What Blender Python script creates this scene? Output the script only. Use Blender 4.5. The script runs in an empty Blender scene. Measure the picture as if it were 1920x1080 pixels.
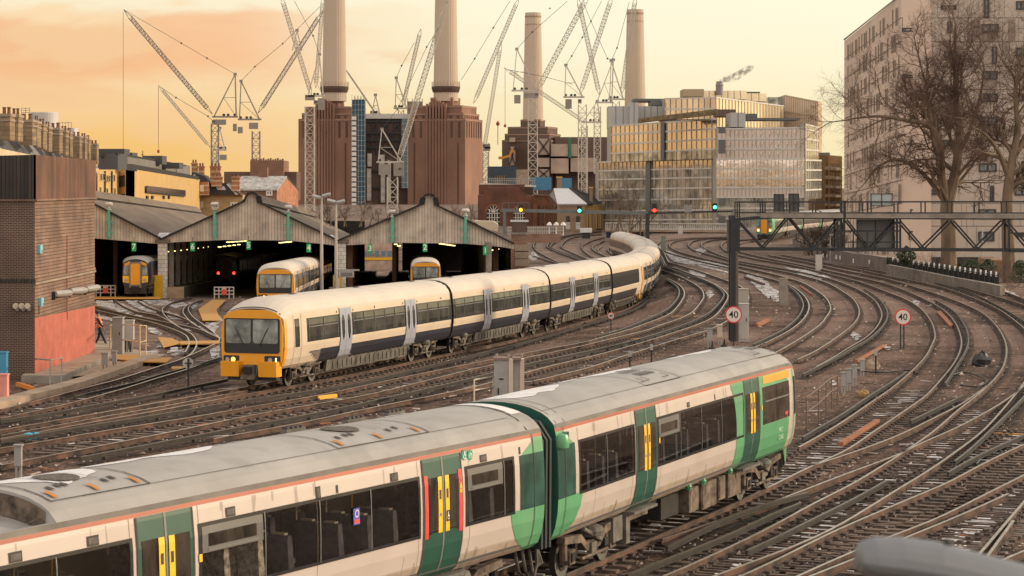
import bpy, math, random
from mathutils import Vector, Matrix
R = math.radians
rnd = random.Random(7)
sc = bpy.context.scene
COL = sc.collection
# ---------------------------------------------------------------- camera
F = 4400.0      # focal length in photo pixels (photo 1920 wide)
YH = 345.0      # row of the horizon
H = 8.2         # eye height over the rails, metres
cam_d = bpy.data.cameras.new("camera")
cam = bpy.data.objects.new("camera", cam_d)
COL.objects.link(cam)
cam.location = (0, 0, H)
cam.rotation_euler = (R(90), 0, 0)
cam_d.sensor_width = 36.0
cam_d.lens = F / 1920.0 * 36.0
cam_d.shift_y = -(540.0 - YH) / 1920.0
cam_d.clip_start = 0.3
cam_d.clip_end = 9000
cam_d.dof.use_dof = True
cam_d.dof.focus_distance = 95.0
cam_d.dof.aperture_fstop = 5.6
sc.camera = cam
# ---------------------------------------------------------------- sky and sun
SUN_AZ, SUN_EL = R(76), R(15)      # azimuth from the view axis towards the right
world = bpy.data.worlds.new("World")
sc.world = world
world.use_nodes = True
wn = world.node_tree
wn.nodes.clear()
def N(tree, typ, **kw):
 n = tree.nodes.new(typ)
 for k, v in kw.items():
  setattr(n, k, v)
 return n
def sky():
 t = wn
 out = N(t, 'ShaderNodeOutputWorld')
 nish = N(t, 'ShaderNodeTexSky', sky_type='NISHITA')
 nish.sun_disc = False
 nish.sun_elevation = SUN_EL
 nish.sun_rotation = SUN_AZ
 nish.dust_density = 3.0
 bg1 = N(t, 'ShaderNodeBackground')
 bg1.inputs['Strength'].default_value = 0.05
 t.links.new(nish.outputs[0], bg1.inputs[0])
 tc = N(t, 'ShaderNodeTexCoord')
 sep = N(t, 'ShaderNodeSeparateXYZ')
 t.links.new(tc.outputs['Generated'], sep.inputs[0])
 def math_(op, a, b=None, c=None):
  n = N(t, 'ShaderNodeMath', operation=op)
  for i, x in enumerate((a, b, c)):
   if x is None:
    continue
   if isinstance(x, (int, float)):
    n.inputs[i].default_value = x
   else:
    t.links.new(x, n.inputs[i])
  return n.outputs[0]
 def mapr(v, a, b, c=0.0, d=1.0, smooth=True):
  n = N(t, 'ShaderNodeMapRange', interpolation_type='SMOOTHSTEP' if smooth else 'LINEAR')
  n.inputs[1].default_value, n.inputs[2].default_value = a, b
  n.inputs[3].default_value, n.inputs[4].default_value = c, d
  t.links.new(v, n.inputs[0])
  return n.outputs[0]
 def mix(f, a, b):
  n = N(t, 'ShaderNodeMix', data_type='RGBA')
  t.links.new(f, n.inputs[0])
  for i, x in ((6, a), (7, b)):
   if isinstance(x, tuple):
    n.inputs[i].default_value = (*x, 1)
   else:
    t.links.new(x, n.inputs[i])
  return n.outputs[2]
 az = math_('ARCTAN2', sep.outputs[0], sep.outputs[1])
 el = math_('ARCSINE', sep.outputs[2])
 comb = N(t, 'ShaderNodeCombineXYZ')
 t.links.new(math_('MULTIPLY', az, 11.0), comb.inputs[0])
 t.links.new(math_('MULTIPLY', el, 48.0), comb.inputs[1])
 comb.inputs[2].default_value = 3.3
 nz = N(t, 'ShaderNodeTexNoise')
 nz.inputs['Scale'].default_value = 1.0
 nz.inputs['Detail'].default_value = 7.0
 nz.inputs['Roughness'].default_value = 0.52
 nz.inputs['Distortion'].default_value = 0.35
 t.links.new(comb.outputs[0], nz.inputs['Vector'])
 cl = nz.outputs[0]
 left = mapr(az, 0.03, -0.17)              # the warm quarter, to the left
 low = mapr(el, 0.070, 0.008)              # nearer the horizon
 base = mix(low, (0.955, 0.885, 0.655), (0.975, 0.83, 0.50))
 warm = mix(low, (0.94, 0.81, 0.56), (0.95, 0.55, 0.16))
 c = mix(left, base, warm)
 # a bank of cloud lying across the left, thinning towards the middle
 elp = math_('ADD', el, math_('MULTIPLY_ADD', cl, 0.034, -0.017))
 band = math_('MULTIPLY', mapr(elp, 0.030, 0.049), mapr(elp, 0.0735, 0.0675))
 band2 = math_('MULTIPLY', mapr(elp, 0.036, 0.046), mapr(elp, 0.060, 0.054))
 dens = mapr(cl, 0.40, 0.62)
 fl = mapr(az, -0.045, -0.125)
 fm = math_('MULTIPLY', mapr(az, 0.05, -0.03), 0.60)
 cloudf = math_('MAXIMUM', math_('MULTIPLY', math_('MULTIPLY', band, fl), math_('MULTIPLY_ADD', dens, 0.35, 0.65)),
    math_('MULTIPLY', math_('MULTIPLY', band2, fm), dens))
 cloudc = mix(mapr(cl, 0.40, 0.62), (0.90, 0.345, 0.105), (0.80, 0.43, 0.24))
 c = mix(cloudf, c, cloudc)
 wisp = math_('MULTIPLY', math_('MULTIPLY', mapr(cl, 0.45, 0.56), left), 0.65)
 c = mix(wisp, c, (0.95, 0.60, 0.30))
 # overhead: even, slightly cooler overcast; behind: unseen sky brightened as warm fill
 up = mapr(el, 0.09, 0.6)
 c = mix(up, c, (0.66, 0.64, 0.62))
 back = mapr(sep.outputs[1], 0.6, -0.2)
 c = mix(back, c, (1.42, 1.24, 1.05))
 bg2 = N(t, 'ShaderNodeBackground')
 t.links.new(c, bg2.inputs[0])
 bg2.inputs['Strength'].default_value = 0.92
 add = N(t, 'ShaderNodeAddShader')
 t.links.new(bg1.outputs[0], add.inputs[0])
 t.links.new(bg2.outputs[0], add.inputs[1])
 t.links.new(add.outputs[0], out.inputs[0])
sky()
sun_d = bpy.data.lights.new("sun", 'SUN')
sun_d.energy = 3.0
sun_d.angle = R(4)
sun_d.color = (1.0, 0.80, 0.56)
sun = bpy.data.objects.new("sun", sun_d)
COL.objects.link(sun)
sdir = Vector((math.sin(SUN_AZ) * math.cos(SUN_EL), math.cos(SUN_AZ) * math.cos(SUN_EL), math.sin(SUN_EL)))
sun.rotation_euler = sdir.to_track_quat('Z', 'Y').to_euler()
sun.location = (60, 20, 60)
sc.view_settings.view_transform = 'Standard'
sc.view_settings.look = 'None'
sc.view_settings.exposure = 0.0
sc.view_settings.gamma = 1.0
sc.view_settings.use_curve_mapping = False
sc.cycles.max_bounces = 6
sc.cycles.use_denoising = True
# ---------------------------------------------------------------- helpers
def lerp(a, b, t):
 return a + (b - a) * t
def sstep(a, b, x):
 t = max(0.0, min(1.0, (x - a) / (b - a)))
 return t * t * (3 - 2 * t)
def terr(x, y):
 """Height of the rail tops: the station throat on the left falls away from the running lines."""
 k = sstep(1.6, -1.2, x)
 d = -0.0225 * max(0.0, min(y, 360.0) - 118.0)
 if y > 360:
  d *= sstep(470, 360, y)
 if y > 100:     # the train's own line lies a little below the lines to its right
  i = 0
  while i < len(_XN) - 2 and _XN[i + 1][0] < y:
   i += 1
  (ya, xa), (yb, xb) = _XN[i], _XN[i + 1]
  xn = lerp(xa, xb, max(0.0, min(1.0, (y - ya) / (yb - ya))))
  j = 0
  while j < len(_EN) - 2 and _EN[j + 1][0] < y:
   j += 1
  (ya, ea), (yb, eb) = _EN[j], _EN[j + 1]
  e = lerp(ea, eb, max(0.0, min(1.0, (y - ya) / (yb - ya)))) * sstep(xn + 3.3, xn + 1.3, x)
  return min(k * d, e)
 return k * d
_EN = [(100, 0), (125, -.17), (150, -.34), (170, -.62), (200, -1.15), (235, -1.55), (290, -1.75), (390, -1.75), (460, 0)]
_XN = [(100, -8.0), (104.8, -6.4), (120, -1.95), (135, 2.3), (150, 5.9), (165, 8.0), (181, 9.4), (200, 11.1), (226, 12.9), (262, 14.8), (296, 15.6), (324, 15.3), (350, 15.8), (374, 17.3), (400, 20)]
BAL = 0.19       # ballast lies this far below the rail top
def G(px, py, dz=0.0):
 """Where the line of sight through a photo pixel meets the ground (rail-top level + dz)."""
 z = dz
 for _ in range(14):
  y = (H - z) * F / max(py - YH, 4.0)
  x = (px - 960.0) / F * y
  z = terr(x, y) + dz
 return Vector((x, y, z))
def W(px, py, y):
 return Vector(((px - 960.0) / F * y, y, H - (py - YH) / F * y))
_mats = {}
def M(name, col, rough=0.7, metal=0.0, var=0.0, vscale=1.5, bump=0.0, bscale=20.0, col2=None, stretch=None, spec=0.5, emit=0.0, coords='Object', dirt=None):
 """A plain procedural material: colour with noise variation, optional second colour, bump and stains."""
 if name in _mats:
  return _mats[name]
 m = bpy.data.materials.new(name)
 m.use_nodes = True
 t = m.node_tree
 b = t.nodes['Principled BSDF']
 b.inputs['Base Color'].default_value = (*col, 1)
 b.inputs['Roughness'].default_value = rough
 b.inputs['Metallic'].default_value = metal
 b.inputs['Specular IOR Level'].default_value = spec
 if emit:
  b.inputs['Emission Color'].default_value = (*col, 1)
  b.inputs['Emission Strength'].default_value = emit
 tc = N(t, 'ShaderNodeTexCoord')
 src = tc.outputs[coords]
 if stretch:
  mp = N(t, 'ShaderNodeMapping')
  mp.inputs['Scale'].default_value = stretch
  t.links.new(src, mp.inputs[0])
  src = mp.outputs[0]
 if var or col2:
  nz = N(t, 'ShaderNodeTexNoise')
  nz.inputs['Scale'].default_value = vscale
  nz.inputs['Detail'].default_value = 8
  nz.inputs['Roughness'].default_value = 0.6
  t.links.new(src, nz.inputs['Vector'])
  rp = N(t, 'ShaderNodeValToRGB')
  rp.color_ramp.elements[0].position = 0.34
  rp.color_ramp.elements[1].position = 0.68
  c2 = col2 or col
  rp.color_ramp.elements[0].color = (*[c * (1 - var) for c in c2], 1)
  rp.color_ramp.elements[1].color = (*[min(1, c * (1 + var)) for c in col], 1)
  t.links.new(nz.outputs[0], rp.inputs[0])
  cur = rp.outputs[0]
  if dirt:
   dc, ds, da = dirt
   n2 = N(t, 'ShaderNodeTexNoise')
   n2.inputs['Scale'].default_value = ds
   n2.inputs['Detail'].default_value = 6
   t.links.new(src, n2.inputs['Vector'])
   mr = N(t, 'ShaderNodeMapRange', interpolation_type='SMOOTHSTEP')
   mr.inputs[1].default_value, mr.inputs[2].default_value, mr.inputs[4].default_value = 0.50, 0.72, da
   t.links.new(n2.outputs[0], mr.inputs[0])
   mx = N(t, 'ShaderNodeMix', data_type='RGBA')
   mx.inputs[7].default_value = (*dc, 1)
   t.links.new(mr.outputs[0], mx.inputs[0])
   t.links.new(cur, mx.inputs[6])
   cur = mx.outputs[2]
  t.links.new(cur, b.inputs['Base Color'])
 if bump:
  n3 = N(t, 'ShaderNodeTexNoise')
  n3.inputs['Scale'].default_value = bscale
  n3.inputs['Detail'].default_value = 5
  t.links.new(src, n3.inputs['Vector'])
  bp = N(t, 'ShaderNodeBump')
  bp.inputs['Strength'].default_value = bump
  bp.inputs['Distance'].default_value = 0.05
  t.links.new(n3.outputs[0], bp.inputs['Height'])
  t.links.new(bp.outputs[0], b.inputs['Normal'])
 _mats[name] = m
 return m
class MB:
 """Collects faces for one mesh object."""
 def __init__(s):
  s.v, s.f, s.m, s.ms = [], [], [], []
 def mi(s, mat):
  if mat not in s.ms:
   s.ms.append(mat)
  return s.ms.index(mat)
 def add(s, vs, fs, mat):
  o = len(s.v)
  s.v += [tuple(p) for p in vs]
  k = s.mi(mat)
  for f in fs:
   s.f.append([o + i for i in f])
   s.m.append(k)
 def quad(s, a, b, c, d, mat):
  s.add((a, b, c, d), ((0, 1, 2, 3),), mat)
 def poly(s, pts, mat):
  s.add(pts, (tuple(range(len(pts))),), mat)
 def box(s, c, size, mat, rot=0.0, mtx=None):
  hx, hy, hz = size[0] / 2, size[1] / 2, size[2] / 2
  vs = [Vector((x * hx, y * hy, z * hz)) for z in (-1, 1) for y in (-1, 1) for x in (-1, 1)]
  if mtx is not None:
   vs = [mtx @ v for v in vs]
  elif rot:
   r = Matrix.Rotation(rot, 3, 'Z')
   vs = [r @ v for v in vs]
  c = Vector(c)
  s.add([c + v for v in vs], ((0, 2, 3, 1), (4, 5, 7, 6), (0, 1, 5, 4), (2, 6, 7, 3), (0, 4, 6, 2), (1, 3, 7, 5)), mat)
 def bx(s, x0, x1, y0, y1, z0, z1, mat):
  s.box(((x0 + x1) / 2, (y0 + y1) / 2, (z0 + z1) / 2), (abs(x1 - x0), abs(y1 - y0), abs(z1 - z0)), mat)
 def bar(s, a, b, w, mat, h=None, up=(0, 0, 1)):
  """A square bar from a to b."""
  a, b = Vector(a), Vector(b)
  d = b - a
  L = d.length
  if L < 1e-6:
   return
  d /= L
  u = Vector(up)
  if abs(d.dot(u)) > 0.97:
   u = Vector((0, 1, 0))
  x = d.cross(u).normalized()
  z = x.cross(d)
  h = h or w
  vs = []
  for p in (a, b):
   for sx, sz in ((-1, -1), (1, -1), (1, 1), (-1, 1)):
    vs.append(p + x * (sx * w / 2) + z * (sz * h / 2))
  s.add(vs, ((0, 1, 2, 3), (7, 6, 5, 4), (0, 4, 5, 1), (1, 5, 6, 2), (2, 6, 7, 3), (3, 7, 4, 0)), mat)
 def tube(s, pts, r, mat, n=6, cap=True):
  """A round tube along pts; r a number or one radius per point."""
  pts = [Vector(p) for p in pts]
  rs = r if isinstance(r, (list, tuple)) else [r] * len(pts)
  o = len(s.v)
  k = s.mi(mat)
  px = None
  for i, p in enumerate(pts):
   d = (pts[min(i + 1, len(pts) - 1)] - pts[max(i - 1, 0)])
   d = d.normalized() if d.length > 1e-9 else Vector((0, 0, 1))
   if px is None:
    u = Vector((0, 0, 1)) if abs(d.z) < 0.9 else Vector((0, 1, 0))
    px = d.cross(u).normalized()
   else:
    px = (px - d * px.dot(d))
    px = px.normalized() if px.length > 1e-6 else d.orthogonal().normalized()
   q = d.cross(px)
   for j in range(n):
    a = 2 * math.pi * j / n
    s.v.append(tuple(p + (px * math.cos(a) + q * math.sin(a)) * rs[i]))
  for i in range(len(pts) - 1):
   for j in range(n):
    s.f.append([o + i * n + j, o + i * n + (j + 1) % n, o + (i + 1) * n + (j + 1) % n, o + (i + 1) * n + j])
    s.m.append(k)
  if cap:
   s.f.append([o + j for j in range(n)][::-1]); s.m.append(k)
   s.f.append([o + (len(pts) - 1) * n + j for j in range(n)]); s.m.append(k)
 def lathe(s, c, prof, mat, n=16, cap=True):
  """Surface of revolution about a vertical axis at c; prof: (radius, z)."""
  o = len(s.v)
  k = s.mi(mat)
  for r, z in prof:
   for j in range(n):
    a = 2 * math.pi * j / n
    s.v.append((c[0] + r * math.cos(a), c[1] + r * math.sin(a), c[2] + z))
  for i in range(len(prof) - 1):
   for j in range(n):
    s.f.append([o + i * n + j, o + i * n + (j + 1) % n, o + (i + 1) * n + (j + 1) % n, o + (i + 1) * n + j])
    s.m.append(k)
  if cap:
   s.f.append([o + j for j in range(n)][::-1]); s.m.append(k)
   s.f.append([o + (len(prof) - 1) * n + j for j in range(n)]); s.m.append(k)
 def prism(s, pts, d, mat, side=None):
  """Extrude the planar outline pts by the vector d."""
  n = len(pts)
  d = Vector(d)
  vs = [Vector(p) for p in pts] + [Vector(p) + d for p in pts]
  s.add(vs, [tuple(range(n))[::-1], tuple(range(n, 2 * n))], mat)
  s.add(vs, [(i, (i + 1) % n, n + (i + 1) % n, n + i) for i in range(n)], side or mat)
 def disc(s, c, r, nrm, mat, n=20, depth=0.0):
  nrm = Vector(nrm).normalized()
  u = nrm.orthogonal().normalized()
  w = nrm.cross(u)
  pts = [Vector(c) + (u * math.cos(2 * math.pi * j / n) + w * math.sin(2 * math.pi * j / n)) * r for j in range(n)]
  if depth:
   s.prism(pts, nrm * depth, mat)
  else:
   s.poly(pts, mat)
_wl = {}     # world location of each translation-only parent
def empty(name, loc, label=None, cat=None, group=None, rotz=0.0, kind=None):
 o = bpy.data.objects.new(name, None)
 COL.objects.link(o)
 o.location = loc
 o.rotation_euler = (0, 0, rotz)
 o.empty_display_size = 0.2
 _wl[o] = Vector(loc)
 tag(o, label, cat, group, kind)
 return o
def tag(o, label=None, cat=None, group=None, kind=None):
 if label: o['label'] = label
 if cat: o['category'] = cat
 if group: o['group'] = group
 if kind: o['kind'] = kind
 return o
def mk(name, mb, parent=None, world=True, at=None, smooth=False, label=None, cat=None, group=None, kind=None):
 """Link the collected faces as ONE object. World coordinates unless world=False (then the parent's own)."""
 me = bpy.data.meshes.new(name)
 org = Vector((0, 0, 0))
 if at is not None:
  org = Vector(at)
 elif parent is not None and world:
  org = _wl[parent]
 elif parent is None and world and mb.v:
  xs, ys, zs = zip(*mb.v)
  org = Vector(((min(xs) + max(xs)) / 2, (min(ys) + max(ys)) / 2, min(zs)))
 me.from_pydata([(p[0] - org.x, p[1] - org.y, p[2] - org.z) for p in mb.v], [], mb.f)
 for m in mb.ms:
  me.materials.append(m)
 me.polygons.foreach_set('material_index', mb.m)
 if smooth:
  me.polygons.foreach_set('use_smooth', [True] * len(mb.f))
  try:
   me.set_sharp_from_angle(angle=R(38))
  except Exception:
   pass
 me.update()
 o = bpy.data.objects.new(name, me)
 COL.objects.link(o)
 if parent is not None:
  o.parent = parent
  if world:
   o.location = (0, 0, 0)
   _wl[o] = org
 else:
  o.location = org
  _wl[o] = org
 if at is not None and parent is not None:
  o.location = org - _wl[parent]
  _wl[o] = org
 return tag(o, label, cat, group, kind)
def dup(o, parent=None, loc=None, rotz=None, label=None):
 """A copy of a thing or part with copies of everything under it."""
 c = o.copy()
 COL.objects.link(c)
 if parent is not None:
  c.parent = parent
 if loc is not None:
  c.location = loc
  if parent is None:
   _wl[c] = Vector(loc)
 if rotz is not None:
  c.rotation_euler = (0, 0, rotz)
 if label:
  c['label'] = label
 for ch in o.children:
  dup(ch, c)
 return c
def spline(pts, step=0.12):
 """Catmull-Rom through 2-D points."""
 out = []
 n = len(pts)
 for i in range(n - 1):
  p0 = pts[max(i - 1, 0)]; p1 = pts[i]; p2 = pts[i + 1]; p3 = pts[min(i + 2, n - 1)]
  for k in range(8):
   t = k / 8
   q = []
   for a, b, c, d in zip(p0, p1, p2, p3):
    q.append(0.5 * ((2 * b) + (-a + c) * t + (2 * a - 5 * b + 4 * c - d) * t * t + (-a + 3 * b - 3 * c + d) * t ** 3))
   out.append(tuple(q))
 out.append(tuple(pts[-1]))
 return out
_font = None
def text_mesh(body, size, mat, name, parent, mtx, depth=0.01, align='CENTER', bold=0.0):
 """Lettering as a mesh part; mtx takes the text's own plane (x right, y up) to the parent's space."""
 cu = bpy.data.curves.new(name, 'FONT')
 cu.body = body
 cu.size = size
 cu.align_x = align
 cu.align_y = 'CENTER'
 cu.extrude = depth
 cu.offset = bold
 cu.resolution_u = 4
 to = bpy.data.objects.new(name, cu)
 COL.objects.link(to)
 dg = bpy.context.evaluated_depsgraph_get()
 me = bpy.data.meshes.new_from_object(to.evaluated_get(dg))
 bpy.data.objects.remove(to)
 me.transform(mtx)
 me.materials.clear()
 me.materials.append(mat)
 me.name = name
 o = bpy.data.objects.new(name, me)
 COL.objects.link(o)
 o.parent = parent
 return o
FACING = Matrix(((1, 0, 0, 0), (0, 0, -1, 0), (0, 1, 0, 0), (0, 0, 0, 1)))   # text plane upright, read from -Y
# ---------------------------------------------------------------- ground
def ground_mat():
 m = bpy.data.materials.new('ballast')
 m.use_nodes = True
 t = m.node_tree
 b = t.nodes['Principled BSDF']
 b.inputs['Roughness'].default_value = 0.92
 b.inputs['Specular IOR Level'].default_value = 0.25
 geo = N(t, 'ShaderNodeNewGeometry')
 P = geo.outputs['Position']
 def noise(s, d=6, r=0.6):
  n = N(t, 'ShaderNodeTexNoise')
  n.inputs['Scale'].default_value = s
  n.inputs['Detail'].default_value = d
  n.inputs['Roughness'].default_value = r
  t.links.new(P, n.inputs['Vector'])
  return n.outputs[0]
 def ramp(v, *st):
  n = N(t, 'ShaderNodeValToRGB')
  e = n.color_ramp.elements
  while len(e) < len(st):
   e.new(0.5)
  for k, (p, c) in zip(e, st):
   k.position = p
   k.color = (*c, 1)
  t.links.new(v, n.inputs[0])
  return n.outputs[0]
 def mix(f, a, bb, mode='MIX'):
  n = N(t, 'ShaderNodeMix', data_type='RGBA', blend_type=mode)
  if isinstance(f, float):
   n.inputs[0].default_value = f
  else:
   t.links.new(f, n.inputs[0])
  for i, x in ((6, a), (7, bb)):
   if isinstance(x, tuple):
    n.inputs[i].default_value = (*x, 1)
   else:
    t.links.new(x, n.inputs[i])
  return n.outputs[2]
 big = noise(0.09, 5)
 mid = noise(0.75, 7, 0.66)
 fine = noise(4.5, 5, 0.7)
 base = ramp(big, (0.30, (0.060, 0.040, 0.031)), (0.45, (0.150, 0.098, 0.076)), (0.58, (0.235, 0.158, 0.126)), (0.72, (0.185, 0.150, 0.130)))
 base = mix(0.5, base, ramp(mid, (0.32, (0.022, 0.016, 0.013)), (0.50, (0.150, 0.102, 0.080)), (0.70, (0.34, 0.265, 0.22))))
 base = mix(0.75, base, ramp(fine, (0.30, (0.35, 0.33, 0.32)), (0.5, (1, 1, 1)), (0.72, (1.9, 1.85, 1.8))), 'MULTIPLY')
 vor = N(t, 'ShaderNodeTexVoronoi')
 vor.inputs['Scale'].default_value = 7.5
 t.links.new(P, vor.inputs['Vector'])
 stones = ramp(vor.outputs['Color'], (0.05, (0.22, 0.20, 0.19)), (0.5, (0.95, 0.93, 0.90)), (0.95, (2.0, 1.92, 1.85)))
 base = mix(0.8, base, stones, 'MULTIPLY')
 edge = ramp(vor.outputs['Distance'], (0.25, (1, 1, 1)), (0.75, (0.36, 0.34, 0.34)))
 base = mix(0.8, base, edge, 'MULTIPLY')
 # fresher, pinker stone round the curves
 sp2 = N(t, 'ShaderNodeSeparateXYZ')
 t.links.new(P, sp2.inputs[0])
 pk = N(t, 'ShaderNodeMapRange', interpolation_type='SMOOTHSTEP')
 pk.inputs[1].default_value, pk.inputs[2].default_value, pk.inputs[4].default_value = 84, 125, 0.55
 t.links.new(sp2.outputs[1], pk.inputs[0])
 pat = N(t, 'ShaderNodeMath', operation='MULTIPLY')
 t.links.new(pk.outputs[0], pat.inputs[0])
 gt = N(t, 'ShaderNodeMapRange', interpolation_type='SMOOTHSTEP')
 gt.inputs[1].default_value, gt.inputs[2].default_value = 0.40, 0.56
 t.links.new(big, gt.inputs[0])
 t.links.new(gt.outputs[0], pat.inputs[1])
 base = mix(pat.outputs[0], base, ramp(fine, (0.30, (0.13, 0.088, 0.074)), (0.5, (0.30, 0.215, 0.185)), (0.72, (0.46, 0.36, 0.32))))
 # paler, frosted ballast towards the far curves
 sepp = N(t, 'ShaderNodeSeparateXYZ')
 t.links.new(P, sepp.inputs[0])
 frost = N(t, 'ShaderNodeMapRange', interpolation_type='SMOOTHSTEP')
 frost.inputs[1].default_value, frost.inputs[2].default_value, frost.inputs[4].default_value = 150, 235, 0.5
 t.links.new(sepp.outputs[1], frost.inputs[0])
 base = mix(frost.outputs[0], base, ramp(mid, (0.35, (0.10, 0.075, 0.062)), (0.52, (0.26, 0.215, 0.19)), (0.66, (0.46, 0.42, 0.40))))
 # old snow lying in patches
 s1 = noise(0.16, 3)
 s2 = noise(3.2, 8, 0.72)
 ad = N(t, 'ShaderNodeMath', operation='ADD')
 t.links.new(s1, ad.inputs[0])
 t.links.new(s2, ad.inputs[1])
 snow = N(t, 'ShaderNodeMapRange', interpolation_type='SMOOTHSTEP')
 snow.inputs[1].default_value, snow.inputs[2].default_value = 1.20, 1.28
 t.links.new(ad.outputs[0], snow.inputs[0])
 base = mix(snow.outputs[0], base, (0.62, 0.60, 0.60))
 base = mix(1.0, base, (0.78, 0.715, 0.655), 'MULTIPLY')
 t.links.new(base, b.inputs['Base Color'])
 bp = N(t, 'ShaderNodeBump')
 bp.inputs['Strength'].default_value = 0.9
 bp.inputs['Distance'].default_value = 0.06
 t.links.new(vor.outputs['Distance'], bp.inputs['Height'])
 bp.invert = True
 t.links.new(bp.outputs[0], b.inputs['Normal'])
 return m
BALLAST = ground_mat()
def ground():
 xs = [-3000, -1500, -700, -300, -150, -90, -60] + [-44 + 2.0 * i for i in range(56)] + [80, 110, 160, 300, 700, 1500, 3000]
 xs = sorted(set(xs + [-1.2, -0.6, 0.2, 0.9, 1.6]))
 ys = [-40, 5] + [18 + 4.0 * i for i in range(116)] + [500, 560, 650, 800, 1100, 1700, 2600, 4500]
 mb = MB()
 nx = len(xs)
 vs = []
 for y in ys:
  for x in xs:
   z = terr(x, y) - BAL
   if -44 <= x <= 66 and 18 <= y <= 480:
    z += 0.02 * (math.sin(x * 1.7 + y * 0.31) * math.sin(y * 0.9 - x * 0.4)) - 0.03
   vs.append((x, y, z))
 fs = [(j * nx + i, j * nx + i + 1, (j + 1) * nx + i + 1, (j + 1) * nx + i) for j in range(len(ys) - 1) for i in range(nx - 1)]
 mb.add(vs, fs, BALLAST)
 return mk('ground', mb, world=False, kind='structure', smooth=True)
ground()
def brickmat(name, plane, c1, c2, mortar, size=(.225, .075), msize=.012, rough=.9, var=.25, bias=0.0):
 """Brickwork in the vertical plane 'x' (faces along x) or 'y'."""
 if name in _mats:
  return _mats[name]
 m = bpy.data.materials.new(name)
 m.use_nodes = True
 t = m.node_tree
 b = t.nodes['Principled BSDF']
 b.inputs['Roughness'].default_value = rough
 tc = N(t, 'ShaderNodeTexCoord')
 sp = N(t, 'ShaderNodeSeparateXYZ')
 t.links.new(tc.outputs['Object'], sp.inputs[0])
 cb = N(t, 'ShaderNodeCombineXYZ')
 t.links.new(sp.outputs[0 if plane == 'x' else 1], cb.inputs[0])
 t.links.new(sp.outputs[2], cb.inputs[1])
 br = N(t, 'ShaderNodeTexBrick')
 br.inputs['Color1'].default_value = (*c1, 1)
 br.inputs['Color2'].default_value = (*c2, 1)
 br.inputs['Mortar'].default_value = (*mortar, 1)
 br.inputs['Scale'].default_value = 1.0
 br.inputs['Brick Width'].default_value = size[0]
 br.inputs['Row Height'].default_value = size[1]
 br.inputs['Mortar Size'].default_value = msize
 br.inputs['Mortar Smooth'].default_value = 0.2
 br.inputs['Bias'].default_value = bias
 t.links.new(cb.outputs[0], br.inputs['Vector'])
 nz = N(t, 'ShaderNodeTexNoise')
 nz.inputs['Scale'].default_value = 0.7
 nz.inputs['Detail'].default_value = 8
 t.links.new(tc.outputs['Object'], nz.inputs['Vector'])
 mr = N(t, 'ShaderNodeMapRange')
 mr.inputs[1].default_value, mr.inputs[2].default_value = .3, .7
 mr.inputs[3].default_value, mr.inputs[4].default_value = 1 - var, 1 + var
 t.links.new(nz.outputs[0], mr.inputs[0])
 mx = N(t, 'ShaderNodeMix', data_type='RGBA', blend_type='MULTIPLY')
 mx.inputs[0].default_value = 1.0
 t.links.new(br.outputs[0], mx.inputs[6])
 t.links.new(mr.outputs[0], mx.inputs[7])
 t.links.new(mx.outputs[2], b.inputs['Base Color'])
 _mats[name] = m
 return m
# ---------------------------------------------------------------- railway tracks
CR = dict(A=(1440, 540, 4), B=(1200, 420, 4), C=(1440, 810, 4), D=(1100, 810, 4), E=(960, 420, 4),
  a=(0, 680, 6), b=(260, 640, 6), c=(160, 540, 6), d=(560, 620, 6), e=(820, 560, 6),
  f=(1000, 420, 7.5), g=(1200, 420, 7.5), h=(1440, 430, 4), p=(0, 0, 1))
def T(s):
 """'A 10,20 30,40 B ...' : points read off enlarged parts of the photo -> photo pixels."""
 out = []
 k = None
 for w in s.split():
  if w in CR:
   k = CR[w]
  else:
   x, y = w.split(',')
   out.append((k[0] + float(x) / k[2], k[1] + float(y) / k[2]))
 return out
def path(px):
 """Photo pixels -> evenly spaced world points on the ground, smoothed."""
 w = [G(x, y) for x, y in spline(px)]
 # resample
 L = [0.0]
 for a, b in zip(w, w[1:]):
  L.append(L[-1] + (b - a).length)
 tot = L[-1]
 n = max(4, int(tot / 1.3))
 out = []
 j = 0
 for i in range(n + 1):
  d = tot * i / n
  while j < len(L) - 2 and L[j + 1] < d:
   j += 1
  t = (d - L[j]) / max(L[j + 1] - L[j], 1e-9)
  out.append(w[j].lerp(w[j + 1], t))
 for _ in range(3):
  out = [out[0]] + [(out[i - 1] + out[i] * 2 + out[i + 1]) / 4 for i in range(1, len(out) - 1)] + [out[-1]]
 return [Vector((p.x, p.y, terr(p.x, p.y))) for p in out]
def shift(pts, d):
 """Offset a path sideways, + to the right of its direction of travel."""
 out = []
 for i, p in enumerate(pts):
  t = pts[min(i + 1, len(pts) - 1)] - pts[max(i - 1, 0)]
  t.z = 0
  t.normalize()
  q = p + Vector((t.y, -t.x, 0)) * d
  out.append(Vector((q.x, q.y, terr(q.x, q.y))))
 return out
STEEL = M('rail_head', (0.42, 0.36, 0.30), 0.32, 0.8, 0.25, 2.0)
RUST = M('rail_rust', (0.095, 0.050, 0.033), 0.85, 0, 0.5, 1.2, bump=0.3, bscale=14, col2=(0.028, 0.019, 0.015))
DARK3 = M('conductor_steel', (0.030, 0.025, 0.022), 0.55, 0.3, 0.4, 2.0)
DARKTOP = M('conductor_top', (0.13, 0.11, 0.095), 0.42, 0.6, 0.3, 1.5)
SLEEP = M('sleeper_timber', (0.125, 0.088, 0.068), 0.9, 0, 0.5, 2.5, bump=0.4, bscale=30, col2=(0.07, 0.05, 0.04))
SNOW = M('snow', (0.62, 0.61, 0.62), 0.8, 0, 0.10, 3.0, bump=0.4, bscale=12)
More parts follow.
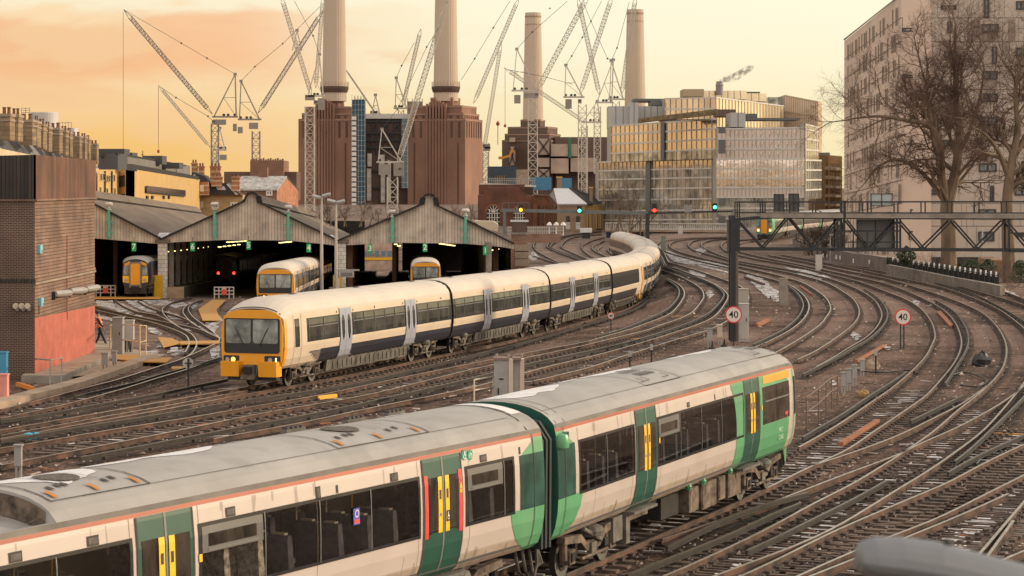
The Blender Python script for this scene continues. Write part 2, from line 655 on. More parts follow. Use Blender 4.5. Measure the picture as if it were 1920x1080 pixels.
def patchy_snow():
 m = M('patchy_snow', (0.50, 0.49, 0.50), 0.85, 0, 0.2, 2.0, bump=0.5, bscale=10)
 t = m.node_tree
 geo = N(t, 'ShaderNodeNewGeometry')
 nz = N(t, 'ShaderNodeTexNoise')
 nz.inputs['Scale'].default_value = 1.6
 nz.inputs['Detail'].default_value = 9
 nz.inputs['Roughness'].default_value = 0.72
 t.links.new(geo.outputs['Position'], nz.inputs['Vector'])
 mr = N(t, 'ShaderNodeMapRange')
 mr.inputs[1].default_value, mr.inputs[2].default_value = 0.47, 0.51
 t.links.new(nz.outputs[0], mr.inputs[0])
 t.links.new(mr.outputs[0], t.nodes['Principled BSDF'].inputs['Alpha'])
 return m
SNOWP = patchy_snow()
def rail_shade():
 """Dark patchy colour that paints in the shade beside and under every rail."""
 m = M('painted_rail_shade', (0.020, 0.015, 0.012), 0.85, 0, 0.5, 3.0, bump=0.5, bscale=14)
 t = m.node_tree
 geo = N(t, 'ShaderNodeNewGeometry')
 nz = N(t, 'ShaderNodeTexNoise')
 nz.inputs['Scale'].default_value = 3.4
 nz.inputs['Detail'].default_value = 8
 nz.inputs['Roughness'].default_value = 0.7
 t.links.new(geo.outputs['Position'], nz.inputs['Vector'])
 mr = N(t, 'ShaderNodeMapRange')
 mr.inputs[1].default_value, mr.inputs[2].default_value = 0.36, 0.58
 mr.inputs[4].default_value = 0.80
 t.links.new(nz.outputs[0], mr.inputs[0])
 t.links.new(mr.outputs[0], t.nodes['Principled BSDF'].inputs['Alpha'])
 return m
RAIL_SHADE = rail_shade()
OCHRE = M('ochre_paint', (0.50, 0.24, 0.05), 0.7, 0, 0.2, 3.0)
CHAIR = M('rail_chair', (0.060, 0.043, 0.035), 0.85, 0, 0.3, 5)
RP = [(-.07, -.165), (-.07, -.15), (-.012, -.135), (-.012, -.045), (-.036, -.035), (-.036, -.004), (-.03, 0), (.03, 0), (.036, -.004), (.036, -.035), (.012, -.045), (.012, -.135), (.07, -.15), (.07, -.165)]
TP = [(-.05, -.09), (-.05, -.078), (-.018, -.065), (-.022, -.01), (-.036, .0), (-.036, .036), (.036, .036), (.036, .0), (.022, -.01), (.018, -.065), (.05, -.078), (.05, -.09)]
def sweep(mb, pts, prof, side, top, topi):
 n = len(prof)
 vs = []
 for i, p in enumerate(pts):
  t = pts[min(i + 1, len(pts) - 1)] - pts[max(i - 1, 0)]
  t.z = 0
  t.normalize()
  r = Vector((t.y, -t.x, 0))
  for x, z in prof:
   vs.append(p + r * x + Vector((0, 0, z)))
 sf, tf = [], []
 for i in range(len(pts) - 1):
  for j in range(n - 1):
   q = (i * n + j, i * n + j + 1, (i + 1) * n + j + 1, (i + 1) * n + j)
   (tf if j in topi else sf).append(q)
 o = len(mb.v)
 mb.v += [tuple(v) for v in vs]
 for fs, mat in ((sf, side), (tf, top)):
  k = mb.mi(mat)
  for q in fs:
   mb.f.append([o + i for i in q]); mb.m.append(k)
 for e in (0, len(pts) - 1):
  mb.f.append([o + e * n + j for j in range(n)]); mb.m.append(mb.mi(side))
def track(name_note, rails, thirds=(), center=None, ties=None):
 """One railway track: rails and conductor rails, each a part; ties=(center path, from, to, snow share)."""
 first = (list(rails) + list(thirds))[0]
 root = empty('railway_track', first[len(first) // 2], kind='structure')
 for r in rails:
  mb = MB()
  sweep(mb, r, RP, RUST, STEEL, (5, 6, 7))
  mk('rail', mb, root)
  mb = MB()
  sweep(mb, r, [(-.27, -.183), (0, -.176), (.27, -.183)], RAIL_SHADE, RAIL_SHADE, ())  # painted shade, laid as a dark ribbon under the rail
  mk('shade_strip', mb, root, kind='stuff')
 for r in thirds:
  mb = MB()
  sweep(mb, r, TP, DARK3, DARKTOP, (5,))
  # pots under the conductor rail
  acc = 0
  for a, b in zip(r, r[1:]):
   acc += (b - a).length
   if acc > 2.6 and a.y < 170:
    acc = 0
    mb.box(a + Vector((0, 0, -.14)), (.12, .12, .10), CHAIR)
  mk('conductor_rail', mb, root)
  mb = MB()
  sweep(mb, r, [(-.30, -.184), (0, -.178), (.30, -.184)], RAIL_SHADE, RAIL_SHADE, ())
  mk('shade_strip', mb, root, kind='stuff')
 if ties:
  mb, sn = MB(), MB()
  cpath, snowy, length = ties
  acc = 0
  for i, (a, b) in enumerate(zip(cpath, cpath[1:])):
   seg = (b - a).length
   acc += seg
   while acc > 0.66:
    acc -= 0.66
    p = b - (b - a) * (acc / max(seg, 1e-6))
    d = (b - a)
    ang = math.atan2(d.y, d.x) + rnd.uniform(-.02, .02)
    zt = p.z - BAL + 0.018
    mb.box((p.x, p.y, zt - .05), (.25, length * rnd.uniform(.97, 1.03), .12), OCHRE if rnd.random() < .007 else SLEEP, rot=ang)
    nrm = Vector((-math.sin(ang), math.cos(ang), 0))
    for o in (-.7525, .7525):
     q = p + nrm * o
     for s_ in (-.11, .11):
      mb.box((q.x + nrm.x * s_, q.y + nrm.y * s_, zt + .035), (.17, .11, .055), CHAIR, rot=ang)
    if rnd.random() < snowy:
     w = rnd.uniform(.15, .8)
     o = rnd.uniform(-.25, .25)
     q = p + nrm * o
     sn.box((q.x, q.y, zt + .008), (rnd.uniform(.05, .16), w, .012), SNOW, rot=ang + rnd.uniform(-.05, .05))
    if rnd.random() < snowy * .8:
     q = p + nrm * rnd.uniform(-.5, .5) + d.normalized() * .33
     sn.box((q.x, q.y, zt - .012), (rnd.uniform(.04, .13), rnd.uniform(.12, .6), .02), SNOW, rot=ang + rnd.uniform(-.12, .12))
  mk('sleepers', mb, root, kind='stuff')
  if sn.f:
   mk('snow_on_sleepers', sn, root, kind='stuff')
 return root
def mid(a, b):
 """Centre path between two traced rails (nearest points)."""
 out = []
 for p in a:
  q = min(b, key=lambda r: (r - p).length_squared)
  if (q - p).length < 2.6:
   out.append((p + q) / 2)
 for _ in range(6):
  out = [out[0]] + [(out[i - 1] + out[i] * 2 + out[i + 1]) / 4 for i in range(1, len(out) - 1)] + [out[-1]]
 return out
def rail(s):
 return path(T(s))
# the four curving lines on the right and the train's own line
taL = rail('g 1290,182 900,190 650,197 400,222 280,247 236,287 262,322 370,385 600,455 900,530 1260,610 B 740,345 900,388 1050,428 1120,455 1160,477 1210,515 1250,560 1268,605 1262,650 1235,700 1160,770 1060,830 960,880 890,910 700,985')
taR = rail('g 1290,191 900,196 600,217 450,252 415,295 450,340 600,402 900,480 1260,560 B 740,315 900,350 1050,386 1115,405 1200,430 1290,475 1370,530 1415,580 1430,640 1400,690 1360,745 1280,805 1180,870 1060,940 900,1020')
ta3 = rail('B 1120,470 1150,490 1190,530 1215,570 1226,610 1215,650 1185,700 1110,770 1010,830 850,905')
tbL = rail('g 1290,197 950,203 760,232 685,280 705,322 800,378 1000,430 1260,505 B 740,290 900,320 1060,350 1200,380 1350,420 1450,460 1530,510 1600,560 1638,620 1645,660 1635,700 1590,760 1500,830 1400,900 1300,960 1180,1015')
tbR = rail('g 1290,207 1050,218 900,252 865,290 905,332 1050,400 1260,478 B 740,275 1000,320 1200,355 1350,390 1450,415 1560,455 1640,490 1710,530 1770,580 1805,640 1815,680 1800,730 1760,790 1680,860 1560,930 1450,1000 1320,1070')
tb3 = rail('B 1680,487 1750,530 1810,580 1850,640 1858,680 1845,730 1800,790 1720,860 1600,930 1480,1000 A 260,650')
tcL = rail('g 1700,205 1500,216 1290,232 1180,252 1140,300 1180,350 1260,395 1500,458 1800,516 h 200,270 450,330 700,395 900,470 1050,530 1160,605 1230,700 1255,800 A 1240,400 1190,500 1100,600 1000,690 900,770 780,850 600,975 440,1075 C 230,112')
tcR = rail('g 1600,235 1420,262 1350,310 1390,370 1500,408 1800,478 h 300,275 600,340 900,410 1130,500 1300,590 1400,690 1450,820 A 1440,470 1390,570 1300,680 1180,810 1050,900 920,990 790,1075 C 600,130 470,190 330,250 50,390 D 1200,490 1000,580 620,735 400,830 150,940 0,1000 p 1000,1103 800,1190')
tc3 = rail('h 1250,530 1400,620 1480,730 1505,830 A 1480,480 1420,580 1370,660 1330,720')
tc3b = rail('A 1040,630 960,690 780,800 560,950 340,1075 C 260,45')
tdL = rail('h 0,190 300,245 600,310 900,370 1180,455 1400,530 1600,620 1720,730 1785,860 A 1780,540 1740,630 1660,720 1560,810 1440,900 1240,1075 C 1100,92 940,200 760,310 580,420 400,500 0,720 D 900,940 580,1080 400,1150')
tdR = rail('h 100,187 500,262 900,345 1300,430 1560,520 1750,610 1920,740 p 1940,642 1950,668 1940,700 1920,722 A 1850,790 1720,880 1500,1003 1340,1080 C 1100,100 1010,160 860,212 640,290 330,410 0,535 D 1000,655 560,800')
td3 = rail('h 1250,400 1500,470 1700,560 1920,690 2050,790')
teL = rail('h 200,200 500,255 900,320 1300,390 1600,470 1920,565 2200,680')
teR = rail('h 400,238 800,290 1200,350 1500,402 1750,460 1920,520 2200,630')
x1 = rail('A 1650,725 1480,850 1270,960 1030,1080 C 900,55 640,150 330,250')
x1t = rail('A 1460,810 1280,900 1120,975 1070,1000')
tfL = rail('A 2050,500 1990,610 1920,705 1850,800 1750,920 1600,1080 C 1400,150 1200,290 1000,410 760,560 470,735 330,800 0,930 D 1000,1055 700,1180')
tf3 = rail('A 2050,660 1920,820 1660,1080 C 1500,150 1400,225')
tgL = rail('C 2200,-40 1920,90 1600,240 1350,380 1100,480 800,610 560,710 390,790 0,990 D 1150,1080 900,1190')
tg3 = rail('C 2100,-60 1920,25 1600,170 1430,260 1350,310')
thL = rail('C 2250,160 1920,320 1500,530 1200,680 900,780 700,870 430,980 220,1080 0,1180')
thR = rail('C 1800,460 1400,640 1050,780 650,950 300,1080 0,1210')
tiL = rail('C 2050,370 1920,520 1800,660 1560,940 1400,1120')
tiR = rail('C 1840,660 1680,880 1600,990')
tiX = rail('C 2100,810 1920,890 1700,980 1400,1110')
d1 = rail('D 1660,460 1400,520 1100,620 800,770 600,870')
d2 = rail('D 1600,540 1400,610 1100,770 700,920 300,1080')
e1 = rail('C 890,370 700,480 480,590 0,830 D 1200,900')
tcL2 = shift(tcR, 1.505)
tcL2 = [p for p in tcL2 if p.y < 66]
track('a', [taL, taR], [ta3])
track('b', [tbL, tbR], [tb3])
cc = [p for p in mid(tcR, tcL)]
track('c', [tcL, tcR, tcL2], [tc3, tc3b], ties=([p for p in shift(tcR, .7525) if 40 < p.y < 96], .5, 2.5))
track('d', [tdL, tdR], [td3], ties=([p for p in shift(tdL, -.7525) if 48 < p.y < 88], .4, 2.4))
track('e', [teL, teR])
track('x', [x1], [x1t, d1, d2, e1])
track('f', [tfL], [tf3])
track('g', [tgL], [tg3], ties=([p for p in shift(tgL, .75) if 38 < p.y < 80], .35, 3.0))
track('h', [thL, thR], ties=([p for p in shift(thL, -.75) if 36 < p.y < 74], .3, 3.2))
track('i', [tiL, tiR, tiX], ties=([p for p in shift(tiL, .75) if 36 < p.y < 74], .8, 2.4))
# lines between the two trains
txL = rail('g 300,715 400,770 560,860 625,960 590,1070 E 1200,660 1100,710 1000,745 880,790 700,840 560,880 300,930 0,985 p 760,706 b 1920,625 1500,690 1000,780 500,870 0,940 a 1000,790 500,885 0,955 -200,990')
txR = rail('g 280,640 500,710 700,800 850,900 895,980 880,1060 E 1350,660 1250,710 1100,760 1000,800 860,830 560,905 400,940 100,1003 p 880,693 d 900,692 500,770 0,855 b 1400,800 1000,880 600,970 60,1075 a 380,1075 0,1150')
tx3 = rail('g 270,730 400,800 520,880 555,960 510,1070 E 1150,650 1000,720 800,800 640,840')
tyL = rail('g 280,555 600,655 900,775 1100,870 1200,950 1235,1040 E 1530,680 1400,750 1250,800 1000,880 640,980 240,1075 p 880,727 700,763 560,793 400,822')
tyR = rail('g 270,500 600,590 900,680 1240,800 1390,860 1480,930 1530,1030 E 1740,620 1620,720 1480,790 1350,830 1100,905 800,1000 580,1075 p 1000,714')
ty3 = rail('g 280,575 560,680 840,770 1040,850 1140,930 1180,1020 E 1500,650 1400,710 1250,770 1100,820 900,880 600,950 100,1055 p 880,711 d 900,780 400,890 0,970 b 1200,960 600,1075 p 150,859')
track('tx', [txL, txR], [tx3], ties=([p for p in mid(txR, txL) if p.y < 150], .12, 2.5))
track('ty', [tyL, tyR], [ty3], ties=([p for p in mid(tyR, tyL) if p.y < 150], .12, 2.5))
nwR = rail('p 1146,461 1140,469 1156,480 1192,492 1218,508 1227,526 1221,545 1206,562 1174,579 1140,589 1070,609 953,639 843,662 742,684 677,698 610,711 517,728 472,737 410,748 310,767 167,792 83,808 0,822')
nwL = shift(nwR, 1.505)
nw3 = rail('E 1080,530 1000,590 860,660 e 1500,340 1200,430 800,540 400,640 d 1100,490 600,610 b 1600,610 1000,690 600,770 a 1920,570 1200,680 600,780 0,880')
n0 = rail('b 1000,430 500,530 a 1920,330 1400,420 1000,490 700,555 170,635 0,655')
n2 = rail('b 1220,550 600,665 a 1920,475 1300,580 900,650 500,730 0,815')
track('nw', [nwR, nwL, n2], [nw3, n0], ties=([p for p in shift(nwR, .7525) if p.y < 120], .05, 2.5))
# the throat on the left
l1 = rail('c 1200,100 1000,150 900,200 866,240 890,300 960,370 1080,450 1190,510 1250,590 1245,660 1190,740 1080,800 850,870 500,985 200,1075 a 1200,215 850,310 450,415 0,525')
l2 = rail('c 1520,770 1400,810 1150,910 900,985 640,1060 a 1500,260 1100,370 800,450 400,540 0,625')
l3 = rail('b 900,190 500,310 250,370 60,440 a 1600,210 1200,300 830,385')
l4 = rail('c 1260,140 1150,190 1100,245 1115,300 1200,390 1300,450 1400,515 1520,580 1300,700 1150,765')
l5 = rail('c 1320,130 1220,160 1162,210 1165,255 1220,330 1400,462 1500,545')
s1_ = rail('c 60,190 300,250 600,320 900,380 1200,440 1400,500 1530,565')
s2_ = rail('c 60,230 400,310 700,370 960,450 1120,520 1162,580 1165,640 1120,720')
s3_ = rail('c 330,130 430,200 600,270 780,295 900,345 1060,440')
s4_ = rail('c 590,140 700,205 870,262 1100,330 1250,410')
track('l', [l1, l2], [l3], ties=([p for p in mid(l1, l2)], .15, 2.5))
track('l', [l4, l5])
track('l', [s1_, s2_])
track('l', [s3_, s4_])
# tracks curving away beyond the train
q0 = rail('f 0,440 240,520 400,560 700,620')
q1 = rail('f 960,172 500,180 200,205 40,250 5,310 60,380 200,460 370,545 500,600')
q2 = rail('f 960,188 500,215 260,250 195,300 230,340 400,410 630,490 900,590')
q2b = rail('f 960,195 500,224 330,255 246,300 270,340 430,405 660,480 900,570')
q3 = rail('f 960,210 600,228 440,260 390,310 420,340 550,400 740,480 950,560')
q4 = rail('f 1000,232 850,250 720,280 680,320 720,380 830,460')
q5 = rail('f 1000,255 870,290 825,330 860,370 950,420')
track('q', [q0, q1])
track('q', [q2, q3], [q2b])
track('q', [q4, q5])
# ---------------------------------------------------------------- trains
def glass(name, col, rough=0.08, var=0.6, vs=(1.2, 1.2, 1.2), col2=None, spec=0.6):
 return M(name, col, rough, 0.0, var, 1.0, stretch=vs, col2=col2, spec=spec)
P_CREAM = M('train_cream', (0.56, 0.455, 0.34), 0.42, 0, 0.05, 0.8, dirt=((0.42, 0.34, 0.27), 1.1, 0.35))
P_CREAMROOF = M('train_cream_roof', (0.53, 0.47, 0.40), 0.6, 0, 0.05, 0.6, dirt=((0.43, 0.37, 0.31), 0.7, 0.45))
P_WHITE = M('train_white', (0.51, 0.44, 0.395), 0.32, 0, 0.04, 0.6, dirt=((0.41, 0.34, 0.30), 0.8, 0.4))
P_DIRTY = M('train_white_dirty', (0.39, 0.32, 0.26), 0.6, 0, 0.12, 2.0, stretch=(1, 1, 4), dirt=((0.34, 0.25, 0.18), 1.4, 0.6))
P_NAVY = M('train_navy', (0.018, 0.021, 0.036), 0.35, 0, 0.35, 1.4, stretch=(1, 1, 3), col2=(0.03, 0.03, 0.038))
P_GREEN = M('train_green', (0.10, 0.315, 0.155), 0.35, 0, 0.10, 0.8, dirt=((0.20, 0.34, 0.19), 1.0, 0.5))
P_DGREEN = M('train_dark_green', (0.020, 0.085, 0.062), 0.3, 0, 0.15, 1.0)
P_TINT = M('train_tinted_green', (0.030, 0.085, 0.070), 0.12, 0, 0.4, 1.2)
P_ORANGE = M('train_orange', (0.74, 0.31, 0.012), 0.4, 0, 0.06, 1.0)
P_YELLOW = M('train_yellow', (0.86, 0.50, 0.012), 0.4, 0, 0.05, 1.0)
P_RED = M('train_red', (0.72, 0.045, 0.045), 0.4)
P_STRIPE = M('train_stripe', (0.34, 0.07, 0.03), 0.5, 0, 0.15, 0.6)
P_ROOF = M('train_grey_roof', (0.30, 0.285, 0.268), 0.5, 0, 0.14, 0.55, dirt=((0.20, 0.185, 0.17), 1.3, 0.5), bump=0.05, bscale=9)
P_GUTTER = M('train_gutter', (0.13, 0.115, 0.10), 0.7, 0, 0.3, 1.0)
P_SEAM = M('train_seam', (0.05, 0.042, 0.036), 0.8)
P_LILAC = M('train_pale_door', (0.30, 0.315, 0.375), 0.4, 0, 0.05, 1.5)
P_GREY = M('train_mid_grey', (0.16, 0.155, 0.15), 0.5, 0, 0.15, 1.5)
P_BLACK = M('train_black', (0.016, 0.016, 0.017), 0.5, 0, 0.3, 2.0)
P_UNDER = M('underframe_dust', (0.150, 0.112, 0.082), 0.9, 0, 0.5, 3.0, col2=(0.06, 0.045, 0.035), bump=0.4, bscale=12)
P_UNDER2 = M('underframe_grey', (0.125, 0.115, 0.098), 0.85, 0, 0.4, 2.5, dirt=((0.05, 0.04, 0.032), 1.5, 0.6))
P_UDARK = M('underframe_dark', (0.020, 0.016, 0.014), 0.9, 0, 0.4, 3.0)
WIN0 = glass('train_window', (0.048, 0.038, 0.030), 0.05, 0.6, (2.2, 2.2, .7), col2=(0.016, 0.013, 0.012))
WIN2 = glass('train_window_green', (0.050, 0.053, 0.046), 0.06, 0.45, (1.5, 1.5, .8), col2=(0.020, 0.022, 0.020))
SCREEN = glass('windscreen', (0.30, 0.32, 0.30), 0.06, 0.5, (0.9, 0.9, 0.9), col2=(0.11, 0.11, 0.10), spec=0.8)
BAND = M('window_band', (0.030, 0.030, 0.030), 0.18, 0, 0.3, 1.0)
WFRAME = M('window_frame', (0.13, 0.13, 0.125), 0.4)
WTOP = M('window_top_light', (0.115, 0.112, 0.108), 0.35, 0, 0.1, 1.0)
LAMP_ON = M('lamp_amber_lit', (1.0, 0.42, 0.06), 0.4, emit=4.0)
LAMP_W = M('lamp_white_lit', (1.0, 0.72, 0.35), 0.4, emit=4.0)
LAMP_R = M('lamp_red_lit', (1.0, 0.035, 0.02), 0.4, emit=5.0)
LAMP_OFF = M('lamp_glass', (0.35, 0.33, 0.30), 0.15)
RUBBER = M('rubber', (0.012, 0.018, 0.020), 0.7, 0, 0.2, 2)
WHITE_SIGN = M('white_lettering', (0.78, 0.78, 0.76), 0.6)
PALE_LETTER = M('pale_lettering', (0.42, 0.66, 0.46), 0.5)
COVER = M('seat_cover', (0.55, 0.54, 0.54), 0.6, 0, 0.5, 12.0, col2=(0.25, 0.25, 0.27))
SEATB = M('seat_back_dim', (0.060, 0.055, 0.05), 0.35, 0, .3, 3)
WIN = WIN0
def clear_window():
 """Tinted see-through glazing with a mirror-like surface."""
 m = bpy.data.materials.new('train_glazing')
 m.use_nodes = True
 t = m.node_tree
 t.nodes.remove(t.nodes['Principled BSDF'])
 tr = N(t, 'ShaderNodeBsdfTransparent')
 tr.inputs[0].default_value = (.66, .62, .56, 1)
 gl = N(t, 'ShaderNodeBsdfGlossy')
 gl.inputs['Roughness'].default_value = .03
 gl.inputs[0].default_value = (.8, .8, .8, 1)
 lw = N(t, 'ShaderNodeLayerWeight')
 pw = N(t, 'ShaderNodeMath', operation='POWER')
 pw.inputs[1].default_value = 3.5
 t.links.new(lw.outputs['Facing'], pw.inputs[0])
 fr = N(t, 'ShaderNodeMath', operation='MULTIPLY_ADD')
 fr.inputs[1].default_value, fr.inputs[2].default_value = .7, .05
 t.links.new(pw.outputs[0], fr.inputs[0])
 mx = N(t, 'ShaderNodeMixShader')
 t.links.new(fr.outputs[0], mx.inputs[0])
 t.links.new(tr.outputs[0], mx.inputs[1])
 t.links.new(gl.outputs[0], mx.inputs[2])
 t.links.new(mx.outputs[0], t.nodes['Material Output'].inputs[0])
 return m
WINT = clear_window()
IN_WALL = M('saloon_lining', (.30, .235, .18), .7, 0, .2, 1.0)
IN_FLOOR = M('saloon_floor', (.05, .045, .045), .8)
SEATF = M('seat_moquette', (.10, .105, .15), .9, 0, .4, 6)
SEATG = M('seat_shell', (.40, .38, .36), .5)
def streak():
 m = M('dirt_streak', (.17, .125, .09), .8)
 m.node_tree.nodes['Principled BSDF'].inputs['Alpha'].default_value = .22
 return m
STREAK = streak()
class Prof:
 def __init__(s, pts):
  s.p = pts            # (half width, height) from the bottom up to the crown
 def y(s, z):
  p = s.p
  if z <= p[0][1]:
   return p[0][0]
  for (ya, za), (yb, zb) in zip(p, p[1:]):
   if z <= zb:
    return lerp(ya, yb, (z - za) / max(zb - za, 1e-9))
  return p[-1][0]
 def roofz(s, y):
  y = abs(y)
  up = [q for q in s.p if q[1] >= 2.4]
  for (ya, za), (yb, zb) in zip(up, up[1:]):
   if yb <= y <= ya:
    return lerp(za, zb, (ya - y) / max(ya - yb, 1e-9))
  return up[-1][1]
P377 = Prof([(1.13, 1.00), (1.25, 1.10), (1.33, 1.30), (1.385, 1.60), (1.40, 1.90), (1.40, 2.30), (1.385, 2.75), (1.345, 3.15), (1.335, 3.22), (1.325, 3.28), (1.30, 3.37), (1.17, 3.51), (1.03, 3.60), (0.8, 3.69), (0.5, 3.755), (0.25, 3.78), (0, 3.79)])
P465 = Prof([(1.10, 0.96), (1.24, 1.08), (1.34, 1.35), (1.40, 1.80), (1.40, 2.10), (1.375, 2.6), (1.33, 3.05), (1.315, 3.14), (1.30, 3.19), (1.24, 3.30), (1.10, 3.43), (0.9, 3.52), (0.6, 3.60), (0.3, 3.635), (0, 3.645)])
class Car:
 """One carriage, local frame: x from the front end backwards, y across, z up from the rail top."""
 def __init__(s, train, prof, L, p0, p1, sgn, nose=None, name='carriage'):
  s.prof, s.L, s.sgn, s.nose = prof, L, sgn, nose
  s.low = 0.15 if prof is P465 else 0.0
  s.dz0 = 2.5
  d = (p1 - p0)
  s.ang = math.atan2(d.y, d.x)
  s.pitch = -math.atan2(d.z, math.hypot(d.x, d.y))
  s.o = None
  s.loc = p0
  s.mtx = Matrix.Translation(p0) @ Matrix.Rotation(s.ang, 4, 'Z') @ Matrix.Rotation(s.pitch, 4, 'Y')
  s.train, s.name = train, name
 def xz(s, px, py):
  """Photo pixel -> (x, z) on the carriage side that faces the lens."""
  x, z = 5.0, 2.0
  for _ in range(12):
   y = s.sgn * s.prof.y(z)
   a = s.mtx @ Vector((x, y, z))
   b = s.mtx @ Vector((x + .01, y, z))
   fa, fb = a.x / a.y, b.x / b.y
   k = (px - 960) / F
   x += (k - fa) / (fb - fa) * .01
   a = s.mtx @ Vector((x, y, z))
   z += (H - (py - YH) / F * a.y) - a.z
  return x, z
 def X(s, px, py):
  return s.xz(px, py)[0]
 def P(s, x, sg, z, off=0.0):
  y = s.prof.y(z) + off
  z = z - s.low * (1 - sstep(3.1, 3.63, z))
  if s.nose:
   w, dr = s.nose(x)
   y *= w
   z = z - dr * sstep(s.dz0, s.dz0 + 1.2 if s.dz0 < 3 else 3.72, z)
  return Vector((x, sg * y, z))
 def R(s, x, y, off=0.0):
  z = s.prof.roofz(y)
  z = z - s.low * (1 - sstep(3.1, 3.63, z))
  if s.nose:
   w, dr = s.nose(x)
   z0 = z
   z = z - dr * sstep(s.dz0, s.dz0 + 1.2 if s.dz0 < 3 else 3.72, z0)
   y *= w
  return Vector((x, y, z + off))
 def body(s, bands, roofmat, endmat, xs=None):
  """Shell: bands (z0, z1, material) up the side, then the roof."""
  xs = xs or [0.0, s.L]
  zs = sorted(set([z for _, z in s.prof.p] + [b[0] for b in bands] + [b[1] for b in bands]))
  zs = [z for z in zs if s.prof.p[0][1] <= z <= s.prof.p[-1][1]]
  mb = MB()
  ring = []
  for x in xs:
   r = [s.P(x, 1, z) for z in zs] + [s.P(x, -1, z) for z in reversed(zs[:-1])]
   ring.append(r)
  n = len(ring[0])
  for a, b, xa, xb in zip(ring, ring[1:], xs, xs[1:]):
   for j in range(n - 1):
    jj = j if j < len(zs) - 1 else n - 2 - j
    zm = (zs[jj] + zs[jj + 1]) / 2
    mat = roofmat
    for bd in bands:
     if bd[0] <= zm <= bd[1] and (len(bd) < 4 or bd[3](0.5 * (xa + xb))):
      mat = bd[2]
    if mat is None:        # an opening on the near side
     if (j < len(zs) - 1) == (s.sgn > 0):
      continue
     mat = BAND
    mb.quad(a[j], a[j + 1], b[j + 1], b[j], mat)
  mb.poly(ring[0], endmat)
  mb.poly(ring[-1][::-1], endmat)
  z0 = zs[0]
  mb.quad(ring[0][0], ring[-1][0], ring[-1][-1], ring[0][-1], P_UDARK)
  s.o = mk(s.name, mb, s.train, world=False, smooth=True)
  s.o.location = s.loc - _wl[s.train]
  s.o.rotation_euler = (0, s.pitch, s.ang)
  return s.o
 def patch(s, mb, x0, x1, z0, z1, mat, off=.006, sg=None, nx=1, dz=.16):
  sg = sg or s.sgn
  zs = [z0] + [z for _, z in s.prof.p if z0 < z < z1] + [z1]
  fz = []
  for a, b in zip(zs, zs[1:]):
   k = max(1, int((b - a) / dz))
   fz += [lerp(a, b, i / k) for i in range(k)]
  fz.append(z1)
  f0 = x0 if callable(x0) else (lambda z: x0)
  f1 = x1 if callable(x1) else (lambda z: x1)
  for a, b in zip(fz, fz[1:]):
   for i in range(nx):
    q = [(lerp(f0(a), f1(a), i / nx), a), (lerp(f0(a), f1(a), (i + 1) / nx), a), (lerp(f0(b), f1(b), (i + 1) / nx), b), (lerp(f0(b), f1(b), i / nx), b)]
    if abs(q[0][0] - q[1][0]) < 1e-4 and abs(q[2][0] - q[3][0]) < 1e-4:
     continue
    mb.quad(*[s.P(x, sg, z, off) for x, z in q], mat)
 def roofpatch(s, mb, x0, x1, y0, y1, mat, off=.012, n=8, nx=4):
  f0 = y0 if callable(y0) else (lambda x: y0)
  f1 = y1 if callable(y1) else (lambda x: y1)
  for i in range(nx):
   xa, xb = lerp(x0, x1, i / nx), lerp(x0, x1, (i + 1) / nx)
   for j in range(n):
    q = [(xa, lerp(f0(xa), f1(xa), j / n)), (xb, lerp(f0(xb), f1(xb), j / n)), (xb, lerp(f0(xb), f1(xb), (j + 1) / n)), (xa, lerp(f0(xa), f1(xa), (j + 1) / n))]
    mb.quad(*[s.R(x, y, off) for x, y in q], mat)
 def sub(s, name, mb, smooth=False, label=None):
  return mk(name, mb, s.o, world=False, smooth=smooth, label=label)
def bogie_mesh(x, springs=True):
 mb = MB()
 for wx in (x - 1.25, x + 1.25):
  for sy in (-1, 1):
   c = Vector((wx, sy * .72, .42))
   mb.prism([c + Vector((math.cos(a) * .42, 0, math.sin(a) * .42)) for a in [i * math.pi / 9 for i in range(18)]], (0, sy * .13, 0), P_UNDER2, P_UDARK)
   mb.prism([c + Vector((math.cos(a) * .27, sy * .131, math.sin(a) * .27)) for a in [i * math.pi / 7 for i in range(14)]], (0, sy * .02, 0), P_UDARK)
   mb.box((wx, sy * .98, .45), (.34, .22, .30), P_UNDER)
   mb.box((wx, sy * 1.10, .45), (.18, .04, .18), P_UDARK)
   mb.tube([(wx - .3, sy * 1.0, .42), (wx - .3, sy * 1.0, .82)], .085, P_UDARK, 8)
   mb.tube([(wx + .3, sy * 1.0, .42), (wx + .3, sy * 1.0, .82)], .085, P_UNDER, 8)
  mb.bar((wx, -.75, .42), (wx, .75, .42), .16, P_UDARK)
 for sy in (-1, 1):
  pts = [(x - 1.75, .78), (x - 1.7, .92), (x - .75, .86), (x - .45, .66), (x + .45, .66), (x + .75, .86), (x + 1.7, .92), (x + 1.75, .78), (x + .75, .68), (x + .4, .46), (x - .4, .46), (x - .75, .68)]
  mb.prism([(a, sy * .92, b) for a, b in pts], (0, sy * .18, 0), P_UNDER)
  mb.lathe((x, sy * .96, .70), [(.20, 0), (.33, .05), (.36, .14), (.33, .22), (.2, .27)], P_UNDER2 if springs else P_UDARK, 14)
  mb.tube([(x - .35, sy * 1.13, .60), (x + .75, sy * 1.13, .98)], .05, P_UNDER2, 8)
  mb.tube([(x - .8, sy * 1.12, .35), (x + .8, sy * 1.12, .35)], .035, P_UNDER, 6)
  mb.box((x + .1, sy * 1.1, .5), (.3, .1, .22), P_UNDER2)
  mb.box((x - .62, sy * 1.12, .52), (.22, .1, .16), P_UDARK)
 mb.box((x, 0, .62), (2.2, 1.7, .25), P_UDARK)
 return mb
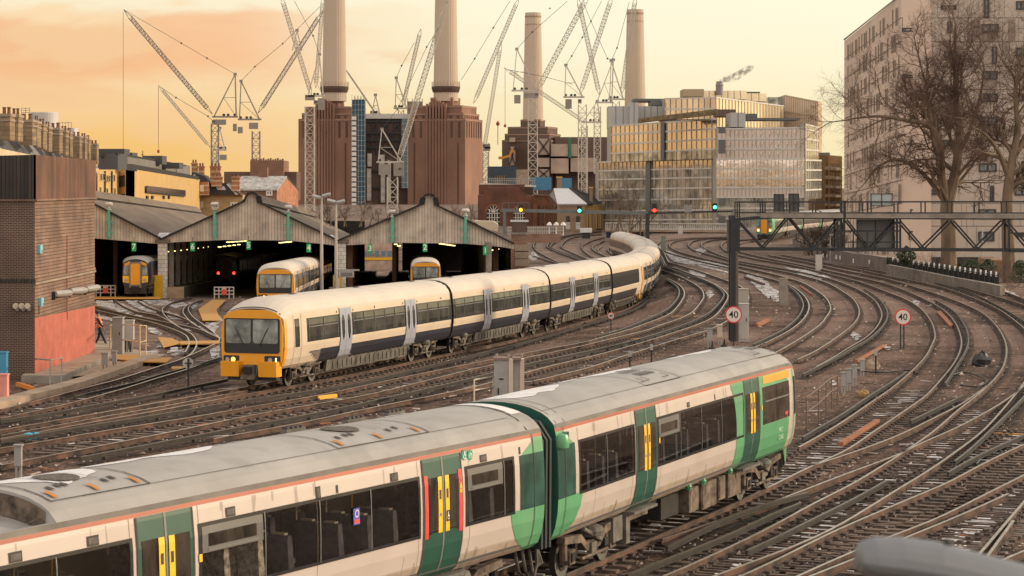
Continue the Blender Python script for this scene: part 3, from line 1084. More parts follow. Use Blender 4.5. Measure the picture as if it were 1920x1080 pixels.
# ---- the green and white train in front
def nose377(x):
 t = max(0.0, 1 - x / 1.5)
 return 1 - .17 * t * t, .30 * t * t
c377 = list(reversed(shift(tcR, .7525)))
b0 = c377[0]
d0 = (c377[6] - c377[0]).normalized()
def on377(s_):
 if s_ < 4.6:       # the line bends behind the leading carriage
  q = on377(4.6) + Vector((-math.sin(R(28.4)), -math.cos(R(28.4)), 0)) * (4.6 - s_)
  return Vector((q.x, q.y, 0))
 acc = 0
 for a, b in zip(c377, c377[1:]):
  l = (b - a).length
  if acc + l >= s_:
   return a.lerp(b, (s_ - acc) / l)
  acc += l
T377 = empty('electric_train', on377(14), 'long green and white electric train with grey snowy roof, filling the foreground', 'train')
NOSE_S = 23.9
body_bands = [(1.0, 1.33, P_DIRTY), (1.33, 3.22, P_WHITE), (3.22, 3.285, P_STRIPE), (3.285, 3.37, P_GUTTER)]
def door377(c, x, w, accessible=False):
 mb = MB()
 x0, x1 = x - w / 2, x + w / 2
 c.patch(mb, x0, x1, 1.0, 3.22, P_DGREEN, .012)
 for e in (x0, x1):
  c.patch(mb, e - .022, e + .022, 1.0, 3.22, P_SEAM, .016)
 c.patch(mb, x - .025, x + .025, 1.0, 3.22, P_GREY, .018)
 d = c.sub('door', mb, True)
 for k in (-1, 1):
  m2 = MB()
  a, b = sorted((x + k * .055, x + k * (w / 2 - .10)))
  c.patch(m2, a, b, 1.86, 2.86, WIN, .02)
  ya, yb = sorted((x + k * .055, x + k * .20))
  c.patch(m2, ya, yb, 1.84, 2.86, P_YELLOW, .024)
  if accessible:
   ra, rb = sorted((x + k * (w / 2 - .14), x + k * (w / 2 - .02)))
   c.patch(m2, ra, rb, 1.78, 2.92, P_RED, .024)
   wa, wb = sorted((x + k * (w / 2 - .26), x + k * (w / 2 - .14)))
   c.patch(m2, wa, wb, 1.84, 2.86, BAND, .022)
  c.patch(m2, (ya + yb) / 2 - .035, (ya + yb) / 2 + .035, 2.45, 2.62, P_SEAM, .028)
  c.patch(m2, (ya + yb) / 2 - .03, (ya + yb) / 2 + .03, 2.14, 2.2, P_GREY, .028)
  c.sub('door_window', m2, True)
 m3 = MB()
 q0, q1 = c.P(x0 - .1, c.sgn, 1.02), c.P(x1 + .1, c.sgn, 1.02)
 m3.box(((q0.x + q1.x) / 2, q0.y + c.sgn * .10, .97), (abs(q1.x - q0.x), .26, .06), P_UNDER2)
 m3.box(((q0.x + q1.x) / 2, q0.y - c.sgn * .02, .86), (abs(q1.x - q0.x) * .9, .08, .18), P_UNDER)
 c.sub('door_step', m3)
 if c.mtx.translation.y < 66:
  m4 = MB()
  c.patch(m4, x0 - .20, x0 - .12, 2.35, 2.47, P_YELLOW, .02)
  if not accessible:
   c.sub('door_lamp', m4)
def windows377(c, x0, x1, splits, tint=None, opening=True):
 m = MB()
 for q in ((x0 - .03, x1 + .03, 1.82, 1.88), (x0 - .03, x1 + .03, 2.88, 2.94), (x0 - .03, x0 + .05, 1.88, 2.88), (x1 - .05, x1 + .03, 1.88, 2.88)):
  c.patch(m, *q, BAND, .010, nx=2)
 c.sub('window_surround', m, True)
 xs = [x0] + splits + [x1]
 for i, (a, b) in enumerate(zip(xs, xs[1:])):
  m2 = MB()
  c.patch(m2, a + .01, b - .01, 1.86, 2.90, WINT, .004, nx=2)
  if opening and (i == len(xs) - 2):
   c.patch(m2, a + .06, b - .06, 2.47, 2.88, WTOP, .012)
   c.patch(m2, a + .25, b - .22, 2.56, 2.76, WIN, .016)
   c.patch(m2, a + .2, b - .2, 2.49, 2.53, WFRAME, .02)
  c.sub('window', m2, True)
  m3 = MB()
  c.patch(m3, b - .02, b + .02, 1.86, 2.9, BAND, .008)
  c.patch(m3, b - .012, b + .012, 1.86, 2.9, WFRAME, .014)
  if i < len(xs) - 2:
   c.sub('window_bar', m3)
def saloon(c, ranges, covered=None):
 """Floor, lining and rows of seats behind the openings."""
 x0, x1 = min(a for a, b in ranges) - .5, max(b for a, b in ranges) + .5
 m = MB()
 m.bx(x0, x1, -1.28, 1.28, 1.12, 1.18, IN_FLOOR)
 m.bx(x0, x1, -1.2, 1.2, 3.0, 3.05, IN_WALL)
 m.bx(x0, x1, -1.34, -1.30, 1.2, 3.0, IN_WALL)
 for e in (x0, x1):
  m.bx(e - .03, e + .03, -1.3, 1.3, 1.2, 3.0, IN_WALL)
 c.sub('saloon_lining', m)
 rr = random.Random(int(c.L * 100))
 for a, b in ranges:
  x = a + .25
  k = 0
  while x < b - .2:
   for yy in (.45, .92, -.95, -.48):
    cov = covered and covered[0] < x < covered[1]
    fm = COVER if cov else SEATF
    m = MB()
    h = 1.18 + rr.uniform(-.02, .02) + (.06 if cov else 0)
    pts = [(x, .42), (x + .10, h - .08), (x + .12, h), (x + .22, h), (x + .24, h - .1), (x + .18, .42)]
    m.prism([(px_, yy - .21, 1.18 + pz) for px_, pz in pts], (0, .42, 0), fm)
    m.bx(x - .42 if k % 2 else x + .12, x + .12 if k % 2 else x + .62, yy - .2, yy + .2, 1.5, 1.62, fm)
    m.bx(x + .09, x + .2, yy - .12, yy + .12, 1.18 + h - .1, 1.18 + h + .03, COVER if cov else SEATG)
    c.sub('seat', m)
   m = MB()
   m.tube([(x + .16, .22, 1.18), (x + .16, .22, 3.0)], .018, P_YELLOW if k % 3 == 0 else SEATG, 5)
   c.sub('grab_pole', m)
   x += (.86, .95, 1.55)[k % 3]
   k += 1
def greens(c, end, dirn, r, zc):
 """Green swoosh and tinted band at a carriage end; dirn +1 when the carriage lies at larger x."""
 mb = MB()
 def edge(z):
  return end + dirn * (.42 + math.sqrt(max(0.0, r * r - (z - zc) ** 2)))
 lo = lambda z: min(end, edge(z))
 hi = lambda z: max(end, edge(z))
 c.patch(mb, lo, hi, 1.0, 1.87, P_GREEN, .008)
 c.sub('green_end_panel', mb, True)
 mb = MB()
 c.patch(mb, lo, hi, 2.91, 3.22, P_GREEN, .008)
 c.sub('green_end_panel', mb, True)
 m2 = MB()
 a, b = sorted((end, end + dirn * 1.0))
 c.patch(m2, a, b, 1.86, 2.92, P_TINT, .012)
 c.sub('tinted_end_panel', m2, True)
 m3 = MB()
 c.patch(m3, end + dirn * .42 - .012, end + dirn * .42 + .012, 1.0, 3.3, P_SEAM, .02)
 c.sub('panel_seam', m3)
def vents377(c, xs):
 for x, wd, ht in xs:
  mb = MB()
  c.patch(mb, x - wd / 2, x + wd / 2, 3.02 - ht / 2, 3.02 + ht / 2, P_SEAM, .01)
  c.patch(mb, x - wd / 2 + .03, x + wd / 2 - .03, 3.02 - ht / 2 + .03, 3.02 + ht / 2 - .03, P_UNDER2, .014)
  c.sub('vent', mb)
def seams377(c, xs):
 for x in xs:
  m = MB()
  c.patch(m, x - .008, x + .008, 1.02, 3.22, M('panel_gap', (.22, .18, .15), .7), .003)
  c.sub('panel_gap', m)
 m = MB()
 rr = random.Random(int(c.L * 37))
 for i in range(46):
  x = rr.uniform(1, c.L - 1)
  w, h = rr.uniform(.02, .07), rr.uniform(.12, .55)
  z0 = 1.02 if i % 3 else 3.2 - h
  c.patch(m, lambda z, x=x, w=w: x - w * (.5 + .5 * math.sin(z * 9 + x)), lambda z, x=x, w=w: x + w, z0, z0 + h, STREAK, .002)
 c.sub('dirt_streaks', m)['kind'] = 'stuff'
def snowpatch(c, x0, x1, ya, yb, seed, parts=None):
 rr = random.Random(seed)
 ph = [rr.uniform(0, 6.3) for _ in range(4)]
 mb = MB()
 mid_ = (ya + yb) / 2
 hw = abs(yb - ya) / 2
 def w(x):
  t = (x - x0) / (x1 - x0)
  return hw * max(0.0, math.sin(math.pi * min(max(t, 0), 1))) ** .5 * (.72 + .2 * math.sin(5 * t + ph[0]) + .16 * math.sin(11 * t + ph[1]) + .07 * math.sin(23 * t + ph[2]))
 c.roofpatch(mb, x0, x1, lambda x: mid_ - w(x) - .02, lambda x: mid_ + w(x) + .02, SNOW, .008, 6, 28)
 c.sub('snow_patch', mb, True)
def build377():
 # leading carriage
 c = Car(T377, P377, NOSE_S - 5.0, on377(NOSE_S), on377(5.0), 1, nose377)
 L = c.L
 xs = [0, .12, .3, .6, 1.0, 1.5, 3, 6, 9, 12, 15, L]
 front = lambda x: x < 0.0
 X = lambda px, py: c.X(px, py)
 d3, d2 = X(1411, 790), X(1213, 850)
 wr = [(d3 + .79, d2 - .815), (d2 + .835, L - 1.25)]
 xs = sorted(set([x for x in xs if not any(a < x < b for a, b in wr)] + [e for r_ in wr for e in r_]))
 c.body(body_bands + [(1.87, 2.89, None, lambda x: any(a < x < b for a, b in wr))], P_ROOF, P_DGREEN, xs)
 saloon(c, wr)
 # green cab end
 mb = MB()
 cx = X(1380, 800)
 def ge(z):
  return cx - .05 + .35 * ((z - 2.0) / 1.2) ** 2 * (1 if z > 2 else .3)
 c.patch(mb, .06, ge, 1.0, 3.22, P_GREEN, .007, nx=8)
 c.sub('green_cab_side', mb, True)
 m1 = MB()
 c.patch(m1, X(1477, 690), X(1428, 700), 3.0, 3.2, P_ORANGE, .014, nx=2)
 c.sub('first_class_stripe', m1, True)
 m1 = MB()
 c.patch(m1, X(1480, 750) + .02, X(1430, 760), 1.95, 2.92, WIN, .013, nx=3)
 c.patch(m1, X(1480, 750) + .1, X(1432, 760) - .1, 2.52, 2.56, WFRAME, .018)
 c.patch(m1, X(1456, 750) - .02, X(1456, 750) + .02, 1.97, 2.9, BAND, .02)
 c.sub('cab_side_window', m1, True)
 m1 = MB()  # flat red patch for the chair inside the cab
 rx, rz = c.xz(1474, 774)
 c.patch(m1, rx - .1, rx + .14, rz - .03, rz + .05, P_RED, .02)
 c.patch(m1, rx - .06, rx + .0, rz - .12, rz - .03, P_RED, .02)
 c.sub('red_chair_patch', m1)
 m1 = MB()
 c.patch(m1, .62, .92, 1.95, 3.0, WIN, .02)
 for e in (.5, 1.04):
  c.patch(m1, e, e + .02, 1.05, 3.2, P_DGREEN, .016)
 c.patch(m1, .60, .625, 1.9, 3.02, P_DGREEN, .024)
 c.sub('cab_door', m1, True)
 m1 = MB()
 for i, (lx, lz, sz) in enumerate(()):
  pass
 dd = 1.34
 door377(c, d3, dd)
 door377(c, d2, dd + .05)
 a, b = d3 + dd / 2 + .12, d2 - dd / 2 - .12
 windows377(c, a, b, [lerp(a, b, t) for t in (.28, .52, .76)])
 a2, b2 = d2 + dd / 2 + .14, L - 1.25
 windows377(c, a2, b2, [lerp(a2, b2, .52)], opening=False)
 greens(c, L, -1, 1.02, 2.05)
 vents377(c, [(X(1290, 757), .2, .12), (X(1340, 745), .06, .13)])
 seams377(c, [d2 + .95, d3 + 1.0, d2 - 1.0, L - 2.2])
 # roof fittings
 for ua in (X(1400, 665) + .9, X(1195, 710) + .9):
  m = MB()
  for xe in (ua - 1.25, ua + 1.25):
   c.roofpatch(m, xe - .015, xe + .015, -1.0, 1.02, P_SEAM, .012, 12, 1)
  c.roofpatch(m, ua - 1.25, ua + 1.25, 1.0, 1.03, P_SEAM, .012, 1, 4)
  for k in range(5):
   for r_ in range(2):
    xx = ua - .75 + k * .22
    c.roofpatch(m, xx, xx + .12, .05 + r_ * .36 - .1, .30 + r_ * .36 - .1, P_SEAM, .02, 3, 1)
  for sx, ln in ((ua - .9, .5), (ua + .5, .35), (ua + .85, .3)):
   c.roofpatch(m, sx, sx + ln, .84, .86, P_SEAM, .02, 1, 1)
   c.roofpatch(m, sx, sx + .04, .62, .86, P_SEAM, .02, 2, 1)
  c.sub('roof_vent_panel', m)
 snowpatch(c, 2.6, 6.4, -.05, -1.0, 3)
 snowpatch(c, 9.5, 12.7, .0, -.95, 4)
 snowpatch(c, 14.6, L - .4, .35, -.9, 5)
 snowpatch(c, 12.6, 14.4, -.35, -1.0, 15)
 for ax, ay in ((2.2, -.55), (1.25, -.5)):
  m = MB()
  q = c.R(ax, ay)
  m.lathe(q, [(.11, 0), (.09, .05), (.03, .07), (.02, .2), (0.005, .22)], P_UDARK, 8)
  c.sub('roof_aerial', m)
 m = MB()
 q = c.R(.75, .5)
 m.tube([q + Vector((-.1, -.12, 0)), q + Vector((-.1, -.12, .16)), q + Vector((.1, .1, .16)), q + Vector((.1, .1, 0))], .018, P_UNDER2, 6)
 c.sub('roof_rail', m)
 m = MB()
 for x_ in (L - .16, L - .62):
  c.roofpatch(m, x_ - .012, x_ + .012, -1.3, 1.3, P_SEAM, .012, 12, 1)
 c.roofpatch(m, 1.02, 1.05, -1.25, 1.3, P_SEAM, .012, 12, 1)
 c.roofpatch(m, 1.2, L - .1, .985, 1.0, P_GUTTER, .009, 1, 12)
 c.sub('roof_seam', m)
 # lamp on the end of the carriage
 m = MB()
 q = c.P(L - .2, 1, 3.02)
 m.lathe((q.x, q.y + .02, q.z - .15), [(.05, 0), (.17, .02), (.19, .16), (.15, .28), (.04, .31)], P_GREEN, 14)
 m.box((q.x - .27, q.y - .02, q.z + .08), (.2, .16, .16), P_DGREEN)
 c.sub('body_lamp', m, True)
 # lettering on the cab side
 tx, tz = c.xz(1463, 812)
 q = c.P(tx, 1, tz, .016)
 for i, w_ in enumerate(('FIRST', 'CLASS')):
  text_mesh(w_, .17, PALE_LETTER, 'first_class_lettering', c.o, Matrix.Translation((q.x, q.y + .004, q.z + .09 - i * .19)) @ Matrix.Rotation(math.pi, 4, 'Z') @ FACING, .002)
 # underframe
 c.sub('bogie', bogie_mesh(3.0))
 c.sub('bogie', bogie_mesh(L - 2.9))
 m = MB()
 m.bx(4.9, L - 5.0, -1.0, .9, .78, 1.0, P_UDARK)
 for a_, b_, z_ in ((5.2, 6.3, .32), (6.55, 7.1, .36), (7.3, 8.5, .30), (8.75, 9.5, .36)):
  m.bx(a_, b_, .55, 1.14, z_, .93, P_UNDER)
  m.bx(a_ + .05, b_ - .05, .55, 1.155, z_ + .05, .88, P_UNDER)
  m.bx(a_, b_, -1.14, -.5, z_, .93, P_UDARK)
 m.bx(9.9, 11.2, .2, 1.0, .4, .9, P_UDARK)
 for k_ in (6.4, 8.62, 9.75):
  m.lathe((k_, 1.2, .95), [(.07, 0), (.10, .08), (.05, .16), (.03, .22)], P_GREEN, 8)
 m.bx(L - 4.6, L - 4.0, .7, 1.15, .42, .95, P_UNDER2)
 m.bx(L - 4.95, L - 4.7, .8, 1.2, .3, .98, P_UNDER2)
 c.sub('equipment_boxes', m)
 m = MB()
 q = [c.P(x, 1, z) for x, z in ((.2, 1.0), (1.35, 1.0))]
 m.prism([(.16, .96, 1.04), (.95, 1.08, 1.04), (.75, 1.04, .80), (.36, .98, .52), (.2, .94, .52)], (0, -.06, 0), P_GREEN)
 m.bx(.2, .6, -.5, .5, .5, .95, P_UDARK)
 for k_ in range(4):
  m.tube([(.7 + k_ * .22, 1.0, .95), (.75 + k_ * .22, 1.03, .55 - .05 * k_), (.9 + k_ * .2, .95, .4)], .035, P_UDARK, 6)
 c.sub('cab_skirt', m)
 # second carriage
 g = Car(T377, P377, 20.4, on377(4.45), on377(4.45 - 20.4), 1)
 L2 = g.L
 well = g.X(175, 940) + 1.05
 g.nose, g.dz0 = (lambda x: (1.0, .40 if well < x < well + 5.5 else 0.0)), 3.36
 d1, dz = g.X(831, 950), g.X(311, 1030)
 w2 = 1.40
 wr = [(1.25, d1 - w2 / 2 - .16), (d1 + w2 / 2 + .14, dz - w2 / 2 - .16), (dz + w2 / 2 + .14, L2 - 1.2)]
 xs = sorted(set([0, well - .005, well + .005, L2] + [e for r_ in wr for e in r_]))
 g.body(body_bands + [(1.87, 2.89, None, lambda x: any(a < x < b for a, b in wr))], P_ROOF, P_DGREEN, xs)
 saloon(g, wr, (g.X(560, 1000), g.X(380, 1040)))
 door377(g, d1, w2, True)
 door377(g, dz, w2)
 greens(g, 0.0, 1, 1.0, 2.05)
 a, b = 1.25, d1 - w2 / 2 - .16
 windows377(g, a, b, [g.X(945, 900)])
 a, b = d1 + w2 / 2 + .14, dz - w2 / 2 - .16
 windows377(g, a, b, [g.X(t, 940) for t in (695, 598, 493)])
 a, b = dz + w2 / 2 + .14, L2 - 1.2
 windows377(g, a, b, [g.X(105, 1060)], opening=False)
 vents377(g, [(g.X(905, 853), .26, .14), (g.X(738, 889), .26, .15), (g.X(431, 954), .26, .15), (g.X(173, 1008), .27, .15), (g.X(28, 1040), .28, .15), (g.X(973, 838), .06, .14), (g.X(631, 912), .06, .14), (g.X(595, 914), .15, .22)])
 seams377(g, [d1 - 1.0, d1 + .86, dz - .86, dz + .86, (d1 + dz) / 2])
 for i, px in enumerate((869, 880)):
  m = MB()
  x_, z_ = g.xz(px, 853)
  q = g.P(x_, 1, z_, .014)
  m.disc(q, .10, (0, 1, 0), M('disc_green', (0.03, 0.30, 0.18), 0.5), 18, .004)
  if i == 0:
   m.box(q + Vector((.0, .012, .02)), (.03, .006, .10), WHITE_SIGN)
   m.disc(q + Vector((0, .008, -.03)), .05, (0, 1, 0), WHITE_SIGN, 12, .004)
   m.disc(q + Vector((0, .013, -.03)), .03, (0, 1, 0), M('disc_green', (0, 0, 0)), 12, .004)
  else:
   for sx in (-.035, .035):
    m.disc(q + Vector((sx, .008, -.02)), .032, (0, 1, 0), WHITE_SIGN, 10, .004)
    m.disc(q + Vector((sx, .013, -.02)), .018, (0, 1, 0), M('disc_green', (0, 0, 0)), 10, .004)
   m.box(q + Vector((0, .012, .03)), (.07, .006, .015), WHITE_SIGN)
  g.sub('access_symbol', m)
 # poster in a window, wheelchair mark and warning triangle on the accessible door
 m = MB()
 x_, z_ = g.xz(666, 967)
 g.patch(m, x_ - .10, x_ + .10, z_ - .15, z_ + .13, M('poster_blue', (0.04, 0.08, 0.42), 0.5), .03)
 g.patch(m, x_ - .08, x_ + .08, z_ - .13, z_ - .06, P_RED, .034)
 q = g.P(x_, 1, z_ + .04, .036)
 m.disc(q, .07, (0, 1, 0), M('poster_pale', (0.65, 0.5, 0.55), 0.5), 12, .003)
 m.disc(q, .045, (0, 1, 0), M('poster_blue', (0, 0, 0)), 12, .006)
 g.sub('window_poster', m)
 m = MB()
 q = g.P(d1 - .13, 1, 2.12, .03)
 m.box(q, (.10, .012, .20), P_BLACK)
 m.disc(q + Vector((0, .007, -.03)), .038, (0, 1, 0), WHITE_SIGN, 12, .004)
 m.disc(q + Vector((0, .012, -.03)), .022, (0, 1, 0), P_BLACK, 10, .004)
 m.box(q + Vector((.01, .010, .045)), (.022, .006, .06), WHITE_SIGN)
 m.box(q + Vector((-.005, .010, .01)), (.05, .006, .014), WHITE_SIGN)
 g.sub('wheelchair_mark', m)
 m = MB()
 q = g.P(d1 - w2 / 2 + .08, 1, 2.62, .03)
 m.prism([q + Vector((-.055, 0, -.05)), q + Vector((.055, 0, -.05)), q + Vector((0, 0, .07))], (0, .006, 0), P_YELLOW)
 m.box(q + Vector((0, .004, -.10)), (.09, .01, .06), P_YELLOW)
 g.sub('warning_mark', m)
 # roof of the second carriage
 def big_panel(x0, x1, fan):
  m = MB()
  for xe in (x0, x1):
   g.roofpatch(m, xe - .018, xe + .018, -1.05, 1.0, P_SEAM, .016, 12, 1)
  g.roofpatch(m, x0, x1, .985, 1.005, P_SEAM, .016, 1, 4)
  for t in (.3, .36, .62, .68):
   g.roofpatch(m, lerp(x0, x1, t), lerp(x0, x1, t) + .015, -.5, .55, P_SEAM, .016, 8, 1)
  for t, yy in ((.08, .72), (.5, .72), (.92, .72)):
   xx = lerp(x0, x1, t)
   g.roofpatch(m, xx - .05, xx + .05, yy, yy + .22, M('latch_orange', (0.42, 0.17, 0.03), 0.7), .03, 2, 1)
  for t, yy in ((.2, .55), (.3, .6), (.66, .5), (.72, .5), (.82, .55)):
   xx = lerp(x0, x1, t)
   g.roofpatch(m, xx - .05, xx + .05, yy, yy + .14, P_SEAM, .02, 2, 1)
  g.sub('roof_hatch', m)
  m = MB()
  xc = lerp(x0, x1, fan)
  pts = [g.R(xc + .36 * math.cos(a), .12 + .36 * math.sin(a), .022) for a in [i * math.pi / 12 for i in range(24)]]
  m.poly(pts, M('roof_fan', (0.10, 0.085, 0.072), 0.9, 0, 0.5, 14, bump=0.5, bscale=40))
  g.sub('roof_fan', m)
 px1, px2 = g.X(838, 800) + .8, g.X(700, 850) + .8
 big_panel(px1, px2, .55)
 qx1, qx2 = g.X(345, 900) + .8, g.X(175, 940) + .8
 big_panel(qx1, qx2, .5)
 # dark end of the raised roof where the equipment well begins
 m = MB()
 ys = [-1.1 + 2.2 * j / 16 for j in range(17)]
 m.poly([(well + .012, y, P377.roofz(y) - .045) for y in ys] + [(well + .012, y, P377.roofz(y) - .36 * sstep(3.36, 3.7, P377.roofz(y)) - .02) for y in reversed(ys)], P_UNDER)
 g.sub('roof_step', m)
 snowpatch(g, qx1 - 3.6, qx1 - .1, .12, -1.05, 21)
 snowpatch(g, qx1 + .1, qx2 - .1, .55, -1.0, 22)
 snowpatch(g, px2 + .4, px2 + 2.2, -.4, -1.05, 23)
 snowpatch(g, px1 - 1.9, px1 - .5, -.35, -1.0, 24)
 snowpatch(g, px1 - .3, px1 + 1.0, -.5, -1.0, 25)
 for px, py in ((830, 755), (650, 800), (760, 790)):
  m = MB()
  xx = g.X(px, py) + .6
  m.box(g.R(xx, -.75) + Vector((0, 0, .04)), (.62, .14, .08), P_UNDER2)
  for k in range(4):
   m.box(g.R(xx - .22 + k * .15, -.75) + Vector((0, 0, .10)), (.08, .12, .05), P_SEAM)
  g.sub('roof_louvre', m)
 m = MB()
 for x_ in (.55,):
  g.roofpatch(m, x_ - .03, x_ + .02, -1.3, 1.3, P_SEAM, .012, 12, 1)
 g.roofpatch(m, .05, .45, -1.1, .9, SNOW, .010, 12, 1)
 g.roofpatch(m, .8, L2 - .1, .985, 1.0, P_GUTTER, .009, 1, 12)
 g.sub('roof_end_band', m)
 g.sub('bogie', bogie_mesh(2.9))
 g.sub('bogie', bogie_mesh(L2 - 2.9))
 m = MB()
 m.bx(4.9, L2 - 5, -1.0, 1.0, .5, 1.0, P_UDARK)
 g.sub('equipment_boxes', m)
 # gangway bellows between the carriages
 m = MB()
 for k in range(6):
  x_ = -.04 - k * .085
  w_ = 1.26 if k % 2 else 1.31
  pts = [(x_, -w_, .95), (x_, w_, .95), (x_, w_ + .02, 3.1), (x_, w_ * .82, 3.45), (x_, 0, 3.62), (x_, -w_ * .82, 3.45), (x_, -w_ - .02, 3.1)]
  m.prism(pts, (-.08, 0, 0), RUBBER)
 g.sub('gangway_bellows', m)
 m = MB()
 for k in range(3):
  m.tube([(-.1 + k * .12, 1.0 - .1 * k, .95), (-.15 + k * .1, 1.05 - .1 * k, .5), (-.3, 1.0 - .1 * k, .32), (-.45 - k * .1, 1.0, .6), (-.5, .95, .95)], .035, P_UNDER2, 6)
 m.bx(-1.2, 1.2, -.15, .15, .75, .9, P_UDARK)
 g.sub('coupling_cables', m)
build377()
# ---- the cream and navy trains
def nose465(x):
 t = max(0.0, 1 - x / 1.7)
 t2 = max(0.0, 1 - x / .5)
 return 1 - .04 * t2 * t2, .42 * t * t
def door465(c, x, w=1.36):
 mb = MB()
 x0, x1 = x - w / 2, x + w / 2
 for k in (-1, 1):
  a, b = sorted((x + k * .012, x + k * w / 2))
  c.patch(mb, a, b, .98, 3.12, P_LILAC, .03)
 c.patch(mb, x0 - .03, x0, .98, 3.14, WFRAME, .012)
 c.patch(mb, x1, x1 + .03, .98, 3.14, WFRAME, .012)
 q = c.P(x, c.sgn, 1.0)
 mb.box((x, q.y + c.sgn * .06, .95), (w + .2, .2, .05), P_UNDER2)
 c.sub('door', mb, True)
 for k in (-1, 1):
  m2 = MB()
  xc = x + k * .34
  hw = lambda z: .15 * (1 if 1.95 < z < 2.68 else math.sqrt(max(0.05, 1 - (abs(z - (2.68 if z > 2.3 else 1.95)) / .15) ** 2)))
  c.patch(m2, lambda z: xc - hw(z) - .03, lambda z: xc + hw(z) + .03, 1.78, 2.85, WFRAME, .034)
  c.patch(m2, lambda z: xc - hw(z), lambda z: xc + hw(z), 1.82, 2.81, BAND, .038)
  c.sub('door_window', m2, True)
def windows465(c, x0, x1, n):
 for i in range(n):
  a, b = lerp(x0, x1, i / n), lerp(x0, x1, (i + 1) / n)
  m = MB()
  c.patch(m, a + .06, b - .06, 1.97, 2.82, WIN2, .008)
  c.patch(m, a + .06, b - .06, 2.5, 2.545, WFRAME, .014)
  for e in (a + .05, b - .08):
   c.patch(m, e, e + .03, 1.96, 2.83, WFRAME, .014)
  c.sub('window', m)
def skirt465(c, x0, x1):
 m = MB()
 m.bx(x0, x1, -1.0, 1.0, .45, .95, P_UDARK)
 for sy in (-1, 1):
  m.prism([(x0, sy * 1.16, .98), (x0 + .15, sy * 1.02, .36), (x1 - .15, sy * 1.02, .36), (x1, sy * 1.16, .98)], (0, -sy * .1, 0), P_UNDER2)
  k = x0 + .5
  while k < x1 - .4:
   m.box((k, sy * 1.16, .86), (.10, .03, .06), P_UDARK)
   m.box((k + .25, sy * 1.105, .66), (.02, .03, .5), P_UDARK)
   k += .55
 c.sub('underfloor_skirt', m)
def roof465(c, x0, x1):
 k = x0
 while k < x1:
  m = MB()
  c.roofpatch(m, k, k + 1.3, .02, .10, P_SEAM, .02, 1, 1)
  c.roofpatch(m, k + .5, k + 1.2, -.22, .0, P_UDARK, .03, 2, 1)
  c.sub('roof_hatch', m)
  k += 7.4
 m = MB()
 c.roofpatch(m, .04, .12, -1.2, 1.2, P_SEAM, .01, 12, 1)
 c.roofpatch(m, c.L - .12, c.L - .04, -1.2, 1.2, P_SEAM, .01, 12, 1)
 c.sub('roof_seam', m)
NWB = [(.96, 1.55, P_NAVY), (1.55, 1.91, P_CREAM), (1.91, 2.88, BAND), (2.88, 3.14, P_CREAM), (3.14, 3.19, M('train_pink_line', (0.62, 0.42, 0.36), 0.5))]
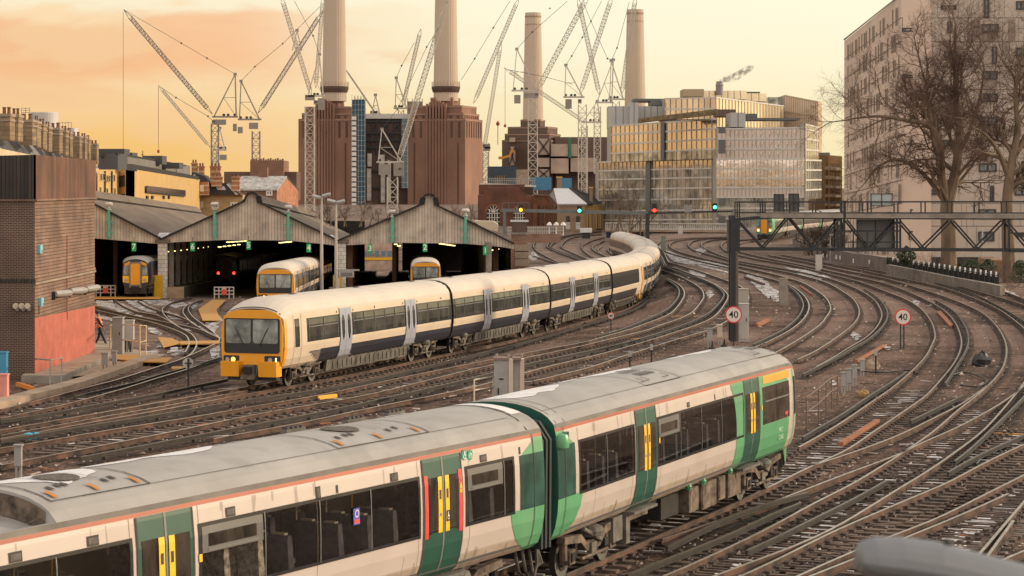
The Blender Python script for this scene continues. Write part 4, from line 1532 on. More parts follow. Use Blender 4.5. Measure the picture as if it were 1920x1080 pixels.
def cab465(train, L, p0, p1, sgn, lit=True, number='', detail=True):
 c = Car(train, P465, L, p0, p1, sgn, nose465)
 bands = [(.96, 1.55, P_CREAM), (1.55, 1.91, P_CREAM), (1.91, 2.88, P_CREAM), (2.88, 3.14, P_CREAM), (3.14, 3.19, NWB[4][2]),
   (.96, 1.55, P_NAVY, lambda x: x > 3.9), (1.91, 2.88, BAND, lambda x: x > 2.35)]
 c.body(bands, P_CREAMROOF, P_BLACK, [0, .06, .2, .4, .7, 1.1, 1.7, 2.35, 3.9, 6, 10, 14, L])
 # ragged fade of the navy paint towards the cab
 m = MB()
 for i in range(11):
  z0 = .98 + i * .05
  c.patch(m, 3.9 - .12 * i - .2 * (i % 2), 3.92, z0, z0 + .028 + .001 * i, P_NAVY, .004)
 c.sub('navy_fade', m)
 # front
 def fr(y, z, off=0.0):
  w, dr = nose465(0)
  z = z - c.low * (1 - sstep(3.1, 3.63, z))
  return Vector((-off, y, z - dr * sstep(2.5, 3.7, z)))
 def fpoly(mb, pts, mat, off, th=.02):
  mb.prism([fr(y, z, off) for y, z in pts], (-th, 0, 0), mat)
 def rrect(y0, y1, z0, z1, r, n=4):
  out = []
  for cy, cz, a0 in ((y1 - r, z1 - r, 0), (y0 + r, z1 - r, 90), (y0 + r, z0 + r, 180), (y1 - r, z0 + r, 270)):
   for i in range(n + 1):
    a = R(a0 + 90 * i / n)
    out.append((cy + r * math.cos(a), cz + r * math.sin(a)))
  return out
 mb = MB()
 fpoly(mb, [(-1.12, .98), (1.12, .98), (1.28, 1.3), (1.335, 1.9), (1.32, 2.6), (1.22, 3.25), (1.02, 3.46), (.6, 3.58), (-.6, 3.58), (-1.02, 3.46), (-1.22, 3.25), (-1.32, 2.6), (-1.335, 1.9), (-1.28, 1.3)], P_ORANGE, -.01, .07)
 # orange returns round the front edge
 for sg in (1, -1):
  c.patch(mb, .0, .26, .98, 3.05, P_ORANGE, .006, sg=sg)
 c.sub('front_panel', mb)
 mb = MB()
 fpoly(mb, rrect(-1.2, 1.2, 1.58, 3.12, .12), P_BLACK, .06, .02)
 c.sub('windscreen_surround', mb)
 for k in (-1, 1):
  mb = MB()
  y0, y1 = sorted((k * .05, k * 1.12))
  fpoly(mb, rrect(y0, y1, 1.98, 3.03, .09), SCREEN, .08, .008)
  c.sub('windscreen', mb)
  mb = MB()
  mb.bar(fr(k * .35, 1.9, .10), fr(k * .62, 2.45, .10), .03, P_BLACK)
  mb.bar(fr(k * .55, 2.3, .105), fr(k * .72, 2.62, .105), .02, P_BLACK)
  c.sub('windscreen_wiper', mb)
  mb = MB()
  y0, y1 = sorted((k * .55, k * 1.22))
  fpoly(mb, rrect(y0, y1, 1.17, 1.49, .05), P_BLACK, .06, .03)
  c.sub('headlamp_housing', mb)
  mb = MB()
  mb.disc(fr(k * .80, 1.33, .092), .09, (-1, 0, 0), LAMP_ON if (lit and k * sgn < 0) else LAMP_OFF, 14, .01)
  if lit and k * sgn > 0:
   mb.box(fr(k * 1.05, 1.33, .095), (.01, .05, .16), LAMP_W)
  else:
   mb.disc(fr(k * 1.05, 1.33, .092), .08, (-1, 0, 0), LAMP_OFF, 12, .01)
  c.sub('headlamp', mb)
  mb = MB()
  ya, yb = sorted((k * .42, k * 1.20))
  mb.prism([(-.45, ya, 1.12), (-.45, yb, 1.12), (-.40, yb, .52), (-.40, ya, .52)], (.55, 0, 0), P_ORANGE)
  c.sub('buffer_cowl', mb)
 mb = MB()
 mb.bx(-.05, .3, -1.05, 1.05, .35, 1.0, P_BLACK)
 mb.bx(-.42, .0, -.22, .22, .62, .98, P_UNDER2)
 mb.bx(-.52, -.1, -.3, .3, .42, .62, P_UNDER)
 mb.bx(-.62, -.4, -.16, .16, .66, .92, P_UDARK)
 for k in (-.3, .28):
  mb.tube([(-.2, k, .9), (-.32, k, .6), (-.2, k, .4)], .03, P_UNDER2, 6)
 c.sub('coupler', mb)
 mb = MB()
 c.patch(mb, .0, 1.1, 3.14, 3.185, NWB[4][2], .01)
 fpoly(mb, [(-1.3, 1.10), (1.3, 1.10), (1.3, 1.13), (-1.3, 1.13)], P_ORANGE, .06, .03)
 c.sub('front_trim', mb)
 if number:
  text_mesh(number, .17, WHITE_SIGN, 'unit_number', c.o, Matrix.Translation(fr(-.9 * sgn * -1 * -1, 1.72, .086)) @ Matrix.Rotation(R(-90), 4, 'Z') @ FACING, .002)
 # cab door
 mb = MB()
 for e in (.95, 1.75):
  c.patch(mb, e, e + .02, 1.0, 3.1, P_SEAM, .01)
 c.patch(mb, 1.08, 1.55, 1.78, 2.92, BAND, .012)
 c.patch(mb, 1.13, 1.5, 1.85, 2.85, WIN2, .016)
 c.sub('cab_door', mb, True)
 return finish465(c, L, 2.4, cab=True)
def finish465(c, L, w0, cab):
 k = L / 20.4
 d1, d2 = 6.6 * k, 14.7 * k
 door465(c, d1)
 door465(c, d2)
 windows465(c, w0 + .1, d1 - .85, 2 if cab else 3)
 windows465(c, d1 + .85, d2 - .85, 5)
 windows465(c, d2 + .85, L - .35, 3)
 m = MB()
 for x_ in (d1 - .95, d1 + .95, d2 - .95, d2 + .95):
  c.patch(m, x_ - .04, x_ + .04, 2.94, 3.03, P_SEAM, .01)
 c.patch(m, L * .5 - .12, L * .5 - .02, 2.93, 3.05, P_SEAM, .01)
 c.patch(m, L - 1.5, L - 1.3, 2.95, 3.04, WFRAME, .01)
 c.patch(m, .02, .05, .98, 3.15, P_SEAM, .02)
 c.patch(m, L - .06, L - .01, .98, 3.15, P_SEAM, .02)
 c.sub('body_marks', m)
 c.sub('bogie', bogie_mesh(2.9 * k))
 c.sub('bogie', bogie_mesh(L - 2.9 * k))
 skirt465(c, 5.1 * k, L - 5.1 * k)
 roof465(c, 3.0, L - 1.5)
 m = MB()
 for q in range(4):
  m.prism([(L + .02 + q * .1, -1.2, 1.0), (L + .02 + q * .1, 1.2, 1.0), (L + .02 + q * .1, 1.2, 3.0), (L + .02 + q * .1, .8, 3.35), (L + .02 + q * .1, -.8, 3.35), (L + .02 + q * .1, -1.2, 3.0)], (.06, 0, 0), RUBBER)
 c.sub('gangway', m)
 return c
def mid465(train, L, p0, p1, sgn):
 c = Car(train, P465, L, p0, p1, sgn)
 c.body(NWB, P_CREAMROOF, P_BLACK, [0, L * .25, L * .5, L * .75, L])
 return finish465(c, L, .2, cab=False)
nwc = list(reversed(shift(nwR, .7525)))
nwcum = [0.0]
for a_, b_ in zip(nwc, nwc[1:]):
 nwcum.append(nwcum[-1] + (b_ - a_).length)
def on_nw(s_):
 for i in range(len(nwc) - 1):
  if nwcum[i + 1] >= s_:
   return nwc[i].lerp(nwc[i + 1], (s_ - nwcum[i]) / (nwcum[i + 1] - nwcum[i]))
 return nwc[-1] + (nwc[-1] - nwc[-2]).normalized() * (s_ - nwcum[-1])
def place_car(c_obj, train, p0, p1, L):
 """A copy of a built carriage set between two track points."""
 d = p1 - p0
 n = dup(c_obj, train)
 n.location = p0 - _wl[train]
 n.rotation_euler = (0, -math.atan2(d.z, math.hypot(d.x, d.y)), math.atan2(d.y, d.x))
 n.scale = ((d.length - .35) / L, 1, 1)
 return n
TNW = empty('electric_train', on_nw(30), 'long cream and navy electric train with amber headlamp, curving away across the middle', 'train')
ends = [19.2, 40.3, 59.9, 80.4, 98.6]
cabc = cab465(TNW, ends[1] - ends[0] - .35, on_nw(ends[0]), on_nw(ends[1] - .35), -1, True)
midc = mid465(TNW, ends[2] - ends[1] - .35, on_nw(ends[1]), on_nw(ends[2] - .35), -1)
place_car(midc.o, TNW, on_nw(ends[2]), on_nw(ends[3]), midc.L)
place_car(cabc.o, TNW, on_nw(ends[4]), on_nw(ends[3]), cabc.L)       # the rear cab of the first unit, turned round
s_ = ends[4] + .5
for i in range(7):
 e_ = s_ + 20.0
 place_car(cabc.o if i in (0, 4) else midc.o, TNW, on_nw(s_), on_nw(e_), cabc.L if i in (0, 4) else midc.L)
 s_ = e_
# ---------------------------------------------------------------- signal hut, station roofs, gantries
def boardmat(name, c1, c2, gap, w=.25, plane='x', rough=.85, var=.3):
 return brickmat(name, plane, c1, c2, gap, size=(w, 60.0), msize=.018, rough=rough, var=var)
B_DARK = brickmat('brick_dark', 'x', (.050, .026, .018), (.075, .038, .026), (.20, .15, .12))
B_SIDE = brickmat('brick_sunlit_side', 'y', (.165, .100, .070), (.215, .13, .09), (.055, .035, .027), size=(1.9, .15), msize=.02, var=.35)  # lighter copy of the hut brick, sunlit tone put into the colour
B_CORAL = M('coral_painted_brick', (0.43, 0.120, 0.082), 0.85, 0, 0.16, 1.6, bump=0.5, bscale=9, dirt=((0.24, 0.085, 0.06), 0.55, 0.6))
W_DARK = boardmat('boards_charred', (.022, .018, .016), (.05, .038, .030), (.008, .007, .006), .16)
W_SIDE = boardmat('boards_brown', (.155, .070, .040), (.085, .040, .026), (.018, .010, .008), .42, 'y')
CONC = M('concrete', (0.26, 0.225, 0.19), 0.9, 0, 0.25, 1.2, dirt=((0.12, 0.095, 0.08), 0.8, 0.5), bump=0.2)
CONC_TAN = M('concrete_tan', (0.33, 0.25, 0.18), 0.9, 0, 0.25, 0.8, dirt=((0.17, 0.12, 0.085), 0.7, 0.5), bump=0.2)
METAL = M('galvanised_metal', (0.36, 0.345, 0.325), 0.5, 0.4, 0.15, 3.0)
METAL_D = M('painted_dark_steel', (0.022, 0.022, 0.024), 0.6, 0.1, 0.3, 2.0)
BEIGE = M('beige_paint', (0.52, 0.44, 0.35), 0.6, 0, 0.08, 2)
GREYBOX = M('grey_cabinet_paint', (0.30, 0.29, 0.275), 0.55, 0, 0.12, 1.5, dirt=((0.15, 0.13, 0.11), 1.3, 0.4))
PALEBOX = M('pale_cabinet_paint', (0.50, 0.47, 0.43), 0.55, 0, 0.10, 1.5, dirt=((0.28, 0.24, 0.20), 1.3, 0.4))
BLUEBOX = M('blue_paint', (0.05, 0.25, 0.42), 0.5, 0, 0.1, 2)
SKYBOX = M('pale_blue_paint', (0.20, 0.47, 0.56), 0.5)
PINK = M('salmon_paint', (0.62, 0.25, 0.20), 0.7, 0, 0.1, 2)
YRAIL = M('cream_handrail', (0.62, 0.46, 0.26), 0.6)
GRATE = M('ochre_grating', (0.44, 0.22, 0.04), 0.7, 0, 0.16, 3.0, stretch=(1, 6, 1))
def hut():
 p0, p1 = G(65, 705), G(176, 657)
 x1, y0 = p0.x, p0.y
 y1 = x1 * F / (177.5 - 960)
 x0 = x1 - 14
 root = empty('signal_hut', (x1 - 5, y0 + 5, -.2), 'brick railway hut with dark timber cladding on top and a coral painted lower wall', 'hut')
 mb = MB()
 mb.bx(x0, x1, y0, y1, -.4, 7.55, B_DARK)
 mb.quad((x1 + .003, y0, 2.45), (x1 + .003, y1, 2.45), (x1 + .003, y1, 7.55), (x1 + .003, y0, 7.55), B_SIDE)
 mk('wall', mb, root)
 mb = MB()
 mb.prism([(x1 + .012, y0 - .0, -.4), (x1 + .012, y1, -.4), (x1 + .012, y1, 2.25), (x1 + .012, y0, 2.47)], (-.012, 0, 0), B_CORAL)
 mk('painted_wall', mb, root)
 mb = MB()
 mb.bx(x1 - .2, x1 + .04, y0 + .02, y1, 3.98, 4.12, B_SIDE)
 mb.bx(x0, x1 + .02, y0 - .03, y0 + .1, 3.98, 4.15, W_DARK)
 mb.bx(x1 - .1, x1 + .07, y0 + .02, y1, 3.90, 3.985, CONC_TAN)
 mk('string_course', mb, root)
 mb = MB()
 za = 9.45
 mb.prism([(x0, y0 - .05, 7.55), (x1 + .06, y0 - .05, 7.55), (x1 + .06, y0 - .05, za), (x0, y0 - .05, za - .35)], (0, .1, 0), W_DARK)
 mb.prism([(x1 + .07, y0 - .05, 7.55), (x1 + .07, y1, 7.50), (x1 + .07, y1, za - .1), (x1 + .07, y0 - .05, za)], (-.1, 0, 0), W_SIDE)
 mk('timber_cladding', mb, root)
 mb = MB()
 mb.bx(x0, x1 + .12, y0 - .1, y1, 7.47, 7.55, B_SIDE)
 mk('cladding_ledge', mb, root)
 mb = MB()
 mb.bx(x0, x1, y0, y1, za - .6, za - .5, W_DARK)
 mk('flat_roof', mb, root)
 def s(px, py):     # a point on the right wall
  y = x1 * F / (px - 960)
  return Vector((x1, y, H - (py - YH) / F * y))
 for (a, b) in (((97, 551), (125, 549)), ((126, 546), (154, 544)), ((156, 542), (178, 539))):
  mb = MB()
  p, q = s(*a), s(*b)
  p.x += .16; q.x += .16
  mb.tube([p, p.lerp(q, .12), p.lerp(q, .85), q], [.10, .15, .16, .13], METAL, 10)
  mb.box((x1 + .08, p.y, p.z - .1), (.16, .06, .35), METAL_D)
  mk('flood_lamp', mb, root)
 for px, py in ((72, 467), (74, 566)):
  p = s(px, py)
  mb = MB()
  mb.box((x1 + .07, p.y, p.z), (.14, .55, .36), SKYBOX)
  mb.box((x1 + .145, p.y + .1, p.z - .1), (.012, .12, .08), METAL_D)
  mk('junction_box', mb, root)
 mb = MB()
 p, q = s(72, 572), s(72, 590)
 mb.tube([(x1 + .03, p.y, p.z), (x1 + .03, p.y, q.z)], .02, METAL_D, 5)
 p, q = s(125, 440), s(125, 600)
 mb.tube([(x1 + .03, p.y, p.z), (x1 + .03, p.y, q.z)], .025, B_CORAL, 5)
 mk('conduit', mb, root)
 for px in (31, 42, 53):
  p = W(px, 573, y0)
  mb = MB()
  mb.tube([(p.x, y0 + .05, p.z), (p.x, y0 - .22, p.z)], .03, METAL, 6)
  mb.tube([(p.x - .02, y0 - .2, p.z + .02), (p.x + .03, y0 - .32, p.z)], [.07, .13], BEIGE, 10)
  mb.tube([(p.x + .05, y0 - .1, p.z - .12), (p.x + .07, y0 - .2, p.z - .14)], [.05, .09], METAL, 8)
  mk('spot_lamp', mb, root)
 # raised path along the wall
 a, b = G(48, 722), G(118, 720)
 mb = MB()
 zt = .12
 pts = [G(40, 704, zt), G(118, 704, zt), G(200, 668, zt), G(218, 640, zt), G(176, 640, zt), G(63, 690, zt)]
 mb.poly(pts, CONC_TAN)
 for p, q in zip(pts, pts[1:] + pts[:1]):
  mb.quad(p, q, (q.x, q.y, -.5), (p.x, p.y, -.5), CONC)
 mk('path', mb, kind='structure')
 # trackside walkway edged with boards
 mb = MB()
 up = [(-10, 748), (60, 730), (118, 716), (160, 704), (205, 688), (250, 672), (288, 663), (310, 664)]
 lo = [(-10, 758), (60, 739), (118, 726), (160, 714), (205, 699), (250, 683), (280, 672), (300, 670)]
 U = [G(x, y, .03) for x, y in up]
 L_ = [G(x, y, .03) for x, y in lo]
 for i in range(len(U) - 1):
  mb.quad(L_[i], L_[i + 1], U[i + 1], U[i], CONC_TAN)
  mb.quad(L_[i], L_[i + 1], L_[i + 1] + Vector((0, 0, -.35)), L_[i] + Vector((0, 0, -.35)), CONC_TAN)
 mk('footpath', mb, kind='structure')
 # platform of trodden earth and slabs between the hut and the tracks
 mb = MB()
 mb.poly([G(x, y, -.1) for x, y in ((60, 712), (160, 704), (290, 664), (255, 655), (215, 655))], CONC_TAN)
 mk('cess_path', mb, kind='structure')
hut()
def railing(name, label, posts, rails, mat, r=.03, cat='handrail', group=None):
 """posts: ((px,py base),(px,py top)) on the ground; rails between tops."""
 base = G(*posts[0][0])
 root = empty(name, base, label, cat, group)
 tops = []
 for (bx_, by), (tx, ty) in posts:
  p = G(bx_, by)
  t = W(tx, ty, p.y)
  mb = MB()
  mb.tube([(p.x, p.y, p.z - .2), t], r, mat, 6)
  mk('post', mb, root)
  tops.append((p, t))
 for f in rails:
  mb = MB()
  mb.tube([p.lerp(t, f) for p, t in tops], r, mat, 6)
  mk('rail', mb, root)
 return root
railing('handrail', 'thin grey metal handrail at the corner of the coral hut wall', [((62, 700), (62, 672)), ((94, 721), (94, 675)), ((115, 712), (116, 671))], (1.0,), METAL, .035)
def cabinet(name, label, px, pyb, pyt, wpx, mat, cat='cabinet', depth=.5, legs=False, cap=None, group=None, posts=None, doors=0):
 p = G(px, pyb)
 k = F / p.y
 w = wpx / k
 h = (pyb - pyt) / k
 root = empty(name, (p.x, p.y, p.z - .2), label, cat, group)
 mb = MB()
 z0 = p.z - .2 + (h * .5 if legs else 0)
 mb.bx(p.x - w / 2, p.x + w / 2, p.y, p.y + depth, z0, p.z + h, mat)
 mk('body', mb, root)
 mb = MB()
 mb.prism([(p.x - w / 2 - .03, p.y - .03, p.z + h), (p.x + w / 2 + .03, p.y - .03, p.z + h), (p.x + w / 2 + .03, p.y + depth + .03, p.z + h), (p.x - w / 2 - .03, p.y + depth + .03, p.z + h)], (0, 0, .05), cap or mat)
 mk('lid', mb, root)
 if legs:
  for sx in (-1, 1):
   mb = MB()
   mb.bx(p.x + sx * w * .3 - .03, p.x + sx * w * .3 + .03, p.y + .1, p.y + .2, p.z - .2, z0, METAL)
   mk('leg', mb, root)
 for i in range(doors):
  mb = MB()
  a = p.x - w / 2 + w * i / doors + .04
  b = p.x - w / 2 + w * (i + 1) / doors - .04
  mb.bx(a, b, p.y - .025, p.y - .003, z0 + .15, p.z + h - .08, mat)
  mk('cabinet_door', mb, root)
  mb = MB()
  mb.bx(b - .12, b - .08, p.y - .05, p.y - .028, p.z + h * .5, p.z + h * .5 + .16, METAL_D)
  mk('handle', mb, root)
 return root
cabinet('blue_cabinet', 'blue metal cabinet against the front of the brick hut at the picture edge', 3, 712, 662, 17, BLUEBOX, depth=.4, legs=False, cap=BLUEBOX)
cabinet('pink_block', 'salmon painted block below the blue cabinet', 3, 745, 704, 20, PINK, 'block', depth=.4)
cabinet('location_cabinet', 'tall grey cabinet behind the cream railing near the coral wall', 220, 660, 597, 19, GREYBOX, depth=.6, doors=1)
cabinet('equipment_box', 'white box on dark cables next to the tall grey cabinet', 242, 657, 602, 16, PALEBOX, 'box', depth=.35, legs=True)
def bundle(name, label, px, py0, py1, n, mat, cat):
 p = G(px, py1)
 mb = MB()
 for i in range(n):
  x = p.x + (i - n / 2) * .07
  t = W(px, py0, p.y)
  mb.tube([(x, p.y + .1, t.z), (x + rnd.uniform(-.05, .05), p.y + .05, (t.z + p.z) / 2), (x + rnd.uniform(-.1, .1), p.y, p.z - .15)], .03, mat, 5)
 tag(mk(name, mb), label, cat)
bundle('cable_bundle', 'black cables hanging under the white equipment box', 242, 628, 656, 6, P_BLACK, 'cables')
railing('handrail', 'cream guard railing in front of the tall grey cabinet', [((206, 658), (207, 610)), ((215, 655), (215, 608)), ((262, 668), (262, 610)), ((273, 662), (274, 611))], (1.0, .45), YRAIL, .035)
for i, (px, b, t, w_, lab) in enumerate(((196, 690, 663, 12, 'grey twin relay box on short legs beside the hut walkway'), (214, 684, 660, 8, 'small grey box on a post next to the ochre boards'))):
 cabinet('relay_box', lab, px, b, t, w_, GREYBOX, 'box', depth=.2, legs=True)
def deck(label, px, mat=GRATE, th=.05, dz=-.06, name='walkway_board', cat='walkway'):
 mb = MB()
 pts = [G(x, y, dz) for x, y in px]
 mb.prism(pts, (0, 0, th), mat)
 tag(mk(name, mb), label, cat)
deck('long ochre crossing board beside the grey relay boxes', [(206, 674), (222, 666), (262, 668), (248, 678)])
deck('ochre crossing board next to the trackside footpath', [(268, 680), (276, 672), (322, 672), (312, 681)])
deck('ochre board at the curve of the rail beyond the railing', [(296, 633), (324, 636), (340, 644), (306, 652)])
deck('narrow ochre strip across the converging rails', [(338, 641), (412, 640), (412, 645), (338, 647)])
deck('large ochre grating deck lying left of the cream train roof', [(398, 563), (424, 563), (406, 582), (414, 602), (380, 602), (372, 581)])
deck('ochre strip along the platform end under the roof', [(176, 557), (300, 557), (300, 561), (176, 561)])
deck('short yellow strip beyond the round grey disc', [(322, 689), (345, 689), (345, 693), (322, 693)])
def disc_signal():
 p = G(353, 716)
 root = empty('disc_signal', p, 'back of a round grey shunting disc on a dark post', 'signal')
 mb = MB()
 t = W(353, 672, p.y)
 mb.bar((p.x, p.y, p.z - .2), (p.x, p.y, t.z), .07, METAL_D)
 mk('post', mb, root)
 mb = MB()
 c = W(352, 681, p.y)
 mb.disc((c.x, p.y + .05, c.z), .22, (0, -1, 0), PALEBOX, 22, -.04)
 mk('disc', mb, root)
 mb = MB()
 mb.box((p.x, p.y - .04, c.z), (.30, .04, .05), METAL_D)
 mk('bracket', mb, root)
disc_signal()
# ---- station roofs
BOARDS = boardmat('valance_boards', (.42, .355, .295), (.52, .44, .365), (.10, .08, .064), .28, var=.35)
SLATE = M('old_roof_sheet', (0.155, 0.118, 0.088), 0.95, 0, 0.22, 0.8, stretch=(.35, .1, 1), dirt=((0.085, 0.065, 0.05), 0.25, 0.6))
SLATE2 = M('old_roof_patch', (0.125, 0.085, 0.070), 0.95, 0, 0.35, 2.0)
FASCIA = M('black_fascia', (0.014, 0.012, 0.011), 0.8)
INSIDE = M('dark_timber', (0.020, 0.015, 0.012), 0.95, 0, 0.4, 1.0)  # near-black timber lining the roofs
PIPE = M('verdigris_pipe', (0.115, 0.36, 0.26), 0.6, 0, 0.15, 3)
TILE = brickmat('white_column_tile', 'x', (.55, .50, .45), (.60, .55, .50), (.25, .22, .20), size=(.5, .38), msize=.02)
POSTW = M('pale_column', (0.30, 0.255, 0.215), 0.8, 0, 0.2, 1)
YPANEL = M('yellow_panel', (0.72, 0.40, 0.012), 0.6, 0, .08, 1)
SIGN_G = M('platform_sign_green', (0.012, 0.36, 0.115), 0.4)
TUBE = M('platform_lamp_lit', (1.0, 0.80, 0.30), 0.5, emit=3.0)
YC = 220.0
AX = Vector((-0.0432, 1.0, -0.0245))        # direction in which the platforms run
def Wc(px, py, back=0.0):
 return W(px, py, YC) + AX * back
def gable(name, label, cx, lv, rv, lvy, rvy, ridgey, sh, vent=13.5, bottom=(), depth=130, pipes=(), right_end=False):
 """cx ridge column, lv/rv valley columns; heights as photo rows at the front plane."""
 root = empty(name, Wc(cx, 555), label, 'station roof', 'gabled roofs over the platforms')
 yl, yr = sh
 # front board
 mb = MB()
 top = [(lv, lvy), (cx - vent - 1, yl), (cx - vent + 2, ridgey + 6), (cx - vent * .5, ridgey + .5), (cx, ridgey - 1), (cx + vent * .5, ridgey + .5), (cx + vent - 2, ridgey + 6), (cx + vent + 1, yr), (rv, rvy)]
 pts = [Wc(x, y) for x, y in top] + [Wc(x, y) for x, y in reversed(bottom)]
 mb.prism(pts, (0, .12, 0), BOARDS)
 mk('gable_boards', mb, root)
 mb = MB()
 for (a, b) in zip(top, top[1:]):
  p, q = Wc(*a), Wc(*b)
  mb.bar(p + Vector((0, -.12, .06)), q + Vector((0, -.12, .06)), .5, FASCIA, .16)
 mk('barge_board', mb, root)
 # slopes
 for side, (vx, vy, ey) in (('l', (lv, lvy, yl)), ('r', (rv, rvy, yr))):
  ex = cx - vent if side == 'l' else cx + vent
  mb = MB()
  a, b = Wc(vx, vy), Wc(ex, ey)
  n = 14
  for i in range(n):
   f0, f1 = i / n * depth, (i + 1) / n * depth
   mb.quad(a + AX * f0, b + AX * f0, b + AX * f1, a + AX * f1, SLATE)
  off = Vector((0, 0, -.15))
  mb.quad(a + off, a + off + AX * depth, b + off + AX * depth, b + off, INSIDE)
  mk('roof_slope', mb, root)
  if side == 'r' and not right_end:
   mb = MB()
   q = [a.lerp(b, .08), a.lerp(b, .42), a.lerp(b, .40), a.lerp(b, .06)]
   up = Vector((0, 0, .03))
   mb.poly([q[0] + AX * 1 + up, q[1] + AX * 6 + up, q[2] + AX * 22 + up, q[3] + AX * 14 + up], SLATE2)
   mk('roof_repair', mb, root)
   mb = MB()
   for k in range(5):
    f = .02 + .02 * k
    mb.quad(a.lerp(b, f) + AX * (.5 + k) + up * 2, a.lerp(b, f + .05) + AX * (1 + k * 2) + up * 2, a.lerp(b, f + .06) + AX * (9 + k * 3) + up * 2, a.lerp(b, f) + AX * (12 - k) + up * 2, SNOW)
   mk('snow_patch', mb, root)
  if side == 'l':
   mb = MB()
   up = Vector((0, 0, .04))
   for k in range(4):
    f = .01 + .025 * k
    mb.quad(a.lerp(b, f) + AX * (.5 + k) + up, a.lerp(b, f + .05) + AX * (1 + k * 2) + up, a.lerp(b, f + .06) + AX * (8 + k * 3) + up, a.lerp(b, f) + AX * (10 - k) + up, SNOW)
   mk('snow_patch', mb, root)
 # ventilator along the ridge
 mb = MB()
 l0, r0 = Wc(cx - vent, yl - 8), Wc(cx + vent, yr - 8)
 lb, rb = Wc(cx - vent, yl), Wc(cx + vent, yr)
 c0 = Wc(cx, ridgey - 2)
 lo, ro = Wc(cx - vent - 6, yl - 1), Wc(cx + vent + 6, yr - 1)
 q1l, q1r = Wc(cx - vent * .55, ridgey + .5), Wc(cx + vent * .55, ridgey + .5)
 prof = [lo, l0, q1l, c0, q1r, r0, ro]
 d = AX * depth
 for a, b in zip(prof, prof[1:]):
  mb.quad(a, b, b + d, a + d, SLATE)
 dn = Vector((0, 0, -.12))
 mb.quad(lo + dn, lo + dn + d, l0 + dn + d, l0 + dn, FASCIA)
 mb.quad(ro + dn, r0 + dn, r0 + dn + d, ro + dn + d, FASCIA)
 mb.quad(lb + Vector((.3, .3, 0)), lb + Vector((.3, .3, 0)) + d, l0 + Vector((.3, .3, 0)) + d, l0 + Vector((.3, .3, 0)), FASCIA)
 mb.quad(rb + Vector((-.3, .3, 0)), r0 + Vector((-.3, .3, 0)), r0 + Vector((-.3, .3, 0)) + d, rb + Vector((-.3, .3, 0)) + d, FASCIA)
 mk('ridge_ventilator', mb, root)
 for px, ty, by in pipes:
  mb = MB()
  t, b = Wc(px, ty) + Vector((0, -.25, 0)), Wc(px, by) + Vector((0, -.25, 0))
  mb.tube([b, t], .17, PIPE, 8)
  mb.lathe(t, [(.28, -.1), (.10, 0), (.10, .2), (.36, .3), (.40, .45), (.25, .6)], PALEBOX, 10)
  for f in (.2, .55):
   q = b.lerp(t, f)
   mb.box(q, (.75, .12, .12), PIPE)
  mk('down_pipe', mb, root)
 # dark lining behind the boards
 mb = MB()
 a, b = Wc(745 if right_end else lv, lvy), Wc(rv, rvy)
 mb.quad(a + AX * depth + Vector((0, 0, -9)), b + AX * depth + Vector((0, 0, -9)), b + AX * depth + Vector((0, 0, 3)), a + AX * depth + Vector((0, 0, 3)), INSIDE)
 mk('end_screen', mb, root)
 return root
gL = gable('platform_roof', 'weathered boarded station roof behind the brick hut, over platform 7', 133, -37, 303, 449, 449, 352, (368, 368), bottom=((-37, 457), (40, 447), (178, 447), (250, 453), (303, 458)), pipes=((205, 391, 447),), depth=128)
gM = gable('platform_roof', 'weathered boarded station gable with ridge vent over platforms 5 and 6', 473, 303, 634, 449, 452, 363, (378, 381), bottom=((303, 458), (330, 454), (420, 450), (541, 451), (610, 458), (634, 461)), pipes=((403, 391, 450), (541, 396, 451)), depth=128)
gR = gable('platform_roof', 'weathered boarded station gable with ridge vent over platforms 1, 2 and 3', 805, 634, 964, 452, 458, 366, (384, 386), bottom=((634, 461), (700, 457), (737, 455), (873, 457), (940, 463), (964, 467)), pipes=((736, 405, 455), (873, 403, 457)), right_end=True, depth=128)
# side wall of the right-hand roof, steel sheet over boards
mb = MB()
a, b = Wc(958, 462), Wc(958, 462) + AX * 110
mb.quad(Vector((a.x, a.y + 1, a.z)), Vector((b.x, b.y, b.z)), Vector((b.x, b.y, b.z - 6)), Vector((a.x, a.y + 1, a.z - 6)), boardmat('side_wall_sheet', (.030, .024, .020), (.05, .036, .028), (.012, .01, .008), 1.1, 'y'))
mb.box((b.x + .3, (a.y + b.y) / 2, a.z - 3.2), (.5, 112, 7.2), CONC, rot=0.043)
mk('side_wall', mb, gR)
p = W(668, 500, 372)  # made-up backdrop for the bright view outdoors, not a vehicle
root = empty('far_backdrop', p, 'stand-in backdrop of a peach and blue building with a yellow band, seen through the far end of platform 3', 'train')
mb = MB()
q = W(742, 463, 372)
mb.bx(p.x - 4, q.x, 372, 375, p.z - 3, q.z + 3, M('pale_peach_side', (.46, .33, .26), .6, 0, .3, .8))
mk('body', mb, root)
mb = MB()
z0, z1 = W(0, 491, 372).z, W(0, 481, 372).z
mb.bx(p.x - 4, q.x, 371.9, 372, z0 + .3, z1 - .2, P_YELLOW)
mk('yellow_band', mb, root)
for i in range(7):
 mb = MB()
 mb.bx(p.x + i * 1.0, p.x + i * 1.0 + .6, 371.88, 371.98, z1 + .1, z1 + .9, M('pale_blue_pane', (.16, .25, .32), .3))
 mk('window', mb, root)
